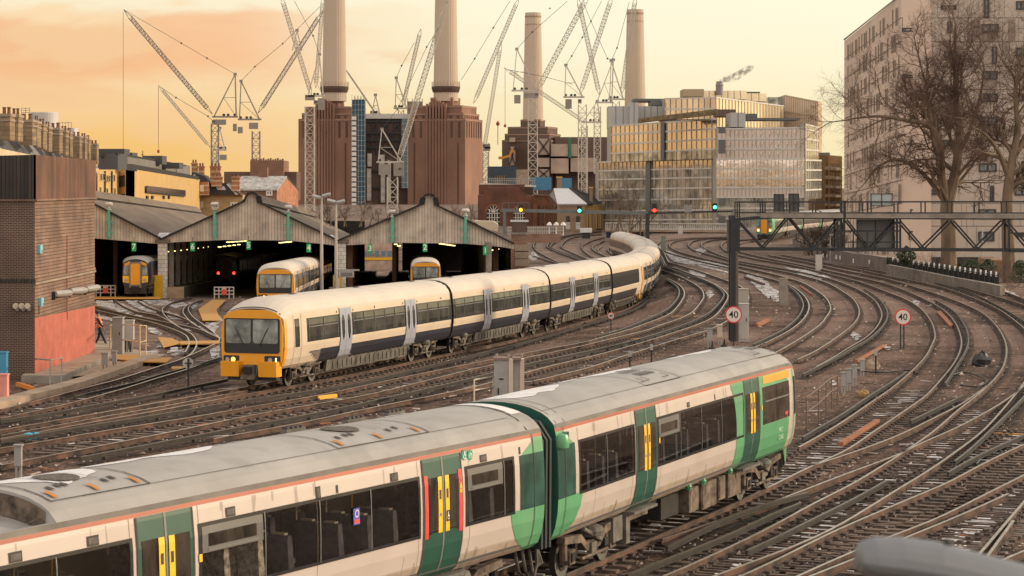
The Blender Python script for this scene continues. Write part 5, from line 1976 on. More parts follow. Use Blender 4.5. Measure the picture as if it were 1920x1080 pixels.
# platforms and their columns
PLAT = M('platform_surface', (0.085, 0.068, 0.055), 0.9, 0, 0.3, 0.5)
EDGE = M('platform_edge', (0.36, 0.26, 0.165), 0.85, 0, 0.25, 1.0)
def platform(label, xl, xr, pyb, start=0.0, depth=120):
 a, b = Wc(xl, pyb), Wc(xr, pyb)
 z0 = terr(a.x, YC) - .2
 mb = MB()
 d = AX * depth
 s0 = AX * start
 al, bl = Vector((a.x, a.y, z0)) + s0, Vector((b.x, b.y, z0)) + s0
 at, bt = al + Vector((0, 0, 1.05)), bl + Vector((0, 0, 1.05))
 mb.quad(at, bt, bt + d, at + d, PLAT)
 mb.quad(al, bl, bt, at, EDGE)
 mb.quad(al, at, at + d, al + d, PLAT)
 mb.quad(bl, bl + d, bt + d, bt, PLAT)
 rt = Vector((0, 0, .003))
 mb.quad(bt + rt + Vector((-.4, 0, 0)), bt + rt, bt + rt + d, bt + rt + d + Vector((-.4, 0, 0)), EDGE)
 mk('platform', mb, kind='structure')
platform('a', 286, 345, 553)
platform('b', 618, 672, 553, start=-1)
platform('c', 712, 764, 553, start=3)
platform('d', 872, 958, 553)
def columns(px0, n, step, w, mat, x_off=0.0, py_t=462):
 for i in range(n):
  p = Wc(px0, 553, 0) + AX * (2 + i * step)
  zb = terr(p.x, min(p.y, 350))
  t = Wc(px0, py_t) + AX * (2 + i * step)
  mb = MB()
  mb.bx(p.x - w / 2, p.x + w / 2, p.y, p.y + w, zb, t.z + .6, mat)
  mk('column', mb, gM)
columns(317, 11, 6.2, .42, POSTW)
for px, root, lab in ((305, gM, 'a'), (640, gR, 'b')):
 p = Wc(px, 553)
 zb = terr(p.x, p.y) - .2
 zt = Wc(px, 456).z
 zm = lerp(zb, zt, .42)
 mb = MB()
 mb.bx(p.x - .42, p.x + .42, p.y - .2, p.y + .5, zb, zt, TILE)
 mk('column', mb, root)
 mb = MB()
 mb.bx(p.x - .75, p.x + .05, p.y - .34, p.y - .21, zb, zm, YPANEL)
 mk('yellow_panel', mb, root)
 mb = MB()
 mb.bx(p.x - .7, p.x + .7, p.y - .3, p.y + .6, zt, zt + .35, SLATE)
 mk('valley_head', mb, root)
def row_of_columns(root, px, n, step, mat, w=.4, start=8):
 for i in range(n):
  p = Wc(px, 553) + AX * (start + i * step)
  zb = terr(p.x, min(p.y, 350))
  t = Wc(px, 460) + AX * (start + i * step)
  mb = MB()
  mb.bx(p.x - w / 2, p.x + w / 2, p.y, p.y + w, zb, t.z + .6, mat)
  mk('column', mb, root)
BROWNPOST = M('brown_column', (0.17, 0.085, 0.045), 0.8, 0, .2, 1)
row_of_columns(gL, 196, 4, 14, BROWNPOST)
row_of_columns(gR, 655, 4, 12, BROWNPOST, .5, 2)
row_of_columns(gR, 738, 4, 14, BROWNPOST)
row_of_columns(gR, 932, 5, 10, BROWNPOST, .5, 3)
def lamps(root, pts):
 for px, py, back in pts:
  p = W(px, py, YC + back)
  mb = MB()
  mb.box(p, (.30, .7, .07), TUBE)
  mk('tube_lamp', mb, root)
lamps(gM, [(317 + i * 10.5, 472 - i * 1.3, 4 + i * 6) for i in range(8)] + [(412 + i * 9, 463 - i * 1.1, 20 + i * 6) for i in range(5)] + [(428 + i * 8, 454 - i * .5, 4 + i * 3) for i in range(5)] + [(526 + i * 6, 455 - i * .5, 5 + i * 3) for i in range(4)])
lamps(gR, [(826 + i * 5, 457 + i * .7, 6 + i * 3) for i in range(6)] + [(742, 458, 4), (748, 461, 6), (918, 466, 6), (924, 469, 9), (933, 467, 12)])
for px, py, n in ((251, 463, '7'), (361, 463, '6'), (466, 460, '5'), (579, 465, '4'), (694, 466, '3'), (797, 464, '2'), (910, 470, '1')):
 p = W(px, py, YC - 1.2)
 root = empty('platform_sign', p, 'green platform number sign reading %s under the station roof edge' % n, 'sign', 'platform number signs')
 mb = MB()
 mb.bx(p.x - .21, p.x + .21, p.y, p.y + .12, p.z - .40, p.z + .40, SIGN_G)
 mk('panel', mb, root)
 text_mesh(n, .72, WHITE_SIGN, 'number', root, Matrix.Translation((0, -.012, 0)) @ FACING, .004, bold=.012)
 mb = MB()
 mb.bar((p.x, p.y + .06, p.z + .4), (p.x, p.y + .06, p.z + .9), .05, METAL_D)
 mk('hanger', mb, root)
def barrier(px, pyb, label):
 p = G(px, pyb)
 k = F / p.y
 w, h = 36 / k, 20 / k
 root = empty('platform_barrier', p, label, 'barrier', 'white barriers at the platform ends')
 mb = MB()
 for sx in (-.5, -.27, .27, .5):
  mb.bx(p.x + sx * w - .05, p.x + sx * w + .05, p.y, p.y + .1, p.z - .1, p.z + h, PALEBOX)
 for f in (.32, .64, .97):
  mb.bx(p.x - w / 2, p.x + w / 2, p.y + .02, p.y + .08, p.z + h * f - .05, p.z + h * f + .05, PALEBOX)
 mk('frame', mb, root)
 mb = MB()
 mb.bx(p.x - .22, p.x + .24, p.y - .05, p.y - .01, p.z + h * .25, p.z + h * .95, M('notice_red', (0.70, 0.10, 0.08), 0.6))
 mb.bx(p.x - .22, p.x + .24, p.y - .051, p.y - .011, p.z + h * .78, p.z + h * .97, M('notice_pale', (0.62, 0.45, 0.42), 0.6))
 mk('notice', mb, root)
barrier(198, 555, 'white barrier with a red notice beside the train in platform 7')
barrier(420, 558, 'white barrier with a red notice below the red tail lamps')
# boarded screen along the outer side of platform 7
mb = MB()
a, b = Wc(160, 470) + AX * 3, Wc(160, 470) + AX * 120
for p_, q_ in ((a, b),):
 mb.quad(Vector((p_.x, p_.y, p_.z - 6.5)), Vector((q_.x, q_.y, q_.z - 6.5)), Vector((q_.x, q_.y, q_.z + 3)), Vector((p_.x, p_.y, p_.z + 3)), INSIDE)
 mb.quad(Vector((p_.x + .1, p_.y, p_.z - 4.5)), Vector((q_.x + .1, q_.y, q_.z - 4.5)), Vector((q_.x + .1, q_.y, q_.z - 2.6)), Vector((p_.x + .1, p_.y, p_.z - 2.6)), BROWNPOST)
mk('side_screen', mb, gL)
# brick pier and steel post at the end of the right-hand roof
B_RED = brickmat('pier_brick', 'x', (.20, .085, .05), (.28, .13, .075), (.26, .2, .16), size=(.45, .16), msize=.03)
p = G(974, 512)
root = empty('brick_pier', p, 'weathered brick pier with pale quoins at the right end of the station roofs', 'pier')
mb = MB()
q = W(974, 440, p.y)
mb.bx(p.x - .9, p.x + .9, p.y, p.y + 1.5, p.z - 2.5, q.z, B_RED)
mk('wall', mb, root)
mb = MB()
for py, h in ((463, 4), (475, 3), (490, 3)):
 z = W(974, py, p.y).z
 mb.bx(p.x - .5, p.x + 1.0, p.y - .1, p.y + .2, z - .55, z + .25, CONC_TAN)
mk('quoin', mb, root)
mb = MB()
mb.bx(p.x - 1.0, p.x + 1.0, p.y - .1, p.y + 1.6, q.z, q.z + .25, CONC)
mb.bx(p.x - .85, p.x + .85, p.y, p.y + 1.4, q.z + .25, q.z + 1.4, B_DARK)
mb.bx(p.x - 1.0, p.x + 1.0, p.y - .1, p.y + 1.6, q.z + 1.4, q.z + 1.6, SNOW)
mk('pier_cap', mb, root)
mb = MB()
mb.bx(p.x - 1.9, p.x - 1.2, p.y - .4, p.y + .2, p.z - 2, W(960, 465, p.y).z, METAL)
mk('drain_shaft', mb, root)
# ---- lamp masts in front of the roofs
def mast(px, pyt, pyb, Y, label, heads):
 b = W(px, pyb, Y)
 t = W(px, pyt, Y)
 root = empty('lamp_mast', b, label, 'lamp post', 'twin headed lamp masts')
 mb = MB()
 mb.tube([b + Vector((0, 0, -1)), b.lerp(t, .5), t], [.16, .13, .09], M('mast_grey', (0.40, 0.36, 0.33), 0.6, 0, .1, 1), 8)
 mk('pole', mb, root)
 for sx, tilt in heads:
  mb = MB()
  mb.tube([t + Vector((0, 0, -.05)), t + Vector((sx * .3, 0, .12))], .04, METAL, 6)
  c = t + Vector((sx * .42, -.1, .14 + tilt))
  mb.box(c, (.75, .5, .16), METAL, mtx=Matrix.Rotation(R(-14 * sx), 3, 'Y') @ Matrix.Rotation(R(18), 3, 'X'))
  mk('lamp_head', mb, root)
mast(603, 370, 548, 206, 'taller twin headed lamp mast standing before the station gables', ((-1, -.1), (1, .06)))
mast(630, 381, 546, 208, 'shorter twin headed lamp mast next to the taller mast', ((-1, .05), (1, 0)))
p = W(650, 514, 206)
root = empty('monitor_bracket', p, 'grey screen on a bracket between the mast and the yellow column', 'screen')
mb = MB()
mb.bx(p.x - .6, p.x + .62, p.y, p.y + .25, p.z - .28, p.z + .28, METAL)
mb.bx(p.x - .5, p.x + .5, p.y - .01, p.y + .02, p.z - .2, p.z + .12, P_GREY)
mk('panel', mb, root)
mb = MB()
mb.bar((p.x - .9, p.y + .2, p.z + .35), (p.x + 1.1, p.y + .2, p.z + .35), .14, METAL)
mb.tube([(p.x - .75, p.y + .2, p.z + .3), (p.x - .75, p.y + .2, p.z - 4)], .07, METAL, 6)
mk('bracket', mb, root)
# ---- trains standing at the platforms
def ax_pts(px, Y, n, lengths):
 p = Vector(((px - 960) / F * Y, Y, 0))
 out = [Vector((p.x, p.y, terr(p.x, p.y)))]
 for L in lengths:
  p = p + Vector((AX.x, 1, 0)).normalized() * L
  out.append(Vector((p.x, p.y, terr(p.x, min(p.y, 352)) if p.y < 352 else terr(p.x, 350))))
 return out
def standing465(px, Y, n, label):
 pts = ax_pts(px, Y, n, [20.4] * n)
 t = empty('electric_train', pts[0], label, 'train', 'trains standing at the platforms')
 place_car(cabc.o, t, pts[0], pts[1], cabc.L)
 for i in range(1, n):
  place_car(midc.o, t, pts[i], pts[i + 1], midc.L)
 return t
standing465(516, 171, 4, 'cream train with orange front coming out of platform 4')
standing465(798, 214, 3, 'cream train with orange front just inside platform 2')
def electrostar(name_label, p0, p1, sgn, body, lower, cornercol, doorcol, lamps_=None, rest=(), group=None, topmat=None, dark=False, side=None):
 t = empty('electric_train', p0, name_label, 'train', group)
 L = (p1 - p0).length - .3
 c = Car(t, P377, L, p0, p0 + (p1 - p0).normalized() * L, sgn, nose377)
 win = BAND
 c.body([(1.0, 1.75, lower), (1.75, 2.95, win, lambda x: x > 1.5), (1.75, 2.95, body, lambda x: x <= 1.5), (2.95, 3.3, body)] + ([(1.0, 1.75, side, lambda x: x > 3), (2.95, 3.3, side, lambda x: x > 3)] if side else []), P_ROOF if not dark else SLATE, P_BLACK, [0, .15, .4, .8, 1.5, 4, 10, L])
 def f(y, z, off):
  w, dr = nose377(0)
  return Vector((-off, y, z - dr * sstep(2.5, 3.7, z)))
 def pan(name, pts, mat, off, th=.03):
  mb = MB()
  mb.prism([f(y, z, off) for y, z in pts], (-th, 0, 0), mat)
  return c.sub(name, mb)
 pan('front_panel', [(-1.0, .9), (1.0, .9), (1.15, 1.4), (1.17, 2.2), (1.1, 3.1), (.9, 3.5), (.4, 3.72), (-.4, 3.72), (-.9, 3.5), (-1.1, 3.1), (-1.17, 2.2), (-1.15, 1.4)], body, 0, .05)
 pan('gangway_surround', [(-.56, .85), (.56, .85), (.56, 3.3), (.42, 3.5), (-.42, 3.5), (-.56, 3.3)], P_GREY, .12, .1)
 pan('gangway_door', [(-.42, 1.15), (.42, 1.15), (.42, 3.15), (.34, 3.3), (-.34, 3.3), (-.42, 3.15)], doorcol, .2, .03)
 for k in (-1, 1):
  pan('windscreen', [(k * .6, 2.0), (k * 1.1, 2.0), (k * 1.08, 2.75), (k * .98, 3.05), (k * .6, 3.1)], SCREEN if not dark else BAND, .06)
  pan('corner_panel', [(k * .58, 1.28), (k * 1.14, 1.38), (k * 1.16, 1.95), (k * .58, 1.95)], cornercol, .06)
  pan('brow_panel', [(k * .5, 3.15), (k * 1.08, 3.0), (k * .98, 3.3), (k * .5, 3.6)], topmat or body, .06)
  mb = MB()
  mb.disc(f(k * .85, 1.55, .1), .15, (-1, 0, 0), lamps_ or LAMP_OFF, 12, .02)
  c.sub('headlamp', mb)
 mb = MB()
 mb.bx(-.5, .2, -.35, .35, .5, 1.0, P_UDARK)
 mb.bx(-.15, .2, -1.0, 1.0, .3, 1.0, P_BLACK)
 c.sub('coupler', mb)
 for d in (L * .3, L * .7):
  mb = MB()
  c.patch(mb, d - .7, d + .7, 1.0, 3.2, lower if not dark else P_GREY, .02)
  c.patch(mb, d - .5, d + .5, 1.9, 2.8, BAND, .026)
  c.sub('door', mb)
 c.sub('bogie', bogie_mesh(3.0))
 c.sub('bogie', bogie_mesh(L - 3.0))
 m = MB()
 m.bx(5, L - 5, -1.1, 1.1, .4, 1.0, P_UDARK)
 c.sub('equipment_boxes', m)
 m = MB()
 m.bx(L, L + .3, -1.2, 1.2, 1.0, 3.3, RUBBER)
 c.sub('gangway', m)
 a = p1
 for b in rest:
  k = place_car(c.o, t, b, a, L)      # following carriages, cab outwards at the far end
  a = b
 return t
P_INDIGO = M('train_indigo', (0.030, 0.032, 0.058), 0.35, 0, .2, 1)
q7 = ax_pts(254, 216, 3, [20, 20, 20])
electrostar('dark blue train with an orange front door standing in platform 7', q7[0], q7[1], -1, P_INDIGO, P_INDIGO, P_YELLOW, P_ORANGE, None, q7[2:], 'trains standing at the platforms', topmat=P_ORANGE)
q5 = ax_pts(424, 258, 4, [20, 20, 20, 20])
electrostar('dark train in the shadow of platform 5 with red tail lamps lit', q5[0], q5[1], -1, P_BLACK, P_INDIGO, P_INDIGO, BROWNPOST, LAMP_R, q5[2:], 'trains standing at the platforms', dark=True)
far = [G(1433, 452), G(1480, 441.5), G(1527, 434), G(1560, 428)]
def along(a, b, L):
 return a + (b - a).normalized() * L
f0 = far[0]
dirs = (Vector((far[1].x, far[1].y, 0)) - f0).normalized()
fp = [f0]
ang = math.atan2(dirs.y, dirs.x)
for i in range(5):
 fp.append(fp[-1] + Vector((math.cos(ang), math.sin(ang), 0)) * 20)
 ang -= .035
electrostar('distant green and white train with an orange door and white headlamps, rounding the far bend', fp[0], fp[1], -1, P_GREEN, P_GREEN, P_ORANGE, P_ORANGE, LAMP_W, fp[2:], side=P_WHITE)
# ---- signal gantry over the right-hand lines
GY = 8.2 * F / (638 - YH)
def gantry():
 base = W(1377, 638, GY)
 root = empty('signal_gantry', base, 'dark lattice signal gantry with handrails, reaching over the curving lines from its post', 'gantry')
 def g(px, py, dy=0.0):
  p = W(px, py, GY)
  p.y += dy
  return p
 mb = MB()
 for dy in (0, .9):
  mb.bar(g(1374, 640, dy), g(1374, 404, dy), .27, METAL_D, .3)
 mb.bar(g(1381, 640, .3), g(1380, 475, .3), .24, M('post_weathered', (0.16, 0.125, 0.10), 0.7, 0, .4, 2, stretch=(2, 2, .3)), .5)
 mk('post', mb, root)
 mb = MB()
 mb.bx(g(1366, 470).x, g(1387, 470).x, GY - .1, GY + 1.0, g(0, 472).z, g(0, 412).z, METAL_D)
 mk('post_head', mb, root)
 XE = 2100
 for dy in (0, 1.1):
  mb = MB()
  mb.bar(g(1372, 413, dy), g(1440, 407, dy), .12, METAL_D, .14)
  mb.bar(g(1440, 407, dy), g(XE, 410, dy), .12, METAL_D, .17)
  mk('top_chord', mb, root)
  mb = MB()
  mb.bar(g(1385, 467, dy), g(XE, 470, dy), .11, METAL_D, .15)
  mk('bottom_chord', mb, root)
  mb = MB()
  zig = [(1386, 415, 1432, 465), (1432, 465, 1478, 409), (1482, 409, 1529, 467), (1529, 467, 1576, 409), (1588, 412, 1631, 467), (1634, 467, 1682, 415), (1688, 414, 1733, 466), (1733, 466, 1785, 414), (1788, 414, 1834, 466), (1834, 466, 1885, 414), (1888, 414, 1934, 468), (1934, 468, 1985, 414)]
  for a, b, c_, d_ in zig:
   mb.bar(g(a, b, dy), g(c_, d_, dy), .07, METAL_D, .085)
  mk('lattice', mb, root)
 for x in (1570, 1576, 1583, 1682, 1688, 1892):
  for dy in (0, 1.1):
   mb = MB()
   mb.bar(g(x, 408, dy), g(x, 470, dy), .10, METAL_D)
   mk('frame_post', mb, root)
 for x in (1440, 1529, 1633, 1733, 1834):
  for y in (467, 409):
   mb = MB()
   mb.bar(g(x, y, 0), g(x, y, 1.1), .1, METAL_D)
   mk('cross_beam', mb, root)
 mb = MB()
 mb.quad(g(1440, 405, 0) + Vector((0, -.15, .12)), g(XE, 408, 0) + Vector((0, -.15, .12)), g(XE, 405, 1.2) + Vector((0, 0, .12)), g(1440, 402, 1.2) + Vector((0, 0, .12)), BEIGE)
 mb.bar(g(1425, 404, -.12), g(XE, 406, -.12), .05, CONC, .24)
 mk('walkway', mb, root)
 mb = MB()
 for dy in (-.1, 1.15):
  mb.bar(g(1382, 379, dy), g(XE, 378, dy), .07, METAL_D)
  mb.bar(g(1382, 399, dy), g(XE, 400, dy), .06, METAL_D)
  for x in (1382, 1386, 1430, 1434, 1480, 1529, 1582, 1617, 1633, 1683, 1734, 1784, 1835, 1886):
   mb.bar(g(x, 378, dy), g(x, 408, dy), .065, METAL_D)
  mb.bar(g(1583, 376, dy), g(1583, 408, dy), .13, METAL_D)
 mk('handrail', mb, root)
 mb = MB()
 for dy in (0,):
  mb.bar(g(1570, 433, dy), g(1688, 433, dy), .08, METAL_D)
  mb.bar(g(1570, 454, dy), g(1688, 454, dy), .07, METAL_D)
  mb.bar(g(1562, 467, -.2), g(1690, 469, -.2), .3, METAL_D, .16)
  for x in (1600, 1626):
   mb.bar(g(x, 433, dy), g(x, 468, dy), .06, METAL_D)
  mb.bar(g(1892, 437, dy), g(XE, 437, dy), .08, METAL_D)
  mb.bar(g(1892, 470, -.2), g(XE, 472, -.2), .3, METAL_D, .16)
 mk('cage', mb, root)
 PL = M('sign_back_dark', (0.055, 0.053, 0.055), 0.5, 0, .15, 1)
 for x0, x1, y0, y1, mat, nm, lab in ((1456, 1476, 364, 401, PL, 'sign_panel', 'left of the two narrow dark panels standing on the gantry'), (1484, 1504, 363, 400, PL, 'sign_panel', 'right of the two narrow dark panels standing on the gantry'), (1640, 1681, 363, 387, M('sign_back_pale', (0.33, 0.36, 0.365), 0.5), 'sign_panel', 'wide pale grey panel standing on the gantry handrail'), (1613, 1684, 412, 467, M('sign_back_grey', (0.19, 0.19, 0.18), 0.6, 0, .1, .6), 'sign_panel', 'large grey screen behind the gantry lattice')):
  a, b = g(x0, y1, 1.3), g(x1, y0, 1.3)
  r2 = empty(nm, a, lab, 'sign panel')
  mb = MB()
  mb.bx(a.x, b.x, a.y, a.y + .12, a.z, b.z, mat)
  mk('board', mb, r2)
  mb = MB()
  w = .035
  for q in ((a.x, a.x + w, a.z, b.z), (b.x - w, b.x, a.z, b.z), ((a.x + b.x) / 2 - w / 2, (a.x + b.x) / 2 + w / 2, a.z, b.z), (a.x, b.x, a.z, a.z + w), (a.x, b.x, b.z - w, b.z)):
   mb.bx(q[0], q[1], a.y - .04, a.y, q[2], q[3], METAL_D)
  mk('edging', mb, r2)
gantry()
# ---- far gantry with colour-light signals
def far_gantry():
 Y = 330.0
 GREY = M('gantry_grey', (0.16, 0.175, 0.175), 0.6, .2, .1, 1)
 b = W(1214, 456, Y)
 root = empty('signal_gantry', b, 'slim grey far gantry carrying colour light signals before the glass offices', 'gantry')
 mb = MB()
 mb.bar(W(1214, 462, Y), W(1214, 400, Y), .55, M('gantry_post_dark', (.04, .04, .042), .6), .55)
 mk('post', mb, root)
 mb = MB()
 mb.bar(W(946, 440, Y), W(946, 396, Y), .42, GREY)
 mk('post', mb, root)
 mb = MB()
 mb.bar(W(940, 394, Y), W(1215, 400, Y), .5, GREY, .45)
 mb.bar(W(1215, 400, Y), W(1374, 396, Y), .5, M('gantry_post_dark', (0, 0, 0)), .25)
 mk('beam', mb, root)
 mb = MB()
 for x in range(1226, 1345, 13):
  mb.bar(W(x, 397, Y), W(x, 384, Y), .07, GREY)
 mb.bar(W(1222, 385, Y), W(1345, 384, Y), .07, GREY)
 mb.bar(W(1222, 391, Y), W(1345, 390, Y), .06, GREY)
 for x in (942, 954, 972, 992):
  mb.bar(W(x, 393, Y), W(x, 380, Y), .06, GREY)
 mb.bar(W(942, 380, Y), W(992, 380, Y), .06, GREY)
 mk('handrail', mb, root)
 G1, G2, G3 = M('signal_amber_lit', (1.0, .38, .01), .4, emit=5), M('signal_green_lit', (.08, 1.0, .45), .4, emit=4), M('signal_red_lit', (1.0, .03, .01), .4, emit=6)
 for px, yb, yt, ly, lm, lab in ((976.5, 397, 384, 393.5, G1, 'signal showing amber on the left end of the far gantry'), (1086.5, 400, 386, 395, G2, 'signal showing green above the small house on the far gantry'), (1227, 400, 381, 394.5, G3, 'signal showing red over the far gantry post'), (1340.5, 397, 381, 388.5, G2, 'signal showing green at the right end of the far gantry')):
  a, t = W(px, yb, Y - .6), W(px, yt, Y - .6)
  r2 = empty('colour_light_signal', a, lab, 'signal', 'colour light signals on the far gantry')
  mb = MB()
  mb.bx(a.x - .32, a.x + .32, a.y, a.y + .3, a.z, t.z, P_BLACK)
  mk('head', mb, r2)
  mb = MB()
  l = W(px, ly, Y - .6)
  mb.disc((l.x, a.y - .06, l.z), .24, (0, -1, 0), lm, 14, .04)
  mk('lens', mb, r2)
  mb = MB()
  for j in range(9):
   aa, ab = R(180 - 20 * j), R(160 - 20 * j)
   mb.quad((l.x + .3 * math.cos(aa), a.y, l.z + .3 * math.sin(aa)), (l.x + .3 * math.cos(ab), a.y, l.z + .3 * math.sin(ab)), (l.x + .3 * math.cos(ab), a.y - .3, l.z + .3 * math.sin(ab)), (l.x + .3 * math.cos(aa), a.y - .3, l.z + .3 * math.sin(aa)), P_BLACK)
  mk('hood', mb, r2)
 p = W(1290, 389, Y - .3)
 mb = MB()
 mb.bx(p.x - .5, p.x + .5, p.y, p.y + .2, p.z - .7, p.z + .35, GREYBOX)
 mk('equipment_box', mb, root)
far_gantry()
# ---- speed boards
S_FACE = M('speed_board_face', (0.66, 0.58, 0.53), 0.5)
S_RED = M('speed_board_red', (0.62, 0.030, 0.035), 0.45)
S_BLK = M('speed_board_digits', (0.012, 0.012, 0.012), 0.5)
def speed(px, py, r, pyb, label, posts=1):
 base = G(px, pyb)
 c = W(px, py, base.y)
 rr = r / F * base.y
 root = empty('speed_sign', base, label, 'sign', 'round 40 speed boards')
 mb = MB()
 for sx in ((-.11, .06) if posts == 2 else (0,)):
  mb.bar((base.x + sx, base.y + .08, base.z - .2), (base.x + sx, base.y + .08, c.z), .06, METAL_D)
 mk('post', mb, root)
 mb = MB()
 mb.disc(c, rr, (0, -1, 0), S_RED, 36, -.03)
 mk('rim', mb, root)
 mb = MB()
 mb.disc(c + Vector((0, -.004, 0)), rr * .85, (0, -1, 0), S_FACE, 36, .004)
 mk('face', mb, root)
 text_mesh('40', rr * 1.12, S_BLK, 'number', root, Matrix.Translation(c - base + Vector((0, -.014, -.01))) @ FACING, .003, bold=.004)
speed(1375.5, 590, 16, 642, 'large round red rimmed 40 board in front of the gantry post')
speed(1693, 594.5, 15.5, 647, 'large round red rimmed 40 board alone between the curving tracks', 2)
speed(1145.5, 592, 6.5, 612, 'small distant 40 board beside the cream train bogies')
# ---- cabinets and small posts beside the line
def twin_cabinet():
 p = G(955, 745)
 k = F / p.y
 z1 = H - (674 - YH) / k
 root = empty('location_cabinet', p, 'pair of tall grey trackside cabinets with cream edges behind the green train roof', 'cabinet')
 xs = [(926, 954, GREYBOX, 'body'), (954, 962, BEIGE, 'side_panel'), (962, 975, GREYBOX, 'body'), (975, 983, BEIGE, 'side_panel')]
 for a, b, m, nm in xs:
  mb = MB()
  xa, xb = (a - 960) / k, (b - 960) / k
  mb.bx(xa, xb, p.y + (.25 if a > 954 else 0) - (.05 if nm == 'side_panel' else 0), p.y + .8, p.z - .2, z1 - (.03 if nm == 'body' else 0), m)
  mk(nm, mb, root)
 for a, b in ((925, 955), (961, 977)):
  mb = MB()
  mb.bx((a - 960) / k, (b - 960) / k, p.y - .05, p.y + .85, z1 - .03, z1 + .06, M('cabinet_lid_brown', (.20, .13, .11), .7))
  mk('lid', mb, root)
 mb = MB()
 mb.box(((940 - 960) / k, p.y - .012, z1 - .75), (.17, .02, .05), METAL_D)
 mk('vent', mb, root)
 mb = MB()
 mb.bx((933 - 960) / k, (935.5 - 960) / k, p.y - .03, p.y - .002, z1 - 1.35, z1 - 1.1, METAL_D)
 mk('handle', mb, root)
 for x in (931, 953, 978):
  mb = MB()
  mb.lathe(((x - 960) / k, p.y + .3, z1 + .06), [(.05, 0), (.05, .12), (.02, .14)], CONC, 8)
  mk('lifting_eye', mb, root)
twin_cabinet()
railing('handrail', 'low pale pipe rail beside the pair of tall grey cabinets', [((889, 748), (889, 712)), ((925, 742), (925, 706))], (1.0, .45), BEIGE, .03)
cabinet('location_cabinet', 'tall narrow pale cabinet directly right of the gantry post', 1395, 634, 571, 19, PALEBOX, depth=.6, doors=1)
cabinet('grey_housing', 'rounded grey housing above the pale cabinet beyond the gantry post', 1394, 571, 543, 19, M('housing_grey', (.36, .32, .27), .7, 0, .1, 1), 'housing', depth=1.0)
cabinet('concrete_pillar', 'grey concrete pillar box among snowy rubble inside the curve', 1470, 568, 523, 15, CONC, 'pillar', depth=.7, cap=CONC_TAN)
cabinet('concrete_pillar', 'grey green pillar box beside the far end of the cream train', 1244, 480, 455, 8, M('pillar_green', (.20, .24, .20), .8), 'pillar', depth=.8)
cabinet('trackside_locker', 'white frame box beside the tracks near the dark retaining wall', 1536, 504, 479, 11, PALEBOX, 'frame', depth=.6)
cabinet('relay_box', 'beige box on legs at the foot of the gantry post', 1350, 640, 611, 9, BEIGE, 'box', depth=.3, legs=True)
cabinet('relay_box', 'pair of grey boxes on pipes left of the gantry post', 1331, 645, 617, 10, GREYBOX, 'box', depth=.2, legs=True)
cabinet('relay_box', 'grey box on a post at the left edge behind the green train', 33, 884, 837, 13, GREYBOX, 'box', depth=.2, legs=True)
for px, b, t, lab in ((1221.5, 678, 647, 'grey marker post behind the green train roof'), (1181, 683, 659, 'shorter grey marker post behind the green train roof'), (1642, 692, 657, 'grey post with a white top among weeds in the middle of the curve')):
 p = G(px, b)
 t_ = W(px, t, p.y)
 root = empty('marker_post', p, lab, 'post', 'grey marker posts')
 mb = MB()
 mb.bar(p + Vector((0, 0, -.2)), t_, .07, METAL_D)
 mk('post', mb, root)
 mb = MB()
 mb.box(t_ + Vector((0, 0, -.1)), (.13, .12, .26), METAL)
 mk('cap', mb, root)
for i, (px, b, t, w_, lab) in enumerate(((1582, 729, 700, 8, 'nearest grey box of the row of four in the weeds'), (1592, 724, 693, 8, 'second nearest grey box of the row of four in the weeds'), (1603, 715, 686, 8, 'third grey box of the row of four in the weeds'), (1617.5, 698, 676, 8, 'farthest grey box of the row of four in the weeds'))):
 cabinet('relay_box', lab, px, b, t, w_, GREYBOX, 'box', depth=.18, legs=True, group='grey boxes on legs in the weeds')
railing('handrail', 'rusty low pipe fence in the weeds beside the green train nose', [((1512, 800), (1512, 745)), ((1535, 785), (1535, 728)), ((1549, 768), (1549, 716)), ((1559, 758), (1559, 708)), ((1570, 750), (1570, 705))], (1.0, .5), M('rusty_pipe', (.12, .085, .065), .8), .025)
# speed board companion, loose things on the ground
def loose(name, cat, lab, pts, r, mat):
 mb = MB()
 P_ = [G(x, y, -.1) for x, y in pts]
 for a, b in zip(P_, P_[1:]):
  mb.bar(a, b, r, mat, r)
 tag(mk(name, mb), lab, cat)
RUSTY = M('bright_rust', (0.27, 0.105, 0.05), 0.85, 0, .3, 3)
loose('loose_rail', 'rail', 'rusty loose rail lying beyond the green train nose in the weeds', [(1606, 677), (1657, 648)], .13, RUSTY)
loose('loose_rail', 'rail', 'rusty loose rail lying between the snowy sleepers right of the green train', [(1576, 834), (1645, 790)], .16, RUSTY)
loose('loose_rail', 'rail', 'rusty loose rail inside the right hand curve near the speed board', [(1758, 585), (1783, 612)], .13, RUSTY)
loose('loose_rail', 'rail', 'second rusty loose rail lying close beside the one near the speed board', [(1762, 584), (1786, 610)], .10, RUSTY)
loose('loose_rail', 'rail', 'short rusty rail beside the concrete pillar box', [(1500, 536), (1522, 552)], .12, RUSTY)
loose('loose_rail', 'rail', 'dark rusty beam beside the snow right of the gantry post', [(1397, 520), (1432, 534)], .22, RUST)
loose('loose_rail', 'rail', 'orange rusty bundle near the foot of the gantry cabinet', [(1418, 610), (1440, 600)], .2, RUSTY)
loose('loose_pipe', 'pipe', 'orange pipe lying beside the pink block', [(33, 720), (62, 729)], .16, M('orange_pipe', (.62, .20, .03), .6))
loose('loose_board', 'board', 'yellow board lying beside the rails below the cream train', [(595, 746), (630, 742)], .14, M('yellow_board', (.75, .38, .04), .7))
loose('blue_sheet', 'sheet', 'crumpled bright blue sheet on the rails at the left', [(50, 820), (60, 817), (70, 818)], .22, M('blue_sheet', (.05, .36, .55), .6))
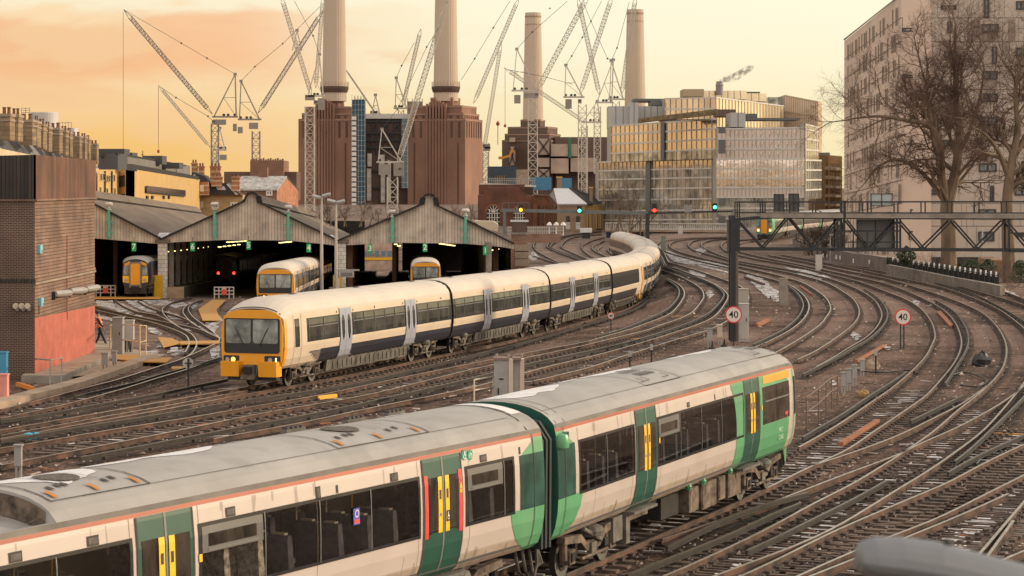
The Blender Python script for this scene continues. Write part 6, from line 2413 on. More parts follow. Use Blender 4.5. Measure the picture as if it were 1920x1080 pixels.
def lump(name, cat, lab, px, py, r, mat, sq=.7, seed=1):
 p = G(px, py, -.15)
 rr = random.Random(seed)
 mb = MB()
 n, m_ = 9, 5
 vs, fs = [], []
 for j in range(m_ + 1):
  th = math.pi * j / m_ * .62
  for i in range(n):
   ph = 2 * math.pi * i / n
   k = r * rr.uniform(.75, 1.15)
   vs.append((p.x + k * math.sin(th) * math.cos(ph), p.y + k * math.sin(th) * math.sin(ph), p.z + k * sq * (math.cos(th)) + .02))
 for j in range(m_):
  for i in range(n):
   fs.append((j * n + i, j * n + (i + 1) % n, (j + 1) * n + (i + 1) % n, (j + 1) * n + i))
 mb.add(vs, fs, mat)
 tag(mk(name, mb), lab, cat)
lump('rock', 'rock', 'pale rounded stone beside the white topped post in the weeds', 1637, 688, .32, CONC_TAN, 1.1, 3)
lump('rock', 'rock', 'tan rock beside the low rusty pipe fence', 1618, 742, .26, M('tan_rock', (.30, .19, .085), .9, 0, .3, 5), .9, 4)
lump('bag', 'bag', 'black bag lying inside the rightmost curve', 1842, 684, .45, P_BLACK, 1.3, 5)
lump('snow_heap', 'snow', 'white snowy heap beside the dark retaining wall', 1645, 503, .9, SNOW, .4, 6)
lump('bag', 'bag', 'pink bundle at the end of the concrete parapet', 1881, 545, .2, M('pink_bundle', (.6, .25, .25), .7), 1.0, 8)
# ---- worker in a high visibility jacket walking by the hut
def worker():
 p = G(187, 648)
 k = F / p.y
 h = 1.76
 root = empty('person', p, 'worker in an orange high visibility vest and dark trousers striding past the coral wall', 'person')
 SKIN = M('skin', (.42, .24, .17), .6)
 me = bpy.data.meshes.new('body')
 J = dict(pel=(0, 0, .93), ch=(-.05, 0, 1.25), nk=(-.08, 0, 1.47), hd=(-.10, 0, 1.62), ht=(-.10, 0, 1.74), lh=(.0, -.10, .90), lk=(.16, -.11, .52), la=(.34, -.12, .12), lt=(.46, -.12, .05), rh=(.0, .10, .90), rk=(-.05, .11, .50), ra=(-.22, .12, .13), rt=(-.10, .12, .04),
   ls=(-.06, -.20, 1.41), le=(.06, -.27, 1.16), lw=(.20, -.24, .98), lf=(.26, -.23, .92), rs=(-.06, .20, 1.41), re=(-.22, .26, 1.18), rw=(-.28, .22, .96), rf=(-.29, .21, .89))
 RAD = dict(pel=.155, ch=.175, nk=.07, hd=.105, ht=.075, lh=.10, lk=.075, la=.055, lt=.045, rh=.10, rk=.075, ra=.055, rt=.045, ls=.085, le=.06, lw=.045, lf=.045, rs=.085, re=.06, rw=.045, rf=.045)
 ed = [('pel', 'ch'), ('ch', 'nk'), ('nk', 'hd'), ('hd', 'ht'), ('pel', 'lh'), ('lh', 'lk'), ('lk', 'la'), ('la', 'lt'), ('pel', 'rh'), ('rh', 'rk'), ('rk', 'ra'), ('ra', 'rt'), ('ch', 'ls'), ('ls', 'le'), ('le', 'lw'), ('lw', 'lf'), ('ch', 'rs'), ('rs', 're'), ('re', 'rw'), ('rw', 'rf')]
 ks = list(J)
 me.from_pydata([J[a] for a in ks], [(ks.index(a), ks.index(b)) for a, b in ed], [])
 o = bpy.data.objects.new('body', me)
 COL.objects.link(o)
 sm = o.modifiers.new('skin', 'SKIN')
 for i, a in enumerate(ks):
  v = me.skin_vertices[0].data[i]
  v.radius = (RAD[a], RAD[a])
  v.use_root = a == 'pel'
 o.modifiers.new('sub', 'SUBSURF').levels = 1
 dg = bpy.context.evaluated_depsgraph_get()
 m2 = bpy.data.meshes.new_from_object(o.evaluated_get(dg))
 bpy.data.objects.remove(o)
 NAVY = M('worker_navy', (.018, .022, .045), .8)
 HIVIS = M('worker_orange', (.95, .13, .015), .6, emit=0)
 for mt in (NAVY, HIVIS, SKIN):
  m2.materials.append(mt)
 for f in m2.polygons:
  c = f.center
  arm = abs(c.y) > .20 and c.z > .9
  f.material_index = 0
  if .95 < c.z < 1.46 and not arm:
   f.material_index = 1
  if c.z > 1.46 or (abs(c.y) > .17 and c.z < .97 and c.z > .8 and abs(c.x) > .15):
   f.material_index = 2
  f.use_smooth = True
 b = bpy.data.objects.new('body', m2)
 COL.objects.link(b)
 b.parent = root
 mb = MB()
 mb.lathe((-.10, 0, 1.66), [(.125, 0), (.125, .05), (.10, .11), (.05, .14), (0.01, .15)], NAVY, 12)
 mk('cap', mb, root, world=False)
 mb = MB()
 for z, r_ in ((1.06, .185), (1.20, .19)):
  mb.lathe((-.04, 0, z), [(r_, 0), (r_, .045)], M('reflective_band', (.62, .60, .52), .4), 14, cap=False)
 mk('reflective_band', mb, root, world=False)
 mb = MB()
 for sx, sy, sz in ((.37, -.12, .0), (-.17, .12, -.01)):
  mb.prism([(sx - .12, sy - .05, sz), (sx + .17, sy - .05, sz), (sx + .17, sy - .05, sz + .06), (sx, sy - .05, sz + .13), (sx - .12, sy - .05, sz + .13)], (0, .10, 0), P_BLACK)
 mk('boots', mb, root, world=False)
worker()
# ---- street lamp head close to the lens, out of focus
def near_lamp():
 Y = 6.2
 root = empty('street_lamp', W(1850, 1040, Y) + Vector((0, 0, -.1)), 'big blurred grey street lamp head close to the lens at the bottom corner', 'street lamp')
 LG = M('lamp_head_grey', (.16, .165, .175), .5, .2, .08, 6)
 mb = MB()
 st = [(1604, 1046, 1030, 1068), (1612, 1040, 1018, 1078), (1640, 1042, 1007, 1094), (1690, 1046, 1007, 1104), (1760, 1056, 1016, 1116), (1840, 1078, 1038, 1128), (1920, 1096, 1058, 1146), (2060, 1128, 1098, 1172), (2200, 1160, 1138, 1196)]
 rings = []
 n = 18
 for px, py, t, b in st:
  c = W(px, (t + b) / 2, Y)
  hz = (b - t) / 2 / F * Y
  hy = hz * 1.5
  if px < 1606:
   hy *= .8
  rings.append([(c.x, c.y + hy * math.cos(2 * math.pi * j / n), c.z + hz * (math.sin(2 * math.pi * j / n) if math.sin(2 * math.pi * j / n) > 0 else .8 * math.sin(2 * math.pi * j / n))) for j in range(n)])
 for a, b in zip(rings, rings[1:]):
  for j in range(n):
   mb.quad(a[j], a[(j + 1) % n], b[(j + 1) % n], b[j], LG)
 mb.poly(rings[0], LG)
 mk('lamp_head', mb, root, smooth=True)
 mb = MB()
 c = W(1776, 1019, Y)
 mb.lathe(c, [(.012, -.01), (.012, .006), (.008, .012)], METAL_D, 10)
 mk('photocell', mb, root)
 mb = MB()
 for px, dz in ((1620, 0), (1690, 0)):
  pass
 a, b = W(1612, 1066, Y - .04), W(1700, 1090, Y - .04)
 mb.tube([a, a.lerp(b, .5) + Vector((0, 0, -.008)), b], [.01, .03, .025], M('lamp_bowl', (.10, .09, .085), .3), 10)
 mk('lamp_bowl', mb, root)
 mb = MB()
 e = W(2200, 1161, Y)
 mb.tube([e, e + Vector((.25, 0, -.06)), e + Vector((.42, .02, -.3)), e + Vector((.45, .02, -6.8))], [.035, .04, .045, .07], LG, 10)
 mk('pole', mb, root)
near_lamp()
# ---------------------------------------------------------------- buildings behind the railway
class Face:
 """A wall panel given by photo pixels and distances at its left and right edges."""
 def __init__(s, xl, Yl, xr, Yr, ytl, ytr, ybl, ybr):
  s.a, s.b = W(xl, ybl, Yl), W(xr, ybr, Yr)
  s.d, s.c = W(xl, ytl, Yl), W(xr, ytr, Yr)
  s.xl, s.xr, s.Yl, s.Yr = xl, xr, Yl, Yr
  s.n = (s.b - s.a).cross(s.d - s.a).normalized()
  if s.n.dot((s.a + s.c) / 2 - Vector((0, 0, H))) > 0:
   s.n = -s.n
 def uv(s, u, v, off=0.0):
  return s.a.lerp(s.b, u).lerp(s.d.lerp(s.c, u), v) + s.n * off
 def px(s, x, y):
  """Photo pixel -> (u, v) on the panel."""
  k = (x - 960) / F
  ax, ay, bx_, by = s.a.x, s.a.y, s.b.x, s.b.y
  u = (k * ay - ax) / ((bx_ - ax) - k * (by - ay))
  Y = lerp(ay, by, u)
  z = H - (y - YH) / F * Y
  z0, z1 = lerp(s.a.z, s.b.z, u), lerp(s.d.z, s.c.z, u)
  return u, (z - z0) / (z1 - z0)
 def quad(s, mb, u0, u1, v0, v1, mat, off=0.0):
  mb.quad(s.uv(u0, v0, off), s.uv(u1, v0, off), s.uv(u1, v1, off), s.uv(u0, v1, off), mat)
 def slab(s, mb, u0, u1, v0, v1, mat, o0, o1, side=None):
  pts = [s.uv(u0, v0, o0), s.uv(u1, v0, o0), s.uv(u1, v1, o0), s.uv(u0, v1, o0)]
  mb.prism(pts, s.n * (o1 - o0), mat, side)
 def wall(s, mb, mat, depth=8.0):
  pts = [s.a, s.b, s.c, s.d]
  mb.prism(pts, (0, depth, 0), mat)
 def window(s, root, x0, x1, y0, y1, glassm, framem, bar=True, name='window', fw=.06, deep=.05):
  u0, v1 = s.px(x0, y0)
  u1, v0 = s.px(x1, y1)
  s.win_uv(root, u0, u1, v0, v1, glassm, framem, bar, name, fw, deep)
 def win_uv(s, root, u0, u1, v0, v1, glassm, framem, bar=True, name='window', fw=.06, deep=.05):
  mb = MB()
  w = (s.uv(u1, v0) - s.uv(u0, v0)).length
  h = (s.uv(u0, v1) - s.uv(u0, v0)).length
  fu, fv = (u1 - u0) * fw / max(w, .1) * 1.6, (v1 - v0) * fw / max(h, .1) * 1.6
  s.quad(mb, u0, u1, v0, v1, glassm, .06)
  for q in ((u0, u1, v0, v0 + fv), (u0, u1, v1 - fv, v1), (u0, u0 + fu, v0 + fv, v1 - fv), (u1 - fu, u1, v0 + fv, v1 - fv)):
   s.slab(mb, *q, framem, .0, deep + .06)
  if bar:
   um = (u0 + u1) / 2
   s.slab(mb, um - fu / 2, um + fu / 2, v0 + fv, v1 - fv, framem, .062, deep + .06)
  mk(name, mb, root)
WGLASS = glass('house_glass', (0.05, 0.05, 0.05), .1, .5, (1, 1, 1), col2=(.02, .02, .02), spec=.6)
WGLASS_B = glass('flat_glass', (0.13, 0.155, 0.16), .08, .5, (.8, .8, .8), col2=(.03, .035, .035), spec=.8)
WFR_W = M('white_window_frame', (.68, .63, .56), .6)
WFR_D = M('dark_window_frame', (.035, .034, .034), .5)
YBRICK = brickmat('yellow_stock_brick', 'x', (.36, .245, .125), (.44, .31, .16), (.40, .31, .2), size=(1.2, .3), msize=.03, var=.2)
YSTUC = M('golden_render', (.50, .325, .125), .85, 0, .10, .4)
CSTUC = M('cream_render', (.55, .44, .29), .85, 0, .12, .5)
SLATE_D = M('slate_dark', (.045, .040, .038), .8, 0, .3, 1.2, stretch=(1, 1, 3))
SLATE_S = M('slate_snow_dusted', (.40, .385, .37), .85, 0, .25, 1.2, stretch=(1, .4, 2), col2=(.28, .27, .26))
ZINC = M('grey_zinc', (.155, .145, .135), .7, 0, .15, .4)
STRIPEB = brickmat('striped_brick', 'x', (.30, .125, .06), (.36, .16, .08), (.46, .33, .2), size=(40, .95), msize=.16, var=.2)
ORANGEB = brickmat('orange_brick', 'x', (.33, .125, .065), (.40, .16, .085), (.34, .2, .13), size=(.6, .2), msize=.02, var=.2)
BROWNB = M('brown_brick', (.20, .105, .068), .9, 0, .2, .3)
LEAD = M('chimney_pot_clay', (.17, .075, .045), .85, 0, .3, 2)
STACKB = brickmat('dark_stock_brick', 'x', (.205, .14, .08), (.26, .18, .10), (.15, .11, .075), size=(1.2, .3), msize=.03, var=.35)  # darker, browner stock brick for the chimney stacks
def terrace():
 Yf, zf = 330.0, None
 def depth(yb):
  return Yf * 43.0 / (345.0 - yb)
 root = empty('terrace_houses', W(100, 300, 240) + Vector((0, 0, -12)), 'old terrace with a long row of brick chimney stacks and clay pots on dark roofs', 'terrace')
 st = [(0, 19, 215, 257), (19, 35, 217, 259), (35, 61, 226, 266), (62, 70, 229, 270), (70, 82, 234, 274), (82, 92, 239, 278), (92, 112, 241, 281), (112, 124, 246, 286), (124, 132, 249, 288), (132, 150, 256, 291), (150, 160, 258, 295), (160, 167, 261, 298), (168, 182, 270, 302)]
 # walls and roof follow the row
 mb, rf = MB(), MB()
 near, farp = W(-30, 272, 150), W(186, 317, 345)
 dn = Vector((0, 0, 1))
 back = Vector((-2.4, 0, 3.0))
 zt = 0
 mb.quad(Vector((near.x, near.y, -3)), Vector((farp.x, farp.y, -3)), farp, near, CSTUC)
 mb.quad(Vector((farp.x, farp.y, -3)), Vector((farp.x - 13, farp.y, -3)), farp + Vector((-13, 0, 0)), farp, CSTUC)
 mk('wall', mb, root)
 n = 13
 for i in range(n):
  a, b = near.lerp(farp, i / n), near.lerp(farp, (i + 1) / n)
  rf.quad(a, b, b + back, a + back, SLATE_D if i % 3 else ZINC)
  rf.quad(a + back, b + back, b + back * 2 + Vector((0, 0, -6.8)), a + back * 2 + Vector((0, 0, -6.8)), SLATE_D)
  rf.bar(a + Vector((0, 0, .2)), a + back + Vector((0, 0, .3)), .35, ZINC, .5)
 mk('roof', rf, root)
 for i, (x0, x1, yt, yb) in enumerate(st):
  Y = depth(yb)
  a, b = W(x0 + .6, yb + 6, Y), W(x1 - .6, yt, Y)
  mb = MB()
  mb.bx(a.x, b.x, Y, Y + 1.6, a.z, b.z, STACKB)
  zc = b.z - (b.z - a.z) * .22
  mb.bx(a.x - .06, b.x + .06, Y - .06, Y + 1.66, b.z - .12, b.z + .08, CONC_TAN)
  mb.bx(a.x - .05, b.x + .05, Y - .05, Y + 1.65, zc - .06, zc + .06, CONC_TAN)
  s_ = mk('chimney_stack', mb, root)
  w = b.x - a.x
  k = max(2, int(w / .42))
  for j in range(k):
   mb = MB()
   cx = a.x + w * (j + .5) / k
   r_ = min(.16, w / k * .4)
   mb.lathe((cx, Y + .5, b.z + .08), [(r_, 0), (r_ * .8, .35), (r_ * 1.05, .38), (r_ * 1.05, .46)], LEAD, 8)
   mk('chimney_pot', mb, s_)
 fc = Face(183, 330, 236, 352, 318, 318, 372, 372)
 for x, y0 in ((187, 325), (192, 325), (199, 328), (203, 328), (212, 327), (186, 350), (199, 352), (213, 352)):
  fc.window(root, x, x + 3, y0, y0 + 14, WGLASS, CSTUC, False)
 mb = MB()
 fc.wall(mb, YSTUC, 6)
 for x in (195, 208):
  u, v = fc.px(x, 320)
  mb.tube([fc.uv(u, .95, .15), fc.uv(u, .1, .15)], .12, FASCIA, 6)
 mk('rear_wall', mb, root)
terrace()
def tank():
 a = W(78, 237, 400)
 root = empty('water_tank', a + Vector((0, 0, -8)), 'pale round tank standing above the terrace chimneys', 'tank')
 mb = MB()
 r = 26 / F * 400
 z1 = W(78, 211, 400).z
 mb.lathe((a.x, a.y + r, a.z - 8), [(r, 0), (r, z1 - a.z + 8), (r * .97, z1 - a.z + 8.1)], M('tank_grey', (.46, .43, .40), .6, 0, .08, .3), 28)
 mk('tank', mb, root)
 mb = MB()
 b = W(124, 250, 400)
 mb.bx(b.x - 1.4, b.x + 1.4, 400, 404, b.z - 6, W(0, 240, 400).z, PALEBOX)
 for k in range(6):
  x = b.x - 1.6 + k * .5
  mb.bar((x, 400, W(0, 240, 400).z), (x, 400, W(0, 229, 400).z), .09, METAL)
 mb.bar((b.x - 1.6, 400, W(0, 230, 400).z), (b.x + .9, 400, W(0, 230, 400).z), .1, METAL)
 mk('roof_housing', mb, root)
 mb = MB()
 c = W(48, 215, 400)
 for k in (-.7, 0, .7):
  mb.bar((c.x + k, 400, c.z - 5), (c.x + k, 400, W(0, 202, 400).z), .1, METAL)
 for y in (203, 207, 211):
  z = W(0, y, 400).z
  mb.bar((c.x - .7, 400, z), (c.x + .7, 400, z), .1, METAL)
 mk('aerial_frame', mb, root)
tank()
def golden_block():
 root = empty('apartment_building', W(280, 400, 380), 'golden sunlit building with narrow slot windows and a dark glass balcony', 'building')
 f = Face(236, 345, 363, 470, 318, 338, 425, 425)
 g_ = Face(219, 347, 236, 345, 322, 318, 425, 425)
 mb = MB()
 f.wall(mb, YSTUC, 12)
 g_.wall(mb, YSTUC, 8)
 mk('wall', mb, root)
 mb = MB()
 u0 = f.px(237, 320)[0]
 mb.prism([f.uv(-.01, .985, .3), f.uv(1.01, .985, .3), f.uv(1.01, 1.09, .3), f.uv(-.01, 1.10, .3)], (0, 5, 0), FASCIA)
 mk('roof_fascia', mb, root)
 g_.window(root, 221.5, 234, 331, 349, WGLASS, FASCIA, False)
 g_.window(root, 221.5, 234, 365, 380, WGLASS, FASCIA, False)
 for row, (ya, yb, h, xs) in enumerate(((330, 342, 13, (240, 243, 249, 258, 264, 270, 274, 282, 291, 302, 308, 315, 328, 335, 345, 354)), (366, 374, 12, (242, 247, 262, 268, 274, 280, 286, 293, 299, 305, 311, 317, 328, 335, 345, 354)))):
  for x in xs:
   t = (x - 240) / 115
   y = lerp(ya, yb, t) + (0 if row else 0)
   f.window(root, x, x + (2.6 if x < 330 else 3.2), y, y + h - 2 * t, WGLASS, YSTUC, False, fw=.012)
 mb = MB()
 u0, v1 = f.px(263, 348)
 u1, v0 = f.px(338, 366)
 f.slab(mb, u0, u1, v0, v1, M('balcony_glass', (.05, .045, .045), .15, 0, .8, .9, col2=(.16, .12, .10)), .9, 1.0)
 f.slab(mb, u0, u1, v0 - .03, v0, FASCIA, .02, 1.0)
 mk('balcony', mb, root)
 for x in (265, 275, 297, 307):
  mb = MB()
  u, v = f.px(x, 367)
  f.slab(mb, u, u + .02, v - .06, v, FASCIA, .02, .9)
  mk('balcony_bracket', mb, root)
 # set-back grey storey
 r2 = empty('roof_storey', W(280, 320, 400), 'grey zinc set back storey and plant boxes above the golden building', 'building')
 h = Face(220, 400, 345, 500, 288, 310, 326, 334)
 mb = MB()
 h.wall(mb, ZINC, 10)
 mk('wall', mb, r2)
 mb = MB()
 k = Face(183, 415, 221, 399, 287, 288, 330, 330)
 k.wall(mb, M('slate_blue_clad', (.055, .055, .062), .7), 10)
 mk('end_wall', mb, r2)
 for i in range(22):
  mb = MB()
  h.slab(mb, i / 22 + .004, i / 22 + .028, .2, .72, M('zinc_panel', (.33, .29, .24), .6), .0, .05)
  mk('wall_panel', mb, r2)
 mb = MB()
 h.slab(mb, -.02, 1.02, .93, 1.03, FASCIA, 0, .3)
 mk('roof_fascia', mb, r2)
 for x0, x1, yt, yb, Y in ((183, 233, 279, 290, 410), (234, 248, 286, 292, 420), (267, 304, 292, 304, 450), (306, 336, 305, 312, 460)):
  mb = MB()
  a, b = W(x0, yb + 4, Y), W(x1, yt, Y)
  mb.bx(a.x, b.x, Y, Y + 6, a.z, b.z, M('plant_dark', (.06, .058, .06), .7))
  mk('plant_box', mb, r2)
golden_block()
def brick_houses():
 root = empty('brick_houses', W(400, 400, 480), 'striped brick houses with white sash windows and snowy slate roofs', 'houses')
 f = Face(362, 480, 455, 480, 366, 366, 430, 430)
 g_ = Face(363, 476, 390, 476, 341, 341, 366, 366)
 mb = MB()
 f.wall(mb, YBRICK, 10)
 g_.wall(mb, STRIPEB, 8)
 mk('wall', mb, root)
 mb = MB()
 f.slab(mb, -.01, 1.01, .97, 1.06, STRIPEB, 0, .4)
 mk('cornice', mb, root)
 for x0, x1, y0, y1 in ((373, 381, 377, 389), (397, 410, 378, 391), (432, 445, 379, 391), (363, 369.5, 377, 387)):
  f.window(root, x0, x1, y0, y1, WGLASS, WFR_W, True, fw=.18)
 for x0, x1 in ((363.5, 370), (374.5, 382)):
  g_.window(root, x0, x1, 347, 359, WGLASS, WFR_W, True, fw=.16)
 mb = MB()
 def tri(pts, m, Y=482, d=6):
  mb.prism([W(x, y, Y) for x, y in pts], (0, d, 0), m)
 tri([(360, 342), (392, 342), (384, 330), (360, 322)], SLATE_D, 477)
 tri([(391, 366), (452, 366), (425, 343), (392, 343)], SLATE_D, 479)
 mk('roof', mb, root)
 mb = MB()
 mb.quad(W(424, 345, 478.9), W(430, 345, 478.9), W(447, 365, 478.9), W(441, 365, 478.9), SNOW)
 mb.quad(W(405, 350, 478.9), W(420, 349, 478.9), W(424, 356, 478.9), W(408, 356, 478.9), SNOW)
 mb.quad(W(362, 326, 476.9), W(366, 328, 476.9), W(376, 338, 476.9), W(368, 338, 476.9), SNOW)
 mk('roof_snow', mb, root)
 for x0, x1, yt, yb, Y in ((359, 369, 305, 335, 484), (372, 382, 311, 335, 484), (394, 413, 311, 336, 486), (396, 416, 331, 350, 478), (434, 449, 331, 358, 478)):
  a, b = W(x0, yb, Y), W(x1, yt, Y)
  mb = MB()
  mb.bx(a.x, b.x, Y, Y + 1.5, a.z, b.z, STRIPEB)
  mb.bx(a.x - .15, b.x + .15, Y - .15, Y + 1.6, b.z - .35, b.z - .1, ORANGEB)
  s_ = mk('chimney_stack', mb, root)
  k = max(2, int((b.x - a.x) / .6))
  for j in range(k):
   mb = MB()
   mb.lathe((a.x + (b.x - a.x) * (j + .5) / k, Y + .6, b.z), [(.2, 0), (.16, .5), (.2, .6)], LEAD, 7)
   mk('chimney_pot', mb, s_)
 # snowy roofed brick building with the orange gable
 r2 = empty('brick_building', W(500, 400, 520), 'brick building with a pale snow dusted slate roof and an orange gable end', 'building')
 Y = 520
 mb = MB()
 mb.prism([W(445, 354, Y), W(519, 354, Y), W(519, 400, Y), W(445, 400, Y)], (0, 14, 0), BROWNB)
 mk('wall', mb, r2)
 mb = MB()
 mb.prism([W(519, 354, Y), W(537, 331, Y + 9), W(559, 355, Y + 18), W(559, 400, Y + 18), W(519, 400, Y)], (-.4, .2, 0), ORANGEB)
 mk('gable_wall', mb, r2)
 mb = MB()
 mb.prism([W(444, 355, Y - .3), W(520, 355, Y - .3), W(538, 330, Y + 9), W(452, 330, Y + 9)], (0, 0, -.3), SLATE_S)
 mk('roof', mb, r2)
 mb = MB()
 mb.prism([W(452, 330, Y + 9), W(538, 330, Y + 9), W(560, 355.5, Y + 18.3), W(470, 355.5, Y + 18.3)], (0, 0, -.3), SLATE_D)
 mk('roof', mb, r2)
 f2 = Face(445, Y - .05, 519, Y - .05, 354, 354, 400, 400)
 f2.window(r2, 499, 511, 357, 367, WGLASS, WFR_W, True, fw=.2)
 mb = MB()
 a, b = W(486, 330, Y + 9), W(502, 314, Y + 9)
 mb.bx(a.x, b.x, a.y - 1, a.y + 1.5, a.z - 1, b.z, BROWNB)
 mk('chimney_stack', mb, r2)
 # plain brown block on the skyline behind
 r3 = empty('brick_block', W(500, 330, 700), 'plain brown brick block with weeds along its parapet, under the second crane', 'building')
 mb = MB()
 a, b = W(469, 345, 700), W(532, 301, 700)
 mb.bx(a.x, b.x, 700, 716, a.z - 5, b.z, BROWNB)
 a2, b2 = W(420, 345, 702), W(556, 322, 702)
 mb.bx(a2.x, b2.x, 702, 715, a2.z - 5, b2.z, M('brown_brick_dark', (.12, .07, .05), .9, 0, .2, .3))
 mk('wall', mb, r3)
 mb = MB()
 for i in range(14):
  x = lerp(a.x, b.x, (i + .5) / 14)
  mb.bx(x - .25, x + .25, 700.2, 700.8, b.z, b.z + .35 + .2 * (i % 3), BROWNB)
 mk('parapet', mb, r3)
brick_houses()
# ---- the power station with its chimneys
PSB = M('power_station_brick', (.225, .122, .086), .95, 0, .22, .07, stretch=(1, 1, .6), dirt=((.125, .070, .052), .05, .65))
PSB2 = M('power_station_brick_dark', (.085, .052, .040), .95, 0, .2, .08)
PSB3 = M('power_station_brick_far', (.115, .074, .058), .95, 0, .15, .06)
PSP = M('power_station_coping', (.30, .19, .14), .9)
CHIM = M('fluted_chimney', (.46, .365, .275), .85, 0, .06, .03)
CHIM2 = M('chimney_band', (.30, .19, .12), .9)
def tower(root, xc, xl, xr, Y, ang, steps, ribs=True, mat=PSB):
 """Stepped square wash tower; xc the near corner column, steps (front width px, side px, top row, inset)."""
 ca, sa = math.cos(R(ang)), math.sin(R(ang))
 k = F / Y
 u = Vector((-ca, sa, 0))            # along the front, leftwards
 v = Vector((sa, ca, 0))             # along the side, away to the right
 c0 = W(xc, 400, Y)
 Lf = (xc - xl) / k / ca
 Ls = (xr - xc) / k / sa if sa > .05 else Lf
 mb = MB()
 zb = -6
 prev = zb
 out = []
 for inset, yt in steps:
  z1 = H - (yt - YH) / k
  o = c0 + (u + v) * inset
  a, b = Lf - 2 * inset, Ls - 2 * inset
  pts = [Vector((o.x, o.y, prev)), Vector((o.x, o.y, prev)) + u * a, Vector((o.x, o.y, prev)) + u * a + v * b, Vector((o.x, o.y, prev)) + v * b]
  mb.prism(pts, (0, 0, z1 - prev), mat)
  out.append((o, a, b, prev, z1))
  prev = z1 - .02
 mk('tower', mb, root)
 if ribs:
  for idx in (1, 0, len(out) - 2):
   o, a, b, z0, z1 = out[idx]
   # recessed slots read as dark strips between brick ribs
   for j in range(7):
    for (dirv, ln, nrm) in ((u, a, -v), (v, b, -u)):
     mb = MB()
     t = ln * (.10 + .80 * j / 6)
     if .33 < t / ln < .67 and dirv is u and idx == 0:
      continue
     q = Vector((o.x, o.y, 0)) + dirv * t + nrm * .04
     h0 = z1 - min(16, (z1 - max(z0, 0)) * (.9 if idx else .22))
     mb.box((q.x, q.y, (h0 + z1 - 1.2) / 2), (.9 if idx else .8, .35, z1 - 1.2 - h0), PSB2, rot=math.atan2(dirv.y, dirv.x))
     mk('slot', mb, root)
  # tall central flutes on the front
  o, a, b, z0, z1 = out[0]
  for j in range(7):
   t = a * (.34 + .32 * j / 6)
   q = Vector((o.x, o.y, 0)) + u * t + v * .25
   ztop = out[min(3, len(out) - 1)][4] - 1.0 - .6 * abs(j - 3)
   mb = MB()
   mb.box((q.x, q.y, (ztop - 6) / 2), (.75, 1.4, ztop + 6), mat, rot=math.atan2(u.y, u.x))
   mk('pilaster', mb, root)
  for fr in (.12, .88):
   q = Vector((o.x, o.y, 0)) + u * (a * fr) - v * .05
   mb = MB()
   mb.box((q.x, q.y, z1 / 2 - 8), (.5, .3, z1 - 4), PSB2, rot=math.atan2(u.y, u.x))
   mk('joint', mb, root)
 for o, a, b, z0, z1 in out:
  mb = MB()
  for (p, q) in ((o, o + u * a), (o, o + v * b)):
   mb.bar(Vector((p.x, p.y, z1 - .6)), Vector((q.x, q.y, z1 - .6)), .5, PSP, .45)
  mk('coping', mb, root)
 return out, u, v
def chimney(root, xc, w0, w1, yb, yt, Y, top=True):
 k = F / Y
 c = W(xc, yb, Y)
 n = 32
 z1 = (yb - yt) / k
 mb = MB()
 o = len(mb.v)
 prof = [(w0 / 2 / k * 1.01, -6), (w0 / 2 / k, 0), (w1 / 2 / k, z1)]
 nn = 64
 vs, fs = [], []
 lv = [prof[0], prof[1], (lerp(prof[1][0], prof[2][0], .5), z1 * .5), prof[2]]
 for r_, z in lv:
  for j in range(nn):
   a = 2 * math.pi * j / nn
   rr = r_ * (1 if j % 2 else .98)
   vs.append((c.x + rr * math.cos(a), c.y + rr * math.sin(a), c.z + z))
 for i in range(len(lv) - 1):
  for j in range(nn):
   fs.append((i * nn + j, i * nn + (j + 1) % nn, (i + 1) * nn + (j + 1) % nn, (i + 1) * nn + j))
 fs.append(tuple((len(lv) - 1) * nn + j for j in range(nn)))
 mb.add(vs, fs, CHIM)
 s_ = mk('chimney', mb, root)
 if top:
  mb = MB()
  for dy in (9, 24):
   z = c.z + z1 - dy / k
   mb.lathe((c.x, c.y, z), [(w1 / 2 / k * 1.03, 0), (w1 / 2 / k * 1.03, .8)], CHIM2, 32)
  mk('chimney_band', mb, s_)
 return c, z1
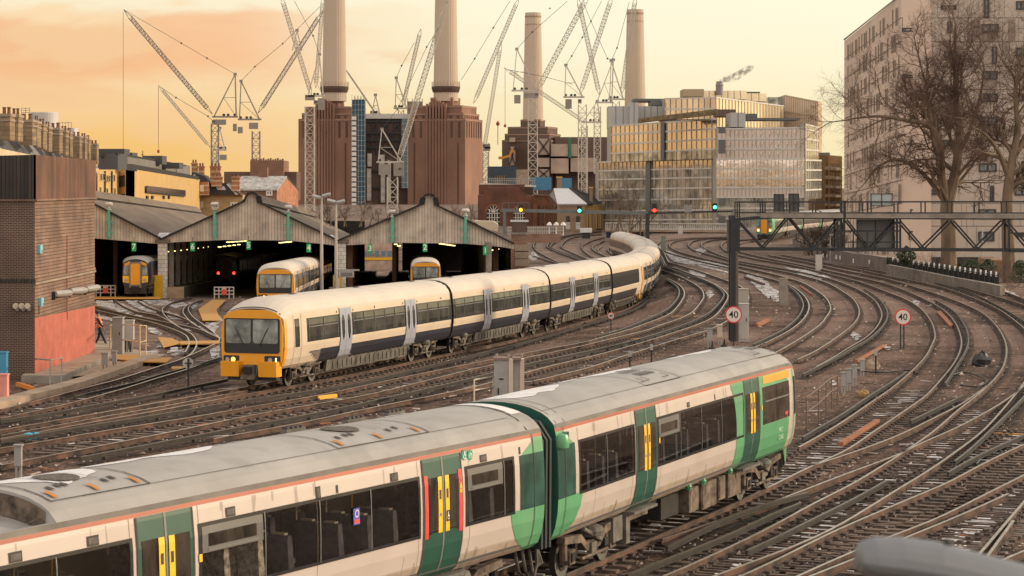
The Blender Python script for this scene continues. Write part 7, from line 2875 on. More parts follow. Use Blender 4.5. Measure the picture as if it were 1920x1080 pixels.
def power_station():
 root = empty('power_station', W(760, 420, 960), 'huge brown brick power station with stepped towers and four pale fluted chimneys', 'power station')
 Y = 960
 tower(root, 660, 557, 690, Y, 15, [(0, 222), (1.1, 211), (2.0, 199), (9.0, 181), (10.6, 171), (12.0, 165)])
 tower(root, 872, 763, 903, Y, 15, [(0, 222), (1.1, 211), (2.0, 197), (7.5, 181), (9.2, 171), (10.6, 166)])
 for xc in (627, 836):
  chimney(root, xc, 45 if xc < 700 else 46, 37, 163, -110, Y + 14, False)
  mb = MB()
  c = W(xc, 163, Y + 14)
  mb.lathe((c.x, c.y, c.z - .8), [(5.4, -1.5), (5.9, 0), (5.9, .9), (5.2, 1.0)], PSB2, 28)
  for j in range(26):
   a = 2 * math.pi * j / 26
   mb.bar((c.x + 5.8 * math.cos(a), c.y + 5.8 * math.sin(a), c.z), (c.x + 5.8 * math.cos(a), c.y + 5.8 * math.sin(a), c.z + 2.2), .12, PSP)
  mk('chimney_gallery', mb, root)
 # turbine hall wall between the towers
 mb = MB()
 a, b = W(686, 420, Y + 12), W(768, 218, Y + 12)
 mb.bx(a.x, b.x, Y + 12, Y + 40, -6, b.z, PSB2)
 mk('hall_wall', mb, root)
 mb = MB()
 for k in range(9):
  x = lerp(a.x, b.x, k / 8)
  mb.bar((x, Y + 11.6, W(0, 290, Y).z), (x, Y + 11.6, b.z - 1), .5, METAL_D)
 for y in (226, 248, 262, 276, 320, 352):
  mb.bar((a.x, Y + 11.5, W(0, y, Y).z), (b.x, Y + 11.5, W(0, y, Y).z), .6, METAL_D, .8)
 for k in range(4):
  x0, x1 = lerp(a.x, b.x, k / 4), lerp(a.x, b.x, (k + 1) / 4)
  mb.bar((x0, Y + 11.5, W(0, 262, Y).z), (x1, Y + 11.5, W(0, 228, Y).z), .4, METAL_D)
 mk('steel_frame', mb, root)
 mb = MB()
 mb.bar((a.x, Y + 11, b.z), (b.x, Y + 11, b.z), 1.0, PALEBOX, 2.0)
 mk('roof_edge', mb, root)
 for x0, x1, y0, y1 in ((689, 697, 288, 312), (688, 696, 316, 376), (711, 721, 290, 312), (714, 722, 316, 380), (727, 733, 300, 380)):
  mb = MB()
  p, q = W(x0, y1, Y + 11), W(x1, y0, Y + 11)
  mb.bx(p.x, q.x, Y + 11, Y + 11.4, p.z, q.z, M('weather_sheet', (.46, .42, .38), .8, 0, .25, .4))
  mk('weather_sheet', mb, root)
 # far pair of towers and the boiler house
 Y2 = 1230
 tower(root, 1033, 941, 1058, Y2, 15, [(0, 262), (1.2, 250), (2.5, 237), (8.0, 223), (10, 213)], False, PSB3)
 chimney(root, 999.5, 38, 30, 206, 24, Y2 + 16)
 c, z = chimney(root, 1191, 40, 31, 206, 18, Y2 + 40)
 mb = MB()
 a, b = W(1040, 420, Y2 + 5), W(1230, 257, Y2 + 5)
 mb.bx(a.x, b.x, Y2 + 5, Y2 + 30, -6, b.z, PSB3)
 mk('boiler_house', mb, root)
 PB = M('stripped_bay', (.36, .27, .215), .9, 0, .2, .15)
 for x0, x1, y0, y1 in ((955, 966, 258, 266), (955, 966, 275, 310), (1008, 1030, 260, 290), (1008, 1030, 296, 313), (1008, 1030, 317, 335), (1033, 1065, 270, 293), (1033, 1066, 297, 325), (1070, 1083, 270, 293), (1070, 1120, 296, 322)):
  mb = MB()
  p, q = W(x0, y1, Y2 - 8), W(x1, y0, Y2 - 8)
  mb.bx(p.x, q.x, Y2 - 8, Y2 + 5, p.z, q.z, PB)
  mk('wall_bay', mb, root)
 mb = MB()
 for x0, x1, y0, y1 in ((1008, 1030, 260, 290), (1008, 1030, 317, 335), (955, 966, 275, 310)):
  mb.bar(W(x0, y0, Y2 - 8.5), W(x1, y1, Y2 - 8.5), .6, METAL_D)
  mb.bar(W(x0, y1, Y2 - 8.5), W(x1, y0, Y2 - 8.5), .6, METAL_D)
 mk('cross_bracing', mb, root)
 mb = MB()
 p, q = W(1066, 296, Y2 - 9), W(1071, 257, Y2 - 9)
 mb.bx(p.x, q.x, p.y, p.y + 1, p.z, q.z, M('green_net', (.03, .16, .10), .8))
 mk('green_netting', mb, root)
power_station()
def scaffold(x0, x1, yt, yb, Y, label, mat, white=True):
 root = empty('scaffold_tower', W((x0 + x1) / 2, yb, Y), label, 'scaffold')
 a, b = W(x0, yb, Y), W(x1, yt, Y)
 mb = MB()
 mb.bx(a.x, b.x, Y, Y + 5, a.z, b.z, mat)
 mk('netting', mb, root)
 mb = MB()
 n = int((b.z - a.z) / 2)
 for i in range(n + 1):
  z = lerp(a.z, b.z, i / n)
  mb.bar((a.x - .3, Y - .15, z), (b.x + .3, Y - .15, z), .15, METAL)
 for k in range(5):
  x = lerp(a.x, b.x, k / 4)
  mb.bar((x, Y - .2, a.z), (x, Y - .2, b.z + 2), .14, METAL)
 mk('poles', mb, root)
 if white:
  mb = MB()
  for i in range(n):
   z = lerp(a.z, b.z, i / n)
   if z < b.z - 8:
    mb.bx(a.x - .1, a.x + (b.x - a.x) * .34, Y - .5, Y - .3, z + .1, z + 1.5, M('white_sheet', (.62, .58, .54), .8, 0, .1, .5))
  mk('sheeting', mb, root)
NETB = M('blue_netting', (.032, .080, .128), .85, 0, .3, .3, stretch=(1, 1, 2))
scaffold(660, 684, 187, 388, 944, 'tall scaffold wrapped in blue and white netting on the left brick tower', NETB)
scaffold(754, 764, 222, 352, 946, 'narrow teal netting strip beside the lattice jib on the right brick tower', M('teal_netting', (.035, .115, .155), .85, 0, .3, .3), False)
for x0, x1, yt, yb, lab in ((665, 682, 186, 200, 'small tan roof cabin above the blue scaffold'), (764, 792, 190, 200, 'small tan roof cabin behind the white jib')):
 a, b = W(x0, yb, 985), W(x1, yt, 985)
 mb = MB()
 mb.bx(a.x, b.x, 985, 990, a.z - 4, b.z, CONC_TAN)
 for t in (0, .33, .66, 1):
  mb.bx(lerp(a.x, b.x, t) - .15, lerp(a.x, b.x, t) + .15, 984.7, 984.95, a.z - 4, b.z + 1.2, METAL)
 tag(mk('roof_cabin', mb), lab, 'cabin')
# ---- tower cranes
CR_W = M('crane_white', (.47, .42, .35), .6, .0, .08, .5)
CR_G = M('crane_grey', (.24, .21, .18), .6, 0, .1, .5)
CR_D = M('crane_dark', (.05, .048, .046), .7)
def lattice(mb, a, b, w0, w1, mat, n, r):
 """Square lattice boom from a to b."""
 d = (b - a)
 L = d.length
 d = d / L
 x = d.cross(Vector((0, 1, 0))).normalized()
 y = x.cross(d)
 def corners(t):
  w = lerp(w0, w1, t) / 2
  return [a + d * (L * t) + x * (sx * w) + y * (sy * w) for sx, sy in ((-1, -1), (1, -1), (1, 1), (-1, 1))]
 c0, c1 = corners(0), corners(1)
 for p, q in zip(c0, c1):
  mb.bar(p, q, r * 1.25, mat)
 for i in range(n):
  p, q = corners(i / n), corners((i + 1) / n)
  for j in ((0, 1), (2, 3), (1, 2), (3, 0)):
   s_, e = (j if i % 2 else j[::-1])
   mb.bar(p[s_], q[e], r * .8, mat)
  mb.bar(p[0], p[1], r * .8, mat)
  mb.bar(p[2], p[3], r * .8, mat)
def crane(label, Y, mast=None, jib=None, apex=None, plat=None, pend=None, hook=None, mat=CR_W, jw=7.0, mw=14, back=None, r=1.0, cab=None):
 """Luffing tower crane from photo pixels at distance Y."""
 k = Y / F
 base = W(mast[0], mast[2], Y) if mast else W(jib[0], jib[1], Y)
 root = empty('tower_crane', base, label, 'crane', 'tower cranes round the power station')
 rr = r * 1.2 * k
 if mast:
  a, b = W(mast[0], mast[2] + 25, Y), W(mast[0], mast[1], Y)
  mb = MB()
  lattice(mb, a, b, mw * k, mw * k, mat, max(4, int((mast[2] - mast[1]) / mw) + 2), rr)
  mk('mast', mb, root)
 if jib:
  a, b = W(jib[0], jib[1], Y), W(jib[2], jib[3], Y)
  mb = MB()
  L = math.hypot(jib[2] - jib[0], jib[3] - jib[1])
  m_ = a.lerp(b, .06)
  lattice(mb, m_, a.lerp(b, .93), jw * k, jw * k, mat, int(L / jw / 1.0), rr * .8)
  for s_ in (-1, 1):
   mb.bar(a, m_ + Vector((s_ * jw * k / 2, 0, 0)), rr, mat)
   mb.bar(b, a.lerp(b, .93) + Vector((s_ * jw * k / 2, 0, 0)), rr, mat)
  mk('jib', mb, root)
 if plat:
  x0, x1, y = plat
  a, b = W(x0, y, Y), W(x1, y, Y)
  mb = MB()
  mb.bar(a, b, 5 * k, mat, 3.2 * k)
  mk('counter_jib', mb, root)
  mb = MB()
  for t in (.12, .38, .55):
   q = a.lerp(b, t) if abs((apex or (x0, 0))[0] - x0) < abs((apex or (x0, 0))[0] - x1) else b.lerp(a, t)
   mb.tube([q + Vector((0, -2.4 * k, 3.6 * k)), q + Vector((0, 2.4 * k, 3.6 * k))], 2.6 * k, CR_D, 10)
  mk('winch', mb, root)
 if cab:
  mb = MB()
  q = W(*cab, Y)
  mb.box(q, (7 * k, 6 * k, 8 * k), CR_G)
  mb.box(q + Vector((0, -3.05 * k, 1.0 * k)), (5.4 * k, .2 * k, 4 * k), WGLASS)
  mk('cab', mb, root)
 if apex:
  ap = W(*apex, Y)
  mb = MB()
  if plat:
   a, b = W(plat[0] + 3, plat[2], Y), W(plat[1] - 3, plat[2], Y)
  else:
   a, b = W(apex[0] - 9, apex[1] + 38, Y), W(apex[0] + 9, apex[1] + 38, Y)
  for s_ in (-1, 1):
   o = Vector((0, s_ * 3 * k, 0))
   mb.bar(a + o, ap + o * .4, 1.5 * k, mat)
   mb.bar(b + o, ap + o * .4, 2.0 * k, mat)
  m1, m2 = a.lerp(ap, .45), b.lerp(ap, .45)
  mb.bar(m1, b, .9 * k, mat)
  mb.bar(m1, m2, .9 * k, mat)
  mb.box(ap, (6 * k, 4 * k, 5 * k), CR_G)
  mk('a_frame', mb, root)
 if pend:
  mb = MB()
  pts = [W(x, y, Y) for x, y in pend]
  for a, b in zip(pts, pts[1:]):
   mb.bar(a, b, .75 * k, CR_D)
  for q in pts[1:-1]:
   mb.box(q, (3 * k, 2 * k, 3 * k), CR_D)
  mk('pendant_rope', mb, root)
 if hook:
  x, y0, y1 = hook
  mb = MB()
  mb.bar(W(x, y0, Y), W(x, y1, Y), .8 * k, M('hoist_rope', (.30, .16, .08), .7))
  mk('hoist_rope', mb, root)
  if len(hook) == 3 and y1 < 290:
   mb = MB()
   q = W(x, y1, Y)
   mb.lathe(q + Vector((0, 0, -3 * k)), [(.5 * k, 0), (2.6 * k, 1.5 * k), (2.4 * k, 5 * k), (.6 * k, 6.5 * k)], M('hook_red', (.30, .05, .02), .6), 8)
   mk('hook_block', mb, root)
 if back:
  mb = MB()
  for x0, y0, x1, y1 in back:
   mb.box(W((x0 + x1) / 2, (y0 + y1) / 2, Y), (abs(x1 - x0) * k, 5 * k, abs(y1 - y0) * k), CR_G)
  mk('counterweight', mb, root)
crane('crane with the long jib pointing to the upper left corner of the sky', 780, (403, 232, 320), (398, 214, 232, 18), (441, 139), (398, 446, 219), [(441, 139), (388, 109), (340, 81), (232, 18)], (231, 22, 282), CR_G, 7, 13, [(400, 224, 424, 234), (437, 232, 444, 246)], cab=(401, 229))
crane('crane standing on the plain brown block, jib leaning right across the first chimney', 770, (480, 246, 302), (484, 212, 606, 20), (452, 152), (446, 490, 224), [(452, 152), (478, 125), (530, 82), (600, 12)], None, CR_G, 7, 14, [(446, 238, 455, 250), (467, 230, 484, 242)])
crane('small crane low on the left with a pale jib below the longest jib', 900, (402, 284, 330), (394, 276, 297, 160), (412, 240), (398, 425, 281), [(412, 240), (390, 218), (330, 183), (298, 161)], (297, 163, 284), CR_W, 5, 8, [(412, 290, 425, 300)], r=.8)
crane('white crane with the tall double mast in front of the left brick tower', 690, (581, 200, 392), (584, 178, 527, -8), (599, 102), (574, 609, 180), [(599, 102), (587, 67), (552, 2)], None, CR_W, 7, 17, [(596, 184, 608, 206), (572, 178, 590, 188)], cab=(592, 192))
crane('crane with a near vertical jib beside the left chimney', 860, None, (592, 165, 606, -8), (557, 57), None, None, None, CR_W, 6, 12, r=.9)
crane('short crane on the power station roof with its jib tip below the sky band', 1010, (752, 206, 222), (755, 200, 789, 54), (743, 146), (738, 766, 203), [(743, 146), (753, 123), (777, 80)], None, CR_W, 6, 10)
crane('near white crane with a broad A frame before the hall between the towers', 640, (736, 332, 420), (745, 308, 838, 4), (716, 242), (706, 756, 304), [(716, 242), (745, 205), (800, 88), (824, 50)], None, CR_W, 9, 19, [(710, 308, 732, 328), (738, 305, 757, 330)], cab=(750, 318), r=1.25)
crane('crane head on the roof between the two near chimneys', 1010, None, None, (704, 178), (695, 714, 216), [(704, 178), (674, 152), (651, 132)], None, CR_W) if False else None
crane('crane with a thin A frame peeping over the hall roof between the towers', 1010, (704, 214, 222), (704, 212, 648, 130), (704, 178), (694, 715, 214), None, None, CR_W, 2, 8)
crane('crane right of the brick tower whose jib rises steeply to the top edge', 1000, (911, 268, 335), (888, 194, 974, -6), None, None, [(865, 150), (890, 110), (925, 52), (956, 2)], None, CR_W, 6.5, 11, r=.9)
crane('crane with a slender jib climbing from the cab beside the right tower', 990, (910, 285, 335), (907, 284, 940, 78), None, (906, 920, 277), None, None, CR_W, 6, 10, [(908, 270, 919, 283)], r=.85)
crane('crane in front of the third chimney with dark winches and a jib to the right', 880, (999, 184, 342), (1008, 168, 1104, -10), (969, 92), (959, 1010, 170), [(969, 92), (998, 60), (1064, 2)], None, CR_W, 8.5, 17, [(964, 178, 976, 194), (982, 174, 1008, 184)], cab=(1006, 178), r=1.1)
crane('crane with a low jib sloping down across the third chimney', 1090, (1096, 236, 340), (1098, 230, 945, 127), (1120, 190), (1090, 1128, 229), [(1074, 158), (1025, 145), (950, 130)], (947, 130, 236), CR_W, 6, 11, r=.85)
crane('crane with a lattice mast before the boiler house and a jib crossing another', 900, (1092, 196, 345), (1088, 176, 1148, -8), (1061, 122), (1056, 1096, 182), [(1061, 122), (1072, 105), (1092, 70), (1128, 2)], None, CR_W, 7.5, 15, [(1060, 186, 1072, 204)], cab=(1087, 190))
crane('crane whose jib leans left and crosses the neighbouring jib like an X', 1020, (1120, 200, 300), (1124, 178, 1083, -6), (1150, 112), (1116, 1150, 192), [(1150, 112), (1139, 110), (1108, 40), (1096, 10)], None, CR_W, 7, 12)
crane('crane in front of the fourth chimney with a jib rising past its top', 940, (1155, 190, 260), (1166, 176, 1192, -8), (1146, 114), (1140, 1172, 186), [(1146, 114), (1157, 90), (1180, 4)], None, CR_W, 7, 13)
mb = MB()
q = W(933.5, 236, 1000)
mb.lathe(q, [(.15, -8), (.15, 0), (.7, .3), (.8, 1.2), (.5, 1.6), (.1, 2.2)], M('hook_red', (0, 0, 0), .6), 8)
tag(mk('hook_block', mb), 'small red hook block hanging in the sky right of the brick tower', 'hook')
mb = MB()
q = W(941, 296, 1000)
mb.bar(q, W(956, 292, 1000), .9, M('digger_yellow', (.55, .25, .03), .6))
mb.bar(W(956, 292, 1000), W(960, 280, 1000), .7, M('digger_yellow', (0, 0, 0), .6))
mb.bar(W(960, 280, 1000), W(966, 288, 1000), .6, M('digger_yellow', (0, 0, 0), .6))
mb.box(q + Vector((-.5, 0, 0)), (2, 1.5, 1.2), M('digger_yellow', (0, 0, 0), .6))
tag(mk('digger', mb), 'yellow digger arm working on the far power station tower', 'digger')
def bird():
 q = W(1031, 16, 300)
 mb = MB()
 mb.tube([q + Vector((-.16, 0, 0)), q, q + Vector((.16, 0, .03))], [.02, .06, .015], CR_D, 6)
 for s_ in (-1, 1):
  mb.add([q + Vector((-.05, 0, .02)), q + Vector((.06, 0, .02)), q + Vector((.04, s_ * .22, .16)), q + Vector((-.02, s_ * .42, .10))], ((0, 1, 2, 3),), CR_D)
 tag(mk('bird', mb), 'small dark bird flying above the third chimney', 'bird')
bird()
# ---- brick pump house, small snowy house, walls in the middle distance
def pump_house():
 Y = 470.0
 root = empty('pump_house', W(960, 440, Y), 'old red brick hall with two tall arched windows and a stepped gable', 'hall')
 PB_ = M('hall_brick', (.135, .058, .038), .9, 0, .35, .35, dirt=((.06, .035, .028), .25, .6))
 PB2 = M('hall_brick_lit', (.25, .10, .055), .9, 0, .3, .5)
 mb = MB()
 out = [(896, 440), (896, 366), (906, 366), (911, 356), (920, 352), (974, 352), (978, 358), (990, 366), (1001, 368), (1001, 440)]
 mb.prism([W(x, y, Y) for x, y in out], (0, 20, 0), PB_)
 mk('wall', mb, root)
 mb = MB()
 for x0, x1 in ((909, 940), (960, 986)):
  xc, r_ = (x0 + x1) / 2, (x1 - x0) / 2
  for j in range(10):
   a0, a1 = R(180 - 18 * j), R(180 - 18 * (j + 1))
   q = [(xc + rr * math.cos(a), 398 - rr * math.sin(a)) for rr, a in ((r_, a0), (r_, a1), (r_ * .8, a1), (r_ * .8, a0))]
   mb.prism([W(x, y, Y - .12) for x, y in q], (0, .12, 0), PB2)
 mk('arch', mb, root)
 for x0, x1 in ((913, 937), (963, 984)):
  xc, r_ = (x0 + x1) / 2, (x1 - x0) / 2
  pts = [(x0, 432), (x1, 432), (x1, 398)] + [(xc + r_ * math.cos(R(18 * j)), 398 - r_ * math.sin(R(18 * j))) for j in range(1, 10)] + [(x0, 398)]
  mb = MB()
  mb.prism([W(x, y, Y - .06) for x, y in pts], (0, .05, 0), WGLASS)
  for j in range(1, 5):
   x = lerp(x0, x1, j / 5)
   mb.bar(W(x, 432, Y - .15), W(x, 392, Y - .15), .13, WFR_W)
  for y in (400, 408, 416, 424):
   mb.bar(W(x0, y, Y - .15), W(x1, y, Y - .15), .13, WFR_W)
  for j in range(1, 6):
   a = R(30 * j)
   mb.bar(W(xc, 398, Y - .15), W(xc + r_ * math.cos(a), 398 - r_ * math.sin(a), Y - .15), .11, WFR_W)
  mk('window', mb, root)
 mb = MB()
 f = Face(1000, Y - 1, 1050, Y + 6, 364, 367, 440, 440)
 f.wall(mb, PB2, 10)
 mk('side_wing', mb, root)
 for x in (1008, 1016, 1024, 1032, 1040, 1046):
  f.window(root, x, x + 3, 385, 424, WGLASS, PB_, False)
 mb = MB()
 f.slab(mb, -.02, 1.02, .97, 1.0, PSP, 0, .25)
 mb.bx(W(895, 0, Y).x, W(985, 0, Y).x, Y + 20, Y + 40, 0, W(0, 346, Y).z, PB_)
 mk('roof', mb, root)
 # yard deck with railings behind
 r2 = empty('roof_deck', W(960, 350, 560), 'long pale roof deck with railings above the old brick hall', 'deck')
 mb = MB()
 mb.bar(W(900, 345, 560), W(1005, 349, 560), 1.0, PALEBOX, .5)
 mb.bx(W(902, 0, 560).x, W(1000, 0, 560).x, 562, 590, -2, W(0, 348, 560).z, PSB2)
 mk('slab', mb, r2)
 mb = MB()
 for i in range(26):
  x = 902 + i * 4
  mb.bar(W(x, 345, 560), W(x, 334, 560), .12, METAL)
 for y in (334, 338):
  mb.bar(W(902, y, 560), W(1004, y + 1, 560), .12, METAL)
 mk('handrail', mb, r2)
 for x0, x1, yt, yb, m_, lab in ((914, 968, 312, 332, M('container_blue', (.04, .055, .075), .7, 0, .2, .5), 'dark blue container stack left of the third chimney crane'), (926, 948, 329, 334, M('container_ochre', (.45, .24, .06), .7), 'low ochre container on the deck above the brick hall'), (968, 990, 318, 334, CONC_TAN, 'tan container beside the dark blue ones'), (996, 1034, 332, 342, M('container_bright', (.06, .20, .32), .7), 'blue tarpaulin stack under the far tower'), (1052, 1072, 334, 342, M('container_bright', (0, 0, 0), .7), 'small blue tarpaulin right of the snowy house chimney')):
  a, b = W(x0, yb, 600), W(x1, yt, 600)
  mb = MB()
  mb.bx(a.x, b.x, 600, 603, a.z - 2, b.z, m_)
  n = int((b.x - a.x) / .5)
  for i in range(n):
   x = lerp(a.x, b.x, (i + .5) / n)
   mb.bx(x - .08, x + .08, 599.92, 600, a.z - 2, b.z, m_)
  tag(mk('container', mb), lab, 'container')
 r3 = empty('small_house', W(1080, 440, 440), 'small brick house with a white snowy hipped roof and a golden sunlit side', 'house')
 Y = 440
 HB = M('house_stock_brick', (.27, .185, .115), .9, 0, .2, .5)
 f = Face(1047, Y, 1096, Y, 383, 383, 440, 440)
 g_ = Face(1096, Y, 1136, Y + 12, 383, 384, 440, 440)
 mb = MB()
 f.wall(mb, HB, 12)
 g_.wall(mb, YSTUC, 5)
 mk('wall', mb, r3)
 for x in (1061, 1080):
  mb = MB()
  pts = [(x, 418), (x + 7.5, 418), (x + 7.5, 408)] + [(x + 3.75 + 3.75 * math.cos(R(20 * j)), 408 - 3.75 * math.sin(R(20 * j))) for j in range(1, 9)] + [(x, 408)]
  mb.prism([W(a, b, Y - .08) for a, b in pts], (0, .07, 0), WGLASS)
  mb.bar(W(x - .5, 418, Y - .1), W(x + 8, 418, Y - .1), .2, WFR_W)
  mb.prism([W(a, b, Y - .07) for a, b in ((x - .3, 430), (x + 8, 430), (x + 8, 418), (x - .3, 418))], (0, .05, 0), PALEBOX)
  mk('window', mb, r3)
 for x in (1101, 1108, 1118, 1126):
  g_.window(r3, x, x + 3, 394, 428, M('warm_door', (.20, .10, .04), .7), CSTUC, False)
 mb = MB()
 mb.prism([W(1045, 382, Y - .4), W(1101, 382, Y - .4), W(1066, 353, Y + 6), W(1038, 353, Y + 6)], (0, .2, -.3), SNOW)
 mk('roof_front', mb, r3)
 mb = MB()
 mb.prism([W(1101, 382, Y - .4), W(1128, 383, Y + 12), W(1112, 366, Y + 12), W(1066, 351, Y + 6)], (0, .2, -.3), SLATE_D)
 mk('roof', mb, r3)
 mb = MB()
 mb.prism([W(1030, 365, Y + 6), W(1045, 382, Y - .4), W(1040, 353, Y + 6)], (0, .2, -.2), ZINC)
 mk('roof', mb, r3)
 for x0, x1, yt, yb in ((1044, 1053, 331, 354), (1105, 1111, 350, 382), (1130, 1134, 352, 384)):
  mb = MB()
  a, b = W(x0, yb, Y + 7), W(x1, yt, Y + 7)
  mb.bx(a.x, b.x, Y + 6, Y + 7, a.z, b.z, HB)
  mb.bx(a.x - .12, b.x + .12, Y + 5.9, Y + 7.1, b.z - .3, b.z, YSTUC)
  mk('chimney_stack', mb, r3)
 # railings, parapets, cream sheds
 r4 = empty('parapet_fence', W(1010, 445, 360), 'red brick parapet with white railings where the far tracks curve away', 'fence')
 mb = MB()
 a, b = W(985, 448, 372), W(1052, 442, 372)
 mb.bx(a.x, b.x, 372, 373, a.z - .6, b.z + .3, B_RED)
 mk('parapet', mb, r4)
 mb = MB()
 for i in range(30):
  x = 953 + i * 3.4
  mb.bar(W(x, 441, 374), W(x, 425, 374), .07, PALEBOX)
 for y in (426, 433, 440):
  mb.bar(W(952, y, 374), W(1056, y, 374), .09, PALEBOX)
 mk('rail', mb, r4)
 for i, (x, lab) in enumerate(((1030, 'white folded awning left of two others by the railings'), (1043, 'white folded awning in the middle by the railings'), (1056, 'white folded awning nearest the small house'))):
  q = W(x, 423, 380)
  mb = MB()
  mb.lathe(q, [(.08, -1.6), (.08, 0), (.5, .05), (.3, .4), (.02, .6)], M('awning_white', (.66, .62, .56), .7), 8)
  tag(mk('awning', mb), lab, 'awning', 'white awnings by the railings')
 mb = MB()
 q0, q1 = W(1088, 436, 385), W(1110, 428, 385)
 mb.bx(q0.x, q1.x, 385, 387, q0.z, q1.z, SNOW)
 mb.bx(q0.x + .3, q1.x - .3, 385.2, 386.8, q0.z - 1, q0.z, P_BLACK)
 tag(mk('snow_covered_bench', mb), 'snow covered shelter beside the small house', 'shelter')
 mb = MB()
 q = W(912, 434, 300)
 pts = [(888, 414), (925, 415), (934, 421), (933, 434), (905, 428)]
 mb.prism([W(x, y, 300) for x, y in pts], (0, 4, 0), M('cream_sheet', (.60, .50, .36), .8))
 tag(mk('cream_tarpaulin', mb), 'cream tarpaulin hump behind the right end of the station roof', 'tarpaulin')
 # bridge parapet and viaduct wall across the far end of the tracks
 r5 = empty('bridge_parapet', W(1250, 440, 402), 'long pale bridge balustrade with containers below, closing the far end of the tracks', 'parapet')
 mb = MB()
 mb.bar(W(1135, 432, 400), W(1372, 434, 400), 1.0, CONC_TAN, .35)
 mb.bar(W(1135, 418, 400), W(1372, 420, 400), .6, PALEBOX, .2)
 mk('rail', mb, r5)
 mb = MB()
 for i in range(66):
  x = 1136 + i * 3.6
  mb.bar(W(x, 432, 400), W(x, 419, 400), .17, PALEBOX)
 mk('baluster', mb, r5)
 cols = [(.05, .06, .09), (.16, .12, .10), (.045, .05, .08), (.30, .12, .05), (.05, .06, .09), (.20, .18, .16), (.06, .07, .11), (.26, .11, .05)]
 for i in range(16):
  x = 1137 + i * 14.6
  mb = MB()
  a, b = W(x, 446, 401), W(x + 14.4, 434, 401)
  mb.bx(a.x, b.x, 401, 403, a.z, b.z, M('viaduct_panel_%s' % ('abcdefgh'[i % 8]), cols[i % 8], .8, 0, .2, .6))
  mk('wall_panel', mb, r5)
 for x, lab in ((1180, 'left of two pale posts on the bridge parapet'), (1276, 'pale grey post right of the far gantry post')):
  mb = MB()
  a, b = W(x - 4, 446, 395), W(x + 4, 424, 395)
  mb.bx(a.x, b.x, 395, 396, a.z, b.z, PALEBOX)
  tag(mk('pier', mb), lab, 'pier')
pump_house()
# ---- glass offices
OG1 = M('office_glass_peach', (.74, .65, .58), .08, .85, .14, .12, bump=.35, bscale=.6, col2=(.56, .48, .43))
OG2 = M('office_glass_grey', (.56, .54, .49), .10, .6, .4, .35, bump=.5, bscale=.6, col2=(.20, .21, .185))
OG3 = M('office_screen', (.56, .47, .40), .35, .2, .10, .3)
OG4 = M('office_glass_gold', (.74, .60, .40), .15, .5, .12, .2)
OFR = M('office_frame', (.34, .31, .27), .5, .2, .1, .4)
OFR_D = M('office_frame_dark', (.10, .10, .095), .5)
def curtain(root, f, rows, cols, mats, fin=.25, fr=OFR, floor=.35):
 fin *= .62
 """Curtain wall: one glazing band per storey, floor edges and fins."""
 for i, (v0, v1) in enumerate(zip(rows, rows[1:])):
  mb = MB()
  f.quad(mb, 0, 1, v0, v1, mats[i % len(mats)], .05)
  mk('glazing_band', mb, root)
  mb = MB()
  Hh = (f.uv(0, 1) - f.uv(0, 0)).length
  dv = floor / Hh
  f.slab(mb, 0, 1, v1 - dv * .7, v1 + dv * .1, PALEBOX if fr is OFR else fr, .06, .16)
  mk('floor_edge', mb, root)
 mb = MB()
 Ww = (f.uv(1, 0) - f.uv(0, 0)).length
 du = fin / Ww
 for j in range(cols + 1):
  u = j / cols
  f.slab(mb, max(0, u - du / 2), min(1, u + du / 2), rows[0], rows[-1], fr, .06, .15)
 mk('mullions', mb, root)
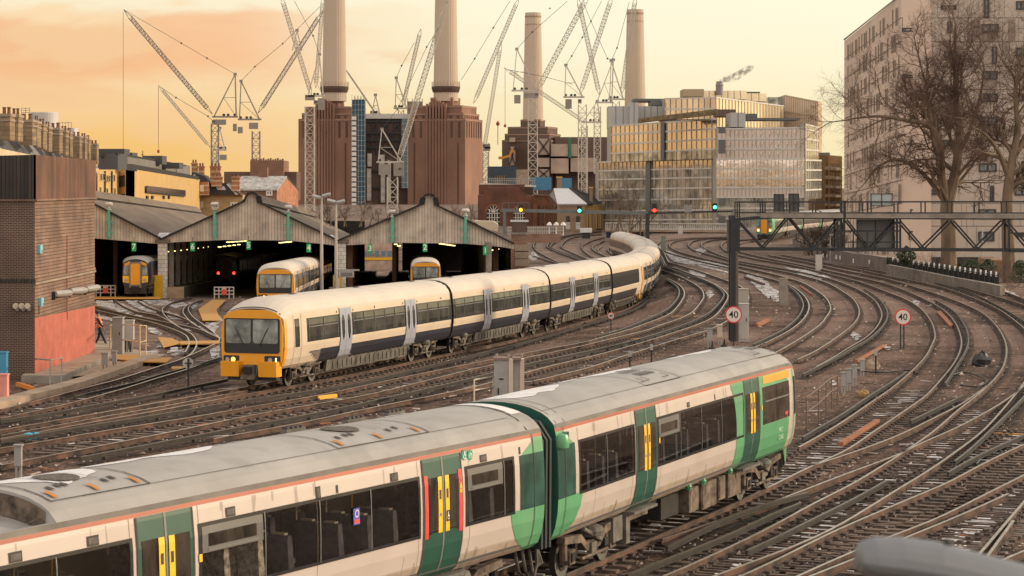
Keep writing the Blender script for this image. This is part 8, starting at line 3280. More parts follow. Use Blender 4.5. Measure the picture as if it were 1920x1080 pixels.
def offices():
 root = empty('office_building', W(1340, 445, 420), 'large stepped glass office block reflecting the peach sky', 'building')
 # left long front: upper four storeys stand forward
 f = Face(1147, 446, 1345, 412, 235, 222, 304, 297)
 mb = MB(); f.wall(mb, OFR, 22); mk('core', mb, root)
 curtain(root, f, [0, .25, .5, .76, 1], 22, [OG2, OG1, OG1, OG1], .22)
 mb = MB()
 u, v = f.px(1242, 260)
 f.slab(mb, u, u + .035, 0, 1, OFR_D, .3, .42)
 mk('dark_shaft', mb, root)
 f2 = Face(1124, 452, 1344, 414, 303, 297, 446, 446)
 mb = MB(); f2.wall(mb, OFR, 22); mk('core', mb, root)
 rows = [0, .12, .24, .36, .50, .64, .77, .885, 1]
 curtain(root, f2, rows, 28, [OG2, OG2, OG2, OG2, OG2, OG2, OG2, OG1], .18)
 for px, w_ in ((1214, .02), (1338, .02)):
  mb = MB()
  u, v = f2.px(px, 330)
  f2.slab(mb, u, u + .038, .34, 1, OFR_D, .3, .42)
  mk('dark_shaft', mb, root)
 # right-hand front
 f3 = Face(1345, 408, 1509, 404, 241, 238, 297, 297)
 mb = MB(); f3.wall(mb, OFR, 24); mk('core', mb, root)
 f3.quad
 curtain(root, f3, [0, .33, .66, 1], 20, [OG3, OG3, OG3], .12)
 for r_ in range(3):
  for c_ in range(9):
   mb = MB()
   u = .12 + .095 * c_ + .01 * (r_ % 2)
   v = .12 + .33 * r_
   f3.quad(mb, u, u + .018, v, v + .12, M('office_pale_pane', (.62, .50, .40), .3), .36)
   mk('lit_pane', mb, root)
 f4 = Face(1343, 407, 1509, 403, 297, 297, 446, 446)
 mb = MB(); f4.wall(mb, OFR, 24); mk('core', mb, root)
 curtain(root, f4, [0, .12, .25, .38, .52, .64, .76, .88, 1], 24, [OG2, OG2, OG2, OG2, OG3, OG1, OG1, OG1], .14)
 f5 = Face(1509, 403, 1534, 430, 232, 238, 300, 300)
 mb = MB(); f5.wall(mb, OFR, 10); mk('core', mb, root)
 curtain(root, f5, [0, .3, .6, .86, 1], 7, [OG4], .2)
 f6 = Face(1509, 402.5, 1539, 432, 299, 300, 374, 372)
 mb = MB(); f6.wall(mb, OFR, 10); mk('core', mb, root)
 curtain(root, f6, [0, .25, .5, .75, 1], 8, [OG2], .2)
 # recessed bay between the two fronts
 mb = MB()
 for y0, y1 in ((238, 250), (262, 288), (372, 386), (405, 424)):
  p, q = W(1347, y1, 404), W(1360, y0, 404)
  mb.bx(p.x, q.x, 403.6, 404.2, p.z, q.z, OFR_D)
 mk('recess', mb, root)
 # upper set-back storeys
 f7 = Face(1247, 455, 1343, 440, 184, 182, 224, 223)
 mb = MB(); f7.wall(mb, OFR, 20); mk('core', mb, root)
 curtain(root, f7, [0, .5, 1], 9, [OG1], .2)
 f8 = Face(1342, 440, 1469, 470, 182, 198, 238, 240)
 mb = MB(); f8.wall(mb, OFR, 20); mk('core', mb, root)
 curtain(root, f8, [0, 1], 22, [OG4], .25)
 f9 = Face(1472, 480, 1534, 470, 178, 190, 300, 300)
 mb = MB(); f9.wall(mb, OFR, 18); mk('core', mb, root)
 curtain(root, f9, [0, .25, .5, .75, 1], 15, [M('office_tan', (.66, .52, .38), .5, 0, .1, .3)], .22, M('office_fin_warm', (.42, .32, .22), .6))
 f10 = Face(1534, 470, 1541, 486, 190, 192, 300, 300)
 mb = MB(); f10.wall(mb, M('office_flank', (.42, .30, .19), .7), 10); mk('core', mb, root)
 GREYP = M('office_grey_panel', (.38, .37, .36), .5, .2, .06, .3)
 for x0, x1, yt, yb, Y, m_ in ((1141, 1182, 199, 240, 460, GREYP), (1181, 1197, 192, 236, 458, GREYP), (1197, 1268, 199, 224, 462, GREYP), (1370, 1398, 211, 238, 408, GREYP), (1400, 1420, 213, 222, 412, OFR_D), (1398, 1500, 221, 225, 410, OFR_D), (1188, 1268, 185, 190, 468, OFR_D), (1220, 1243, 190, 198, 464, OFR_D), (1345, 1380, 205, 218, 432, M('plant_brown', (.10, .065, .05), .8)), (1281, 1320, 167, 181, 470, M('plant_tan', (.35, .27, .17), .8)), (1318, 1400, 170, 186, 474, OG4), (1395, 1437, 175, 190, 478, OG4), (1396, 1425, 172, 178, 490, OFR_D), (1440, 1476, 182, 196, 486, OG2)):
  mb = MB()
  a, b = W(x0, yb, Y), W(x1, yt, Y)
  mb.bx(a.x, b.x, Y, Y + 9, a.z, b.z, m_)
  n = max(2, int((b.x - a.x) / 1.2))
  if m_ in (GREYP, OG4):
   for i in range(1, n):
    x = lerp(a.x, b.x, i / n)
    mb.bx(x - .05, x + .05, Y - .06, Y, a.z, b.z, OFR_D)
  mk('roof_volume', mb, root)
 mb = MB()
 mb.prism([W(1199, 222, 418), W(1346, 204, 412), W(1346, 214, 412), W(1199, 230, 418)], (0, 5, 0), M('roof_hedge', (.16, .115, .06), .95, 0, .5, 1.5))
 mk('roof_garden', mb, root)
 mb = MB()
 c = W(1349, 168, 472)
 mb.lathe(c, [(.75, -1), (.75, .8), (.85, .85), (.75, 1.0), (.62, 1.5), (.70, 1.55), (.62, 1.65)], M('flue_grey', (.20, .17, .165), .6), 14)
 mk('flue', mb, root)
 # plume of smoke from the flue, a real volume
 m = bpy.data.materials.new('smoke')
 m.use_nodes = True
 t = m.node_tree
 t.nodes.remove(t.nodes['Principled BSDF'])
 pv = N(t, 'ShaderNodeVolumePrincipled')
 pv.inputs['Color'].default_value = (.34, .24, .22, 1)
 tc = N(t, 'ShaderNodeTexCoord')
 nz = N(t, 'ShaderNodeTexNoise')
 nz.inputs['Scale'].default_value = 1.1
 nz.inputs['Detail'].default_value = 4
 t.links.new(tc.outputs['Object'], nz.inputs['Vector'])
 mr = N(t, 'ShaderNodeMapRange')
 mr.inputs[1].default_value, mr.inputs[2].default_value = .42, .66
 mr.inputs[3].default_value, mr.inputs[4].default_value = 0, 1.5
 t.links.new(nz.outputs[0], mr.inputs[0])
 t.links.new(mr.outputs[0], pv.inputs['Density'])
 t.links.new(pv.outputs[0], t.nodes['Material Output'].inputs['Volume'])
 mb = MB()
 pts = [W(x, y, 473) for x, y in ((1350, 153), (1358, 149), (1370, 147), (1383, 142), (1395, 134), (1406, 128), (1413, 124))]
 mb.tube(pts, [.35, .6, .8, .9, .85, .7, .25], m, 12)
 o = mk('smoke', mb, kind='stuff')
 r6 = empty('apartment_building', W(1557, 410, 450), 'tan balconied block squeezed between the glass offices and the big concrete block', 'building')
 TB = M('tan_block', (.33, .195, .085), .85, 0, .12, .4)
 f = Face(1533, 450, 1579, 440, 289, 293, 446, 446)
 mb = MB(); f.wall(mb, TB, 14); mk('wall', mb, r6)
 mb = MB()
 f.slab(mb, 0, .42, .0, 1, M('tan_block_dark', (.19, .11, .05), .85), .0, .4)
 mk('stair_tower', mb, r6)
 for i in range(6):
  y = 305 + i * 17
  f.window(r6, 1557, 1565, y, y + 10, WGLASS, TB, True)
  f.window(r6, 1568, 1577, y + 1, y + 11, WGLASS, TB, True)
  mb = MB()
  u0, v0 = f.px(1556, y + 13)
  u1, v1 = f.px(1578, y + 9)
  f.slab(mb, u0, u1, v0, v1, CONC_TAN, .02, 1.1)
  mk('balcony', mb, r6)
 mb = MB()
 a, b = W(1534, 292, 452), W(1556, 286, 452)
 mb.bx(a.x, b.x, 452, 458, a.z - 1, b.z, M('green_roof_box', (.10, .13, .115), .8))
 mk('roof_box', mb, r6)
offices()
# ---- big concrete block on the right
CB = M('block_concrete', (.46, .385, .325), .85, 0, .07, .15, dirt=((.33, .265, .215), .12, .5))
CB2 = M('block_concrete_lit_side', (.60, .46, .37), .85, 0, .07, .15, dirt=((.42, .31, .245), .12, .5))  # paler, pinker copy: sky glow on this face put into the colour
CBJ = M('block_joint', (.13, .10, .08), .9)
CBP = M('block_panel_dark', (.27, .21, .165), .85, 0, .06, .3)
def block():
 Y = 236.0
 root = empty('apartment_block', W(1750, 500, Y), 'tall concrete panel apartment block at the right behind the bare trees', 'building')
 f = Face(1690, Y, 1990, Y + 2, -9, -9, 494, 494)
 g_ = Face(1583, 312, 1690, Y, 77, -9, 494, 494)
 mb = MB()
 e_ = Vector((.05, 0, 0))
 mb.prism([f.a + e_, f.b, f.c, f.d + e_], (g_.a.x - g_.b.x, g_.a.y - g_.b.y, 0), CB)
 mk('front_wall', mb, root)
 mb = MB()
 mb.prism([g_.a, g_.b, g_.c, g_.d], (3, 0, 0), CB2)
 mk('side_wall', mb, root)
 mb = MB()
 q0, q1 = g_.uv(0, 1, .05), g_.uv(1, 1, .05)
 mb.bar(q0 + Vector((0, 0, .2)), q1 + Vector((0, 0, .05)), .1, CBP, .12)
 mk('parapet', mb, root)
 wins = [(1691, 1723, 52, 60), (1764, 1793, 10, 18), (1710, 1736, 87, 103), (1840, 1872, 45, 61), (1905, 1924, 2, 18), (1905, 1930, 89, 105), (1691, 1722, 140, 147), (1842, 1870, 133, 149), (1707, 1736, 175, 190), (1837, 1870, 175, 191), (1837, 1869, 219, 235), (1707, 1736, 220, 233), (1707, 1736, 306, 318), (1835, 1868, 306, 322), (1742, 1759, 355, 365), (1902, 1930, 350, 366), (1834, 1867, 392, 408), (1703, 1736, 433, 450), (1834, 1864, 434, 452), (1905, 1930, 436, 444), (1768, 1790, 262, 276), (1905, 1930, 262, 276), (1706, 1736, 262, 275), (1905, 1930, 176, 190), (1770, 1795, 96, 108), (1706, 1734, 392, 404), (1766, 1784, 180, 190)]
 for x0, x1, y0, y1 in wins:
  f.window(root, x0, x1, y0, y1, WGLASS_B, WFR_D, True, fw=.09, deep=.08)
 for x0, x1, y0, y1 in ((1845, 1854, -6, 33), (1860, 1869, 87, 120), (1834, 1841, 260, 292), (1856, 1863, 348, 377), (1776, 1784, 40, 62), (1752, 1759, 215, 246), (1915, 1922, 302, 330)):
  f.window(root, x0, x1, y0, y1, WGLASS_B, WFR_D, False, fw=.09, deep=.08)
 for x0, x1, y0, y1 in ((1840, 1872, 62, 77), (1842, 1870, 150, 164), (1837, 1870, 236, 250), (1710, 1736, 104, 122), (1707, 1736, 191, 206), (1691, 1725, 34, 51), (1703, 1736, 451, 466), (1890, 1904, 36, 76), (1820, 1838, 36, 76)):
  mb = MB()
  u0, v1 = f.px(x0, y0)
  u1, v0 = f.px(x1, y1)
  f.quad(mb, u0, u1, v0, v1, CBP, .02)
  mk('infill_panel', mb, root)
 mb = MB()
 rr = random.Random(5)
 rowsy = [-10, 33.5, 78, 124, 168, 210, 253, 296, 338, 381, 424, 468]
 for y in rowsy:
  u, v = f.px(1800, y)
  f.slab(mb, 0, 1, v - .0012, v + .0012, CBJ, .0, .02)
  u, v = g_.px(1689, y)
  g_.slab(mb, 0, 1, v - .0014, v + .0014, CBJ, .012, .03)
 for y0, y1 in zip(rowsy, rowsy[1:]):
  x = 1692.0
  while x < 1960:
   x += rr.choice((9, 13, 18, 24, 30))
   if any(a - 2 < x < b + 2 and c < y1 and d > y0 for a, b, c, d in wins):
    continue
   u, va = f.px(x, y0)
   u, vb = f.px(x, y1)
   f.slab(mb, u - .0008, u + .0008, vb, va, CBJ, .0, .02)
 mk('panel_joints', mb, root)
 # slots along the side wall
 n = 0
 slots = []
 for r_ in range(10):
  va0 = .985 - (r_ + 1) * .096
  u = .03
  while u < .97:
   u += rr.uniform(.028, .075)
   if u > .965:
    break
   h = rr.choice((.070, .070, .066, .03))
   slots.append((u, u + rr.choice((.010, .012, .014)), va0 + .010 + (0 if h > .05 else .02), va0 + .010 + h))
 for i, (u0, u1, v0, v1) in enumerate(slots):
  if i < 95:
   mb = MB()
   g_.quad(mb, u0, u1, v0, v1, WGLASS, .02)
   g_.slab(mb, u1, u1 + .003, v0, v1, CBP, .012, .12)
   mk('slot_window', mb, root)
 mb = MB()
 for u0, u1, v0, v1 in slots[95:]:
  g_.quad(mb, u0, u1, v0, v1, WGLASS, .02)
 if mb.f:
  mk('slot_window', mb, root, kind='stuff')
 mb = MB()
 for u0, u1, v0, v1 in slots[::3]:
  g_.quad(mb, u0 + .016, u0 + .040, v0, v1, CBP, .015)
 mk('side_panels', mb, root)
 mb = MB()
 u0, v1 = f.px(1727, 482)
 u1, v0 = f.px(1863, 494)
 f.slab(mb, u0, u1, v0, v1, P_BLACK, .0, .05)
 mk('undercroft', mb, root)
 mb = MB()
 a, b = W(1866, 505, 214), W(1900, 488, 214)
 mb.bx(a.x, b.x, 214, 222, a.z - 1, b.z, M('tan_brick_wall', (.25, .145, .07), .9, 0, .2, .6))
 tag(mk('brick_wall', mb), 'low tan brick wall at the foot of the concrete block', 'wall')
block()
# ---- retaining walls and fence on the right
def right_walls():
 root = empty('retaining_wall', G(1600, 490), 'curved dark retaining wall with white markers beyond the gantry', 'wall')
 top = [(1486, 446), (1500, 452), (1520, 458), (1550, 463), (1575, 470), (1600, 475), (1630, 478), (1662, 483)]
 bot = [(1486, 455), (1500, 464), (1520, 474), (1550, 484), (1575, 491), (1600, 495), (1630, 501), (1662, 507)]
 WALLM = M('retaining_wall', (.145, .112, .098), .9, 0, .2, .5, dirt=((.07, .055, .05), .3, .6))
 mb = MB()
 pts = []
 for (tx, ty), (bx_, by) in zip(top, bot):
  p = G(bx_, by)
  t = W(bx_, ty, p.y)
  pts.append((p, t))
 for (p, t), (q, u) in zip(pts, pts[1:]):
  mb.quad(p + Vector((0, 0, -.5)), q + Vector((0, 0, -.5)), u, t, WALLM)
  mb.quad(t, u, u + Vector((.6, .3, 0)), t + Vector((.6, .3, 0)), CONC)
  mb.quad(q + Vector((.6, .3, -.5)), p + Vector((.6, .3, -.5)), t + Vector((.6, .3, 0)), u + Vector((.6, .3, 0)), WALLM)
 mk('wall', mb, root)
 for px, py in ((1530, 477), (1543, 479), (1551, 480), (1560, 482), (1568, 482), (1575, 483), (1587, 486), (1600, 489), (1614, 490), (1630, 491), (1644, 492)):
  # nearest point on the wall
  i = min(range(len(bot)), key=lambda j: abs(bot[j][0] - px))
  Y = pts[i][0].y - .6
  q = W(px, py, Y)
  mb = MB()
  mb.box(q, (.13, .05, .42), WHITE_SIGN)
  mk('marker', mb, root)
 r2 = empty('concrete_parapet', G(1770, 530), 'low concrete parapet wall along the rightmost track', 'wall')
 mb = MB()
 tp = [(1662, 496), (1700, 503), (1740, 511), (1780, 519), (1820, 526), (1850, 531), (1875, 536)]
 bt = [(1662, 511), (1700, 519), (1740, 525), (1780, 532), (1820, 540), (1850, 545), (1875, 550)]
 P2 = []
 for (x, ty), (_, by) in zip(tp, bt):
  p = G(x, by)
  P2.append((p, W(x, ty, p.y)))
 p, t = P2[-1]
 e_ = Vector((.45, .4, 0))
 PAR = M('parapet_concrete', (.17, .142, .118), .9, 0, .3, 1.0, dirt=((.09, .07, .055), .7, .6))
 mb.quad(p + Vector((0, 0, -.5)), p + e_ + Vector((0, 0, -.5)), t + e_, t, PAR)
 for (p, t), (q, u) in zip(P2, P2[1:]):
  mb.quad(p + Vector((0, 0, -.5)), q + Vector((0, 0, -.5)), u, t, PAR)
  mb.quad(t, u, u + Vector((.45, .4, 0)), t + Vector((.45, .4, 0)), CONC)
  mb.quad(q + Vector((.45, .4, -.5)), p + Vector((.45, .4, -.5)), t + Vector((.45, .4, 0)), u + Vector((.45, .4, 0)), CONC)
 mk('wall', mb, r2)
 r3 = empty('palisade_fence', G(1780, 525), 'dark steel fence with short white markers behind the concrete parapet', 'fence')
 FN = M('fence_dark', (.030, .028, .026), .7)
 n = 44
 tops = []
 for i in range(n):
  t = i / (n - 1)
  x = lerp(1664, 1872, t)
  by = lerp(500, 536, t)
  ty = lerp(482, 512, t)
  p = G(x, by + 9)
  Y = p.y + 1.5
  a, b = W(x, by + 6, Y), W(x, ty, Y)
  mb = MB()
  mb.bar(a + Vector((0, 0, -.8)), b, .12 if i % 2 else .18, FN)
  mk('post', mb, r3)
  tops.append((a, b))
  if i % 2 == 0 and i > 0:
   mb = MB()
   mb.box(b + Vector((0, -.15, -.12)), (.12, .05, .40), WHITE_SIGN)
   mk('marker', mb, r3)
 mb = MB()
 for f in (.15, .85):
  for (a, b), (c, d) in zip(tops, tops[1:]):
   mb.bar(a.lerp(b, f), c.lerp(d, f), .07, FN)
 mk('rail', mb, r3)
 mb = MB()
 for (a, b), (c, d) in zip(tops, tops[1:]):
  o = Vector((.1, .25, 0))
  mb.quad(a + o + Vector((0, 0, -.8)), c + o + Vector((0, 0, -.8)), c.lerp(d, .82) + o, a.lerp(b, .82) + o, M('fence_mesh', (.075, .062, .05), .9, 0, .5, 1.0))
 mk('mesh_panel', mb, r3)
 for px, pyt, pyb, lab, hd in ((1707, 451, 505, 'thin grey lamp post in front of the concrete block by the fence', 1), (1842, 430, 500, 'thin grey pole before the concrete block windows', 0), (1557, 440, 490, 'thin lamp post above the dark retaining wall', 1), (1516, 439, 458, 'short lamp post near the distant green train', 1), (1901, 528, 552, 'short grey post with a pale plate at the right edge', 2), (1897, 512, 520, 'white marker plate at the right edge', 2)):
  p = G(px, min(pyb, 520))
  t = W(px, pyt, p.y)
  root = empty('lamp_post' if hd == 1 else 'marker_post', p, lab, 'post')
  mb = MB()
  mb.tube([p + Vector((0, 0, -1)), t], .07, METAL, 6)
  mk('pole', mb, root)
  mb = MB()
  if hd == 1:
   mb.box(t + Vector((.2, 0, 0)), (.6, .3, .14), METAL)
  else:
   mb.box(t, (.22, .06, .5 if hd == 2 else .1), PALEBOX)
  mk('head', mb, root)
right_walls()
# ---- trees
BARK = M('plane_tree_bark', (.155, .108, .070), .95, 0, .35, 1.2, stretch=(1, 1, .4), dirt=((.26, .20, .13), .9, .5))
TWIG = M('twigs', (.105, .062, .046), .95, 0, .3, 1.0)
TWIG2 = M('twigs_brown', (.115, .078, .058), .95, 0, .3, 1.0)
def stick(mb, a, b, ra, rb, mat, n=4):
 d = (b - a)
 L = d.length
 if L < 1e-5:
  return
 d /= L
 u = d.orthogonal().normalized()
 w = d.cross(u)
 o = len(mb.v)
 for p, r_ in ((a, ra), (b, rb)):
  for j in range(n):
   an = 2 * math.pi * j / n
   mb.v.append(tuple(p + (u * math.cos(an) + w * math.sin(an)) * r_))
 k = mb.mi(mat)
 for j in range(n):
  mb.f.append([o + j, o + (j + 1) % n, o + n + (j + 1) % n, o + n + j]); mb.m.append(k)
def grow(tr, tw, p, d, L, r_, lev, maxlev, rg, droop=0.0, up=.12, mats=(None, None), kids=(3, 4)):
 """Recursive branching; thick wood to tr, fine twigs to tw."""
 n = 4 if lev < 2 else 3
 pts = [p]
 q = p
 dd = d.copy()
 for i in range(n):
  j = Vector((rg.gauss(0, 1), rg.gauss(0, 1), rg.gauss(0, 1))) * (.20 + .05 * lev)
  dd = (dd + j * .8 + Vector((0, 0, up if lev < 3 else up * .5 - droop))).normalized()
  q = q + dd * (L / n)
  pts.append(q)
 for i in range(n):
  ra = r_ * (1 - .5 * i / n)
  rb = r_ * (1 - .5 * (i + 1) / n)
  stick(tr if lev < 3 else tw, pts[i], pts[i + 1], ra, rb, mats[0] if lev < 3 else mats[1], 6 if lev < 2 else (4 if lev < 3 else 3))
 if lev >= maxlev:
  return
 m_ = rg.randint(*kids) + (1 if lev >= 2 else 0)
 for k in range(m_):
  t = rg.uniform(.25, 1.0) if k else 1.0
  i = min(n - 1, int(t * n))
  b = pts[i].lerp(pts[i + 1], t * n - i) if t < 1 else pts[-1]
  base = (pts[i + 1] - pts[i]).normalized()
  side = base.orthogonal().normalized()
  side = Matrix.Rotation(rg.uniform(0, 6.28), 3, base) @ side
  a = rg.uniform(.35, .95) if k else rg.uniform(.1, .3)
  nd = (base * math.cos(a) + side * math.sin(a)).normalized()
  grow(tr, tw, b, nd, L * rg.uniform(.55, .78), r_ * (.5 if k else .6) * rg.uniform(.85, 1.1), lev + 1, maxlev, rg, droop, up, mats, kids)
def tree(label, stems, seed, maxlev=5, Lk=1.0, group=None, droop=.05, mats=(None, None), spread=1.0, kids=(3, 5), name='bare_tree'):
 """stems: list of (list of world points, list of radii, branch spacing); every stem carries limbs along it."""
 rg = random.Random(seed)
 base = stems[0][0][0]
 root = empty(name, base, label, 'tree', group)
 tr, tw = MB(), MB()
 for pts, rs, nb, L in stems:
  sp = spline([(p.x, p.y, p.z) for p in pts])
  sp = [Vector(p) for p in sp]
  nn = len(sp)
  rad = []
  for i in range(nn):
   t = i / (nn - 1) * (len(rs) - 1)
   k = min(int(t), len(rs) - 2)
   rad.append(lerp(rs[k], rs[k + 1], t - k))
  tr.tube(sp, rad, mats[0] or BARK, 8)
  for j in range(nb):
   t = lerp(.30, 1.0, (j + rg.random() * .7) / nb)
   i = min(nn - 2, int(t * (nn - 1)))
   d = (sp[i + 1] - sp[i]).normalized()
   side = Matrix.Rotation(rg.uniform(0, 6.28), 3, d) @ d.orthogonal().normalized()
   a = rg.uniform(.6, 1.2) * spread
   nd = (d * math.cos(a) + side * math.sin(a)).normalized()
   grow(tr, tw, sp[i], nd, L * rg.uniform(.6, 1.05) * Lk, max(.05, rad[i] * rg.uniform(.35, .55)), 1, maxlev, rg, droop, .10, (mats[0] or BARK, mats[1] or TWIG), kids)
  grow(tr, tw, sp[-1], (sp[-1] - sp[-3]).normalized(), L * .8 * Lk, rad[-1], 1, maxlev, rg, droop, .10, (mats[0] or BARK, mats[1] or TWIG), kids)
 mk('trunk', tr, root)
 mk('crown', tw, root)
 return root
def P(Y, *pts):
 return [W(x, y, Y + dy) for x, y, dy in pts]
TY = 206.0
tree('big bare plane tree with a pale mottled trunk and wide limbs, left of the other', [
 (P(TY, (1779, 512, 0), (1779, 440, 0), (1776, 385, 0), (1790, 330, .5), (1798, 270, 1), (1797, 205, 1.2), (1790, 130, .6), (1792, 60, 0)), [.75, .66, .60, .46, .36, .28, .18, .10], 15, 4.0),
 (P(TY, (1776, 392, 0), (1766, 330, -.5), (1763, 270, -1), (1740, 235, -1.5), (1700, 226, -2), (1650, 218, -2.2), (1600, 222, -2.5)), [.42, .34, .28, .23, .18, .13, .07], 11, 3.4),
 (P(TY, (1764, 290, -1), (1745, 225, 0), (1738, 170, 1), (1726, 120, 1.5)), [.26, .2, .14, .08], 7, 3.2),
 (P(TY, (1797, 290, 1), (1822, 235, 0), (1838, 180, -1), (1845, 130, -1.5)), [.24, .18, .13, .07], 7, 3.2),
 (P(TY, (1776, 385, 0), (1735, 330, 1), (1690, 300, 2), (1650, 310, 3), (1620, 345, 3.5)), [.26, .2, .14, .1, .05], 7, 2.8)], 11, 5, group='bare plane trees before the concrete block')
tree('bare plane tree at the right edge with an ivy dark lower trunk', [
 (P(TY - 6, (1894, 530, 0), (1890, 450, 0), (1889, 370, 0), (1898, 300, 0), (1908, 240, .6), (1904, 175, 1), (1915, 110, 1)), [.62, .55, .46, .36, .26, .18, .09], 13, 3.8),
 (P(TY - 6, (1890, 330, 0), (1872, 285, -1), (1850, 255, -2), (1828, 240, -2.5)), [.26, .18, .12, .06], 6, 2.8),
 (P(TY - 6, (1898, 300, 0), (1930, 240, 1), (1955, 170, 1), (1960, 110, 1)), [.3, .22, .15, .08], 7, 3.4)], 23, 5, group='bare plane trees before the concrete block')
def shrub(label, x0, x1, yt, yb, Y, seed, n, cat='shrub', mats=(BARK, TWIG2), L=2.0, lev=4, name='bare_shrub', group=None):
 rg = random.Random(seed)
 a, b = W(x0, yb, Y), W(x1, yt, Y)
 root = empty(name, (a.lerp(b, .5).x, Y, a.z), label, cat, group)
 tr, tw = MB(), MB()
 hgt = b.z - a.z
 for i in range(n):
  x = lerp(a.x, b.x, rg.uniform(.08, .92))
  p = Vector((x, Y + rg.uniform(-2, 2), a.z))
  d = Vector((rg.gauss(0, .22), rg.gauss(0, .22), 1)).normalized()
  grow(tr, tw, p, d, hgt * rg.uniform(.32, .48), .06 + hgt * .008, 1, lev, rg, 0, .10, mats, (3, 4))
 mk('trunk', tr, root)
 mk('crown', tw, root)
 return root
shrub('bare brown shrubs behind the middle station gable and lamp masts', 590, 700, 366, 425, 330, 3, 11, group='bare shrubs along the railway')
shrub('bare brown shrubs behind the right station gable roof slope', 832, 894, 372, 425, 330, 4, 7, group='bare shrubs along the railway')
shrub('bare brown shrubs beside the left slope of the right station gable', 700, 765, 376, 425, 335, 14, 7, group='bare shrubs along the railway')
shrub('leafless tree before the left corner of the glass offices', 1128, 1215, 318, 440, 392, 5, 9, 'tree', name='bare_tree', group='bare shrubs along the railway')
shrub('bare brown trees behind the small snowy house', 1000, 1135, 342, 390, 470, 6, 13, group='bare shrubs along the railway')
shrub('dark twiggy hedge on the bank above the retaining wall', 1500, 1585, 412, 478, 262, 7, 22, 'hedge', (BARK, M('twigs_dark', (.07, .05, .038), .95)), name='bare_hedge')
shrub('small bare tree on the grey roof storey above the golden building', 255, 285, 276, 296, 440, 8, 1, 'tree', name='bare_tree')
def evergreen(label, x0, x1, yt, yb, Y, seed, n=900, col=(.035, .05, .022)):
 rg = random.Random(seed)
 a, b = W(x0, yb, Y), W(x1, yt, Y)
 root = empty('evergreen_bush', ((a.x + b.x) / 2, Y, a.z), label, 'bush')
 tr, cr = MB(), MB()
 c = Vector(((a.x + b.x) / 2, Y, a.z))
 hh, hw = b.z - a.z, (b.x - a.x) / 2
 for i in range(5):
  stick(tr, c, c + Vector((rg.uniform(-.5, .5) * hw, rg.uniform(-.5, .5) * hw, hh * .7)), .06, .02, BARK)
 m_ = M('evergreen_leaf', col, .7, 0, .6, 3.0, col2=(col[0] * 1.6, col[1] * 1.5, col[2] * 1.2))
 for i in range(n):
  t = rg.random()
  r_ = hw * math.sin(math.pi * (.15 + .8 * t)) * rg.random() ** .4 * (1 + .25 * math.sin(7 * t + seed))
  an = rg.uniform(0, 6.28)
  p = c + Vector((r_ * math.cos(an), r_ * math.sin(an), hh * t))
  u = Vector((rg.gauss(0, 1), rg.gauss(0, 1), rg.gauss(0, 1))).normalized() * .11
  v = u.orthogonal().normalized() * .07
  cr.quad(p - u, p + v, p + u, p - v, m_)
 mk('trunk', tr, root)
 mk('crown', cr, root)
evergreen('dark evergreen bush at the left end of the palisade fence', 1683, 1716, 462, 497, 205, 4)
evergreen('evergreen hedge clump behind the fence below the dark undercroft, left', 1806, 1838, 488, 505, 200, 5)
evergreen('evergreen hedge clump behind the fence below the dark undercroft, right', 1838, 1868, 486, 508, 198, 6)
evergreen('dark bush at the foot of the rightmost tree', 1892, 1935, 488, 530, 192, 7)
# low scrub on the bank behind the fence
rg = random.Random(9)
tr, tw = MB(), MB()
for i in range(70):
 t = rg.random()
 x = lerp(1700, 1925, t)
 p = G(x, lerp(506, 540, t) + rg.uniform(-2, 14) if t < .8 else 545 + rg.uniform(-6, 12))
 if t < .8:
  p.y += 5; p.x += 2
 grow(tr, tw, p, Vector((rg.gauss(0, .3), rg.gauss(0, .3), 1)).normalized(), 1.0, .03, 2, 4, rg, 0, .05, (BARK, TWIG2), (3, 4))
tr.f = tr.f; 
mk('undergrowth', tw, kind='stuff')
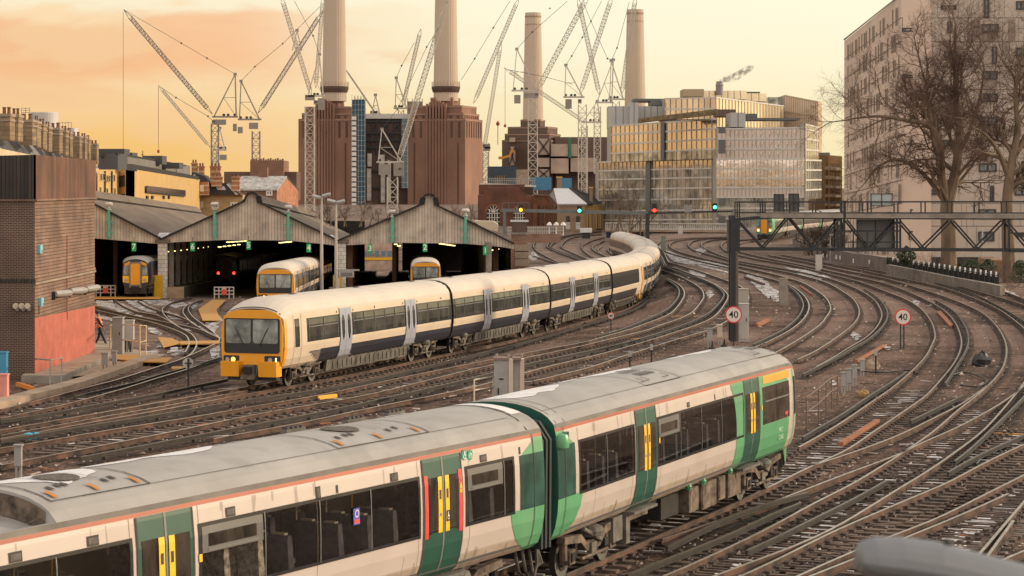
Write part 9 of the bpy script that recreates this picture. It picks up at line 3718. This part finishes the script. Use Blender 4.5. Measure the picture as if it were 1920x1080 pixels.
# ---------------------------------------------------------------- snow lying in the throat, loose stones
def snow_patches():
 rr = random.Random(12)
 mb = MB()
 polys = ['178,563 210,562 238,572 262,583 245,590 215,582 178,572', '232,562 262,563 285,574 296,586 280,586 252,576', '262,562 318,563 330,570 300,573 284,572', '310,572 345,566 352,572 330,578',
   '178,588 215,598 240,603 238,607 200,600 178,594', '255,588 268,592 262,598 250,594', '305,582 332,588 345,600 320,598', '352,566 372,566 368,576 360,580', '402,565 414,568 410,584 404,580', '412,590 418,602 400,612 384,606 396,602', '275,612 292,616 306,626 300,629 280,622', '318,606 345,612 362,622 344,618', '368,612 402,606 412,612 402,624 384,624', '300,640 308,636 312,646 302,652 292,652', '318,650 334,650 334,656 320,658', '310,658 345,655 350,664 326,668', '392,650 412,646 412,668 396,672', '178,640 205,650 204,655 178,647', '204,652 232,662 300,655 300,662 240,668 206,660',
   '1000,470 1012,482 1000,490 990,482', '1230,478 1330,490 1372,500 1368,512 1300,498 1240,486', '1330,540 1340,552 1330,560 1322,550', '1395,515 1420,512 1440,530 1455,545 1440,560 1425,545 1408,530', '1450,540 1464,548 1470,566 1450,566 1442,552', '1300,470 1318,462 1325,470 1312,478', '1470,500 1520,508 1560,520 1540,526 1500,516', '1680,508 1730,514 1760,522 1730,522 1690,514', '1845,532 1900,548 1918,560 1880,552', '1290,505 1330,512 1320,520 1296,514', '700,722 718,716 726,722 708,728', '735,728 760,722 770,728 748,734', '1140,622 1170,616 1176,622 1150,630', '1600,620 1616,630 1606,640 1594,628', '1712,560 1726,566 1720,574 1708,566', '1555,716 1562,712 1572,720 1560,724', '1660,648 1672,650 1668,656 1656,654']
 for s_ in polys:
  px = [tuple(map(float, w.split(','))) for w in s_.split()]
  cx, cy = sum(p[0] for p in px) / len(px), sum(p[1] for p in px) / len(px)
  ring = []
  for a, b in zip(px, px[1:] + px[:1]):
   for k in range(6):
    t = k / 6
    x, y = lerp(a[0], b[0], t), lerp(a[1], b[1], t)
    f = rr.uniform(.86, 1.06)
    ring.append(G(lerp(cx, x, f), lerp(cy, y, f), -.155))
  c = G(cx, cy, -.15)
  o = len(mb.v)
  mb.v += [tuple(p) for p in ring] + [tuple(c)]
  k = mb.mi(SNOWP)
  n = len(ring)
  for i in range(n):
   if rr.random() < .97:
    mb.f.append([o + i, o + (i + 1) % n, o + n]); mb.m.append(k)
 mk('snow', mb, kind='stuff')
snow_patches()
def stones():
 rr = random.Random(31)
 mats = [M('stone_pale', (.34, .28, .235), .9, 0, .2, 4), M('stone_tan', (.21, .15, .115), .9, 0, .2, 4), M('stone_dark', (.055, .042, .036), .9, 0, .2, 4), M('stone_white', (.52, .49, .47), .9, 0, .1, 4)]
 mb = MB()
 for i in range(9000):
  py = YH + 165 + 560 * rr.random() ** 1.25
  p = G(rr.uniform(-10, 1930), py, -BAL + .01)
  r_ = rr.choice((.03, .04, .05, .06)) * (1 + max(0, p.y - 80) / 160)
  if rr.random() < .02:
   r_ *= 2.2
  m_ = mats[rr.choices((0, 1, 2, 3), (4, 5, 5, 1))[0]]
  a, b, h = r_ * rr.uniform(.7, 1.4), r_ * rr.uniform(.7, 1.4), r_ * rr.uniform(.5, 1.1)
  o = rr.uniform(0, 3)
  vs = [p + Vector((a * math.cos(o + k * 2.1), b * math.sin(o + k * 2.1), 0)) for k in range(3)] + [p + Vector((a * .3, b * .2, h))]
  mb.add(vs, ((0, 1, 3), (1, 2, 3), (2, 0, 3)), m_)
 mk('loose_stones', mb, kind='stuff')
 # bits of timber, cable and litter between the rails
 mb = MB()
 for i in range(420):
  p = G(rr.uniform(-10, 1930), YH + 175 + 520 * rr.random() ** 1.2, -BAL + .03)
  an = rr.uniform(0, 3.1)
  L = rr.uniform(.15, .8)
  mb.box(p, (L, rr.uniform(.03, .09), .03), rr.choice((RUST, CHAIR, SLEEP, mats[0], mats[3], RUSTY)), rot=an)
 mk('litter', mb, kind='stuff')
 for pts, lab in (([(1590, 690), (1640, 698), (1700, 694), (1720, 700)], 'dark cable trailing through the weeds beside the white topped post'), ([(1780, 705), (1810, 698), (1850, 712), (1835, 725), (1800, 722)], 'black cables tangled beside the black bag'), ([(1830, 870), (1850, 848), (1868, 842), (1880, 852), (1866, 862)], 'looped cable between the rails at the lower right'), ([(1220, 680), (1260, 668), (1290, 670), (1340, 660)], 'dark cable lying behind the green train roof'), ([(1060, 612), (1090, 604), (1120, 612), (1150, 606)], 'cable lying beside the small distant 40 board')):
  mb = MB()
  sp = [Vector(q) for q in spline([tuple(G(x, y, -.1)) for x, y in pts])]
  mb.tube(sp, .035, P_BLACK, 5)
  tag(mk('trackside_cable', mb), lab, 'cable')
stones()
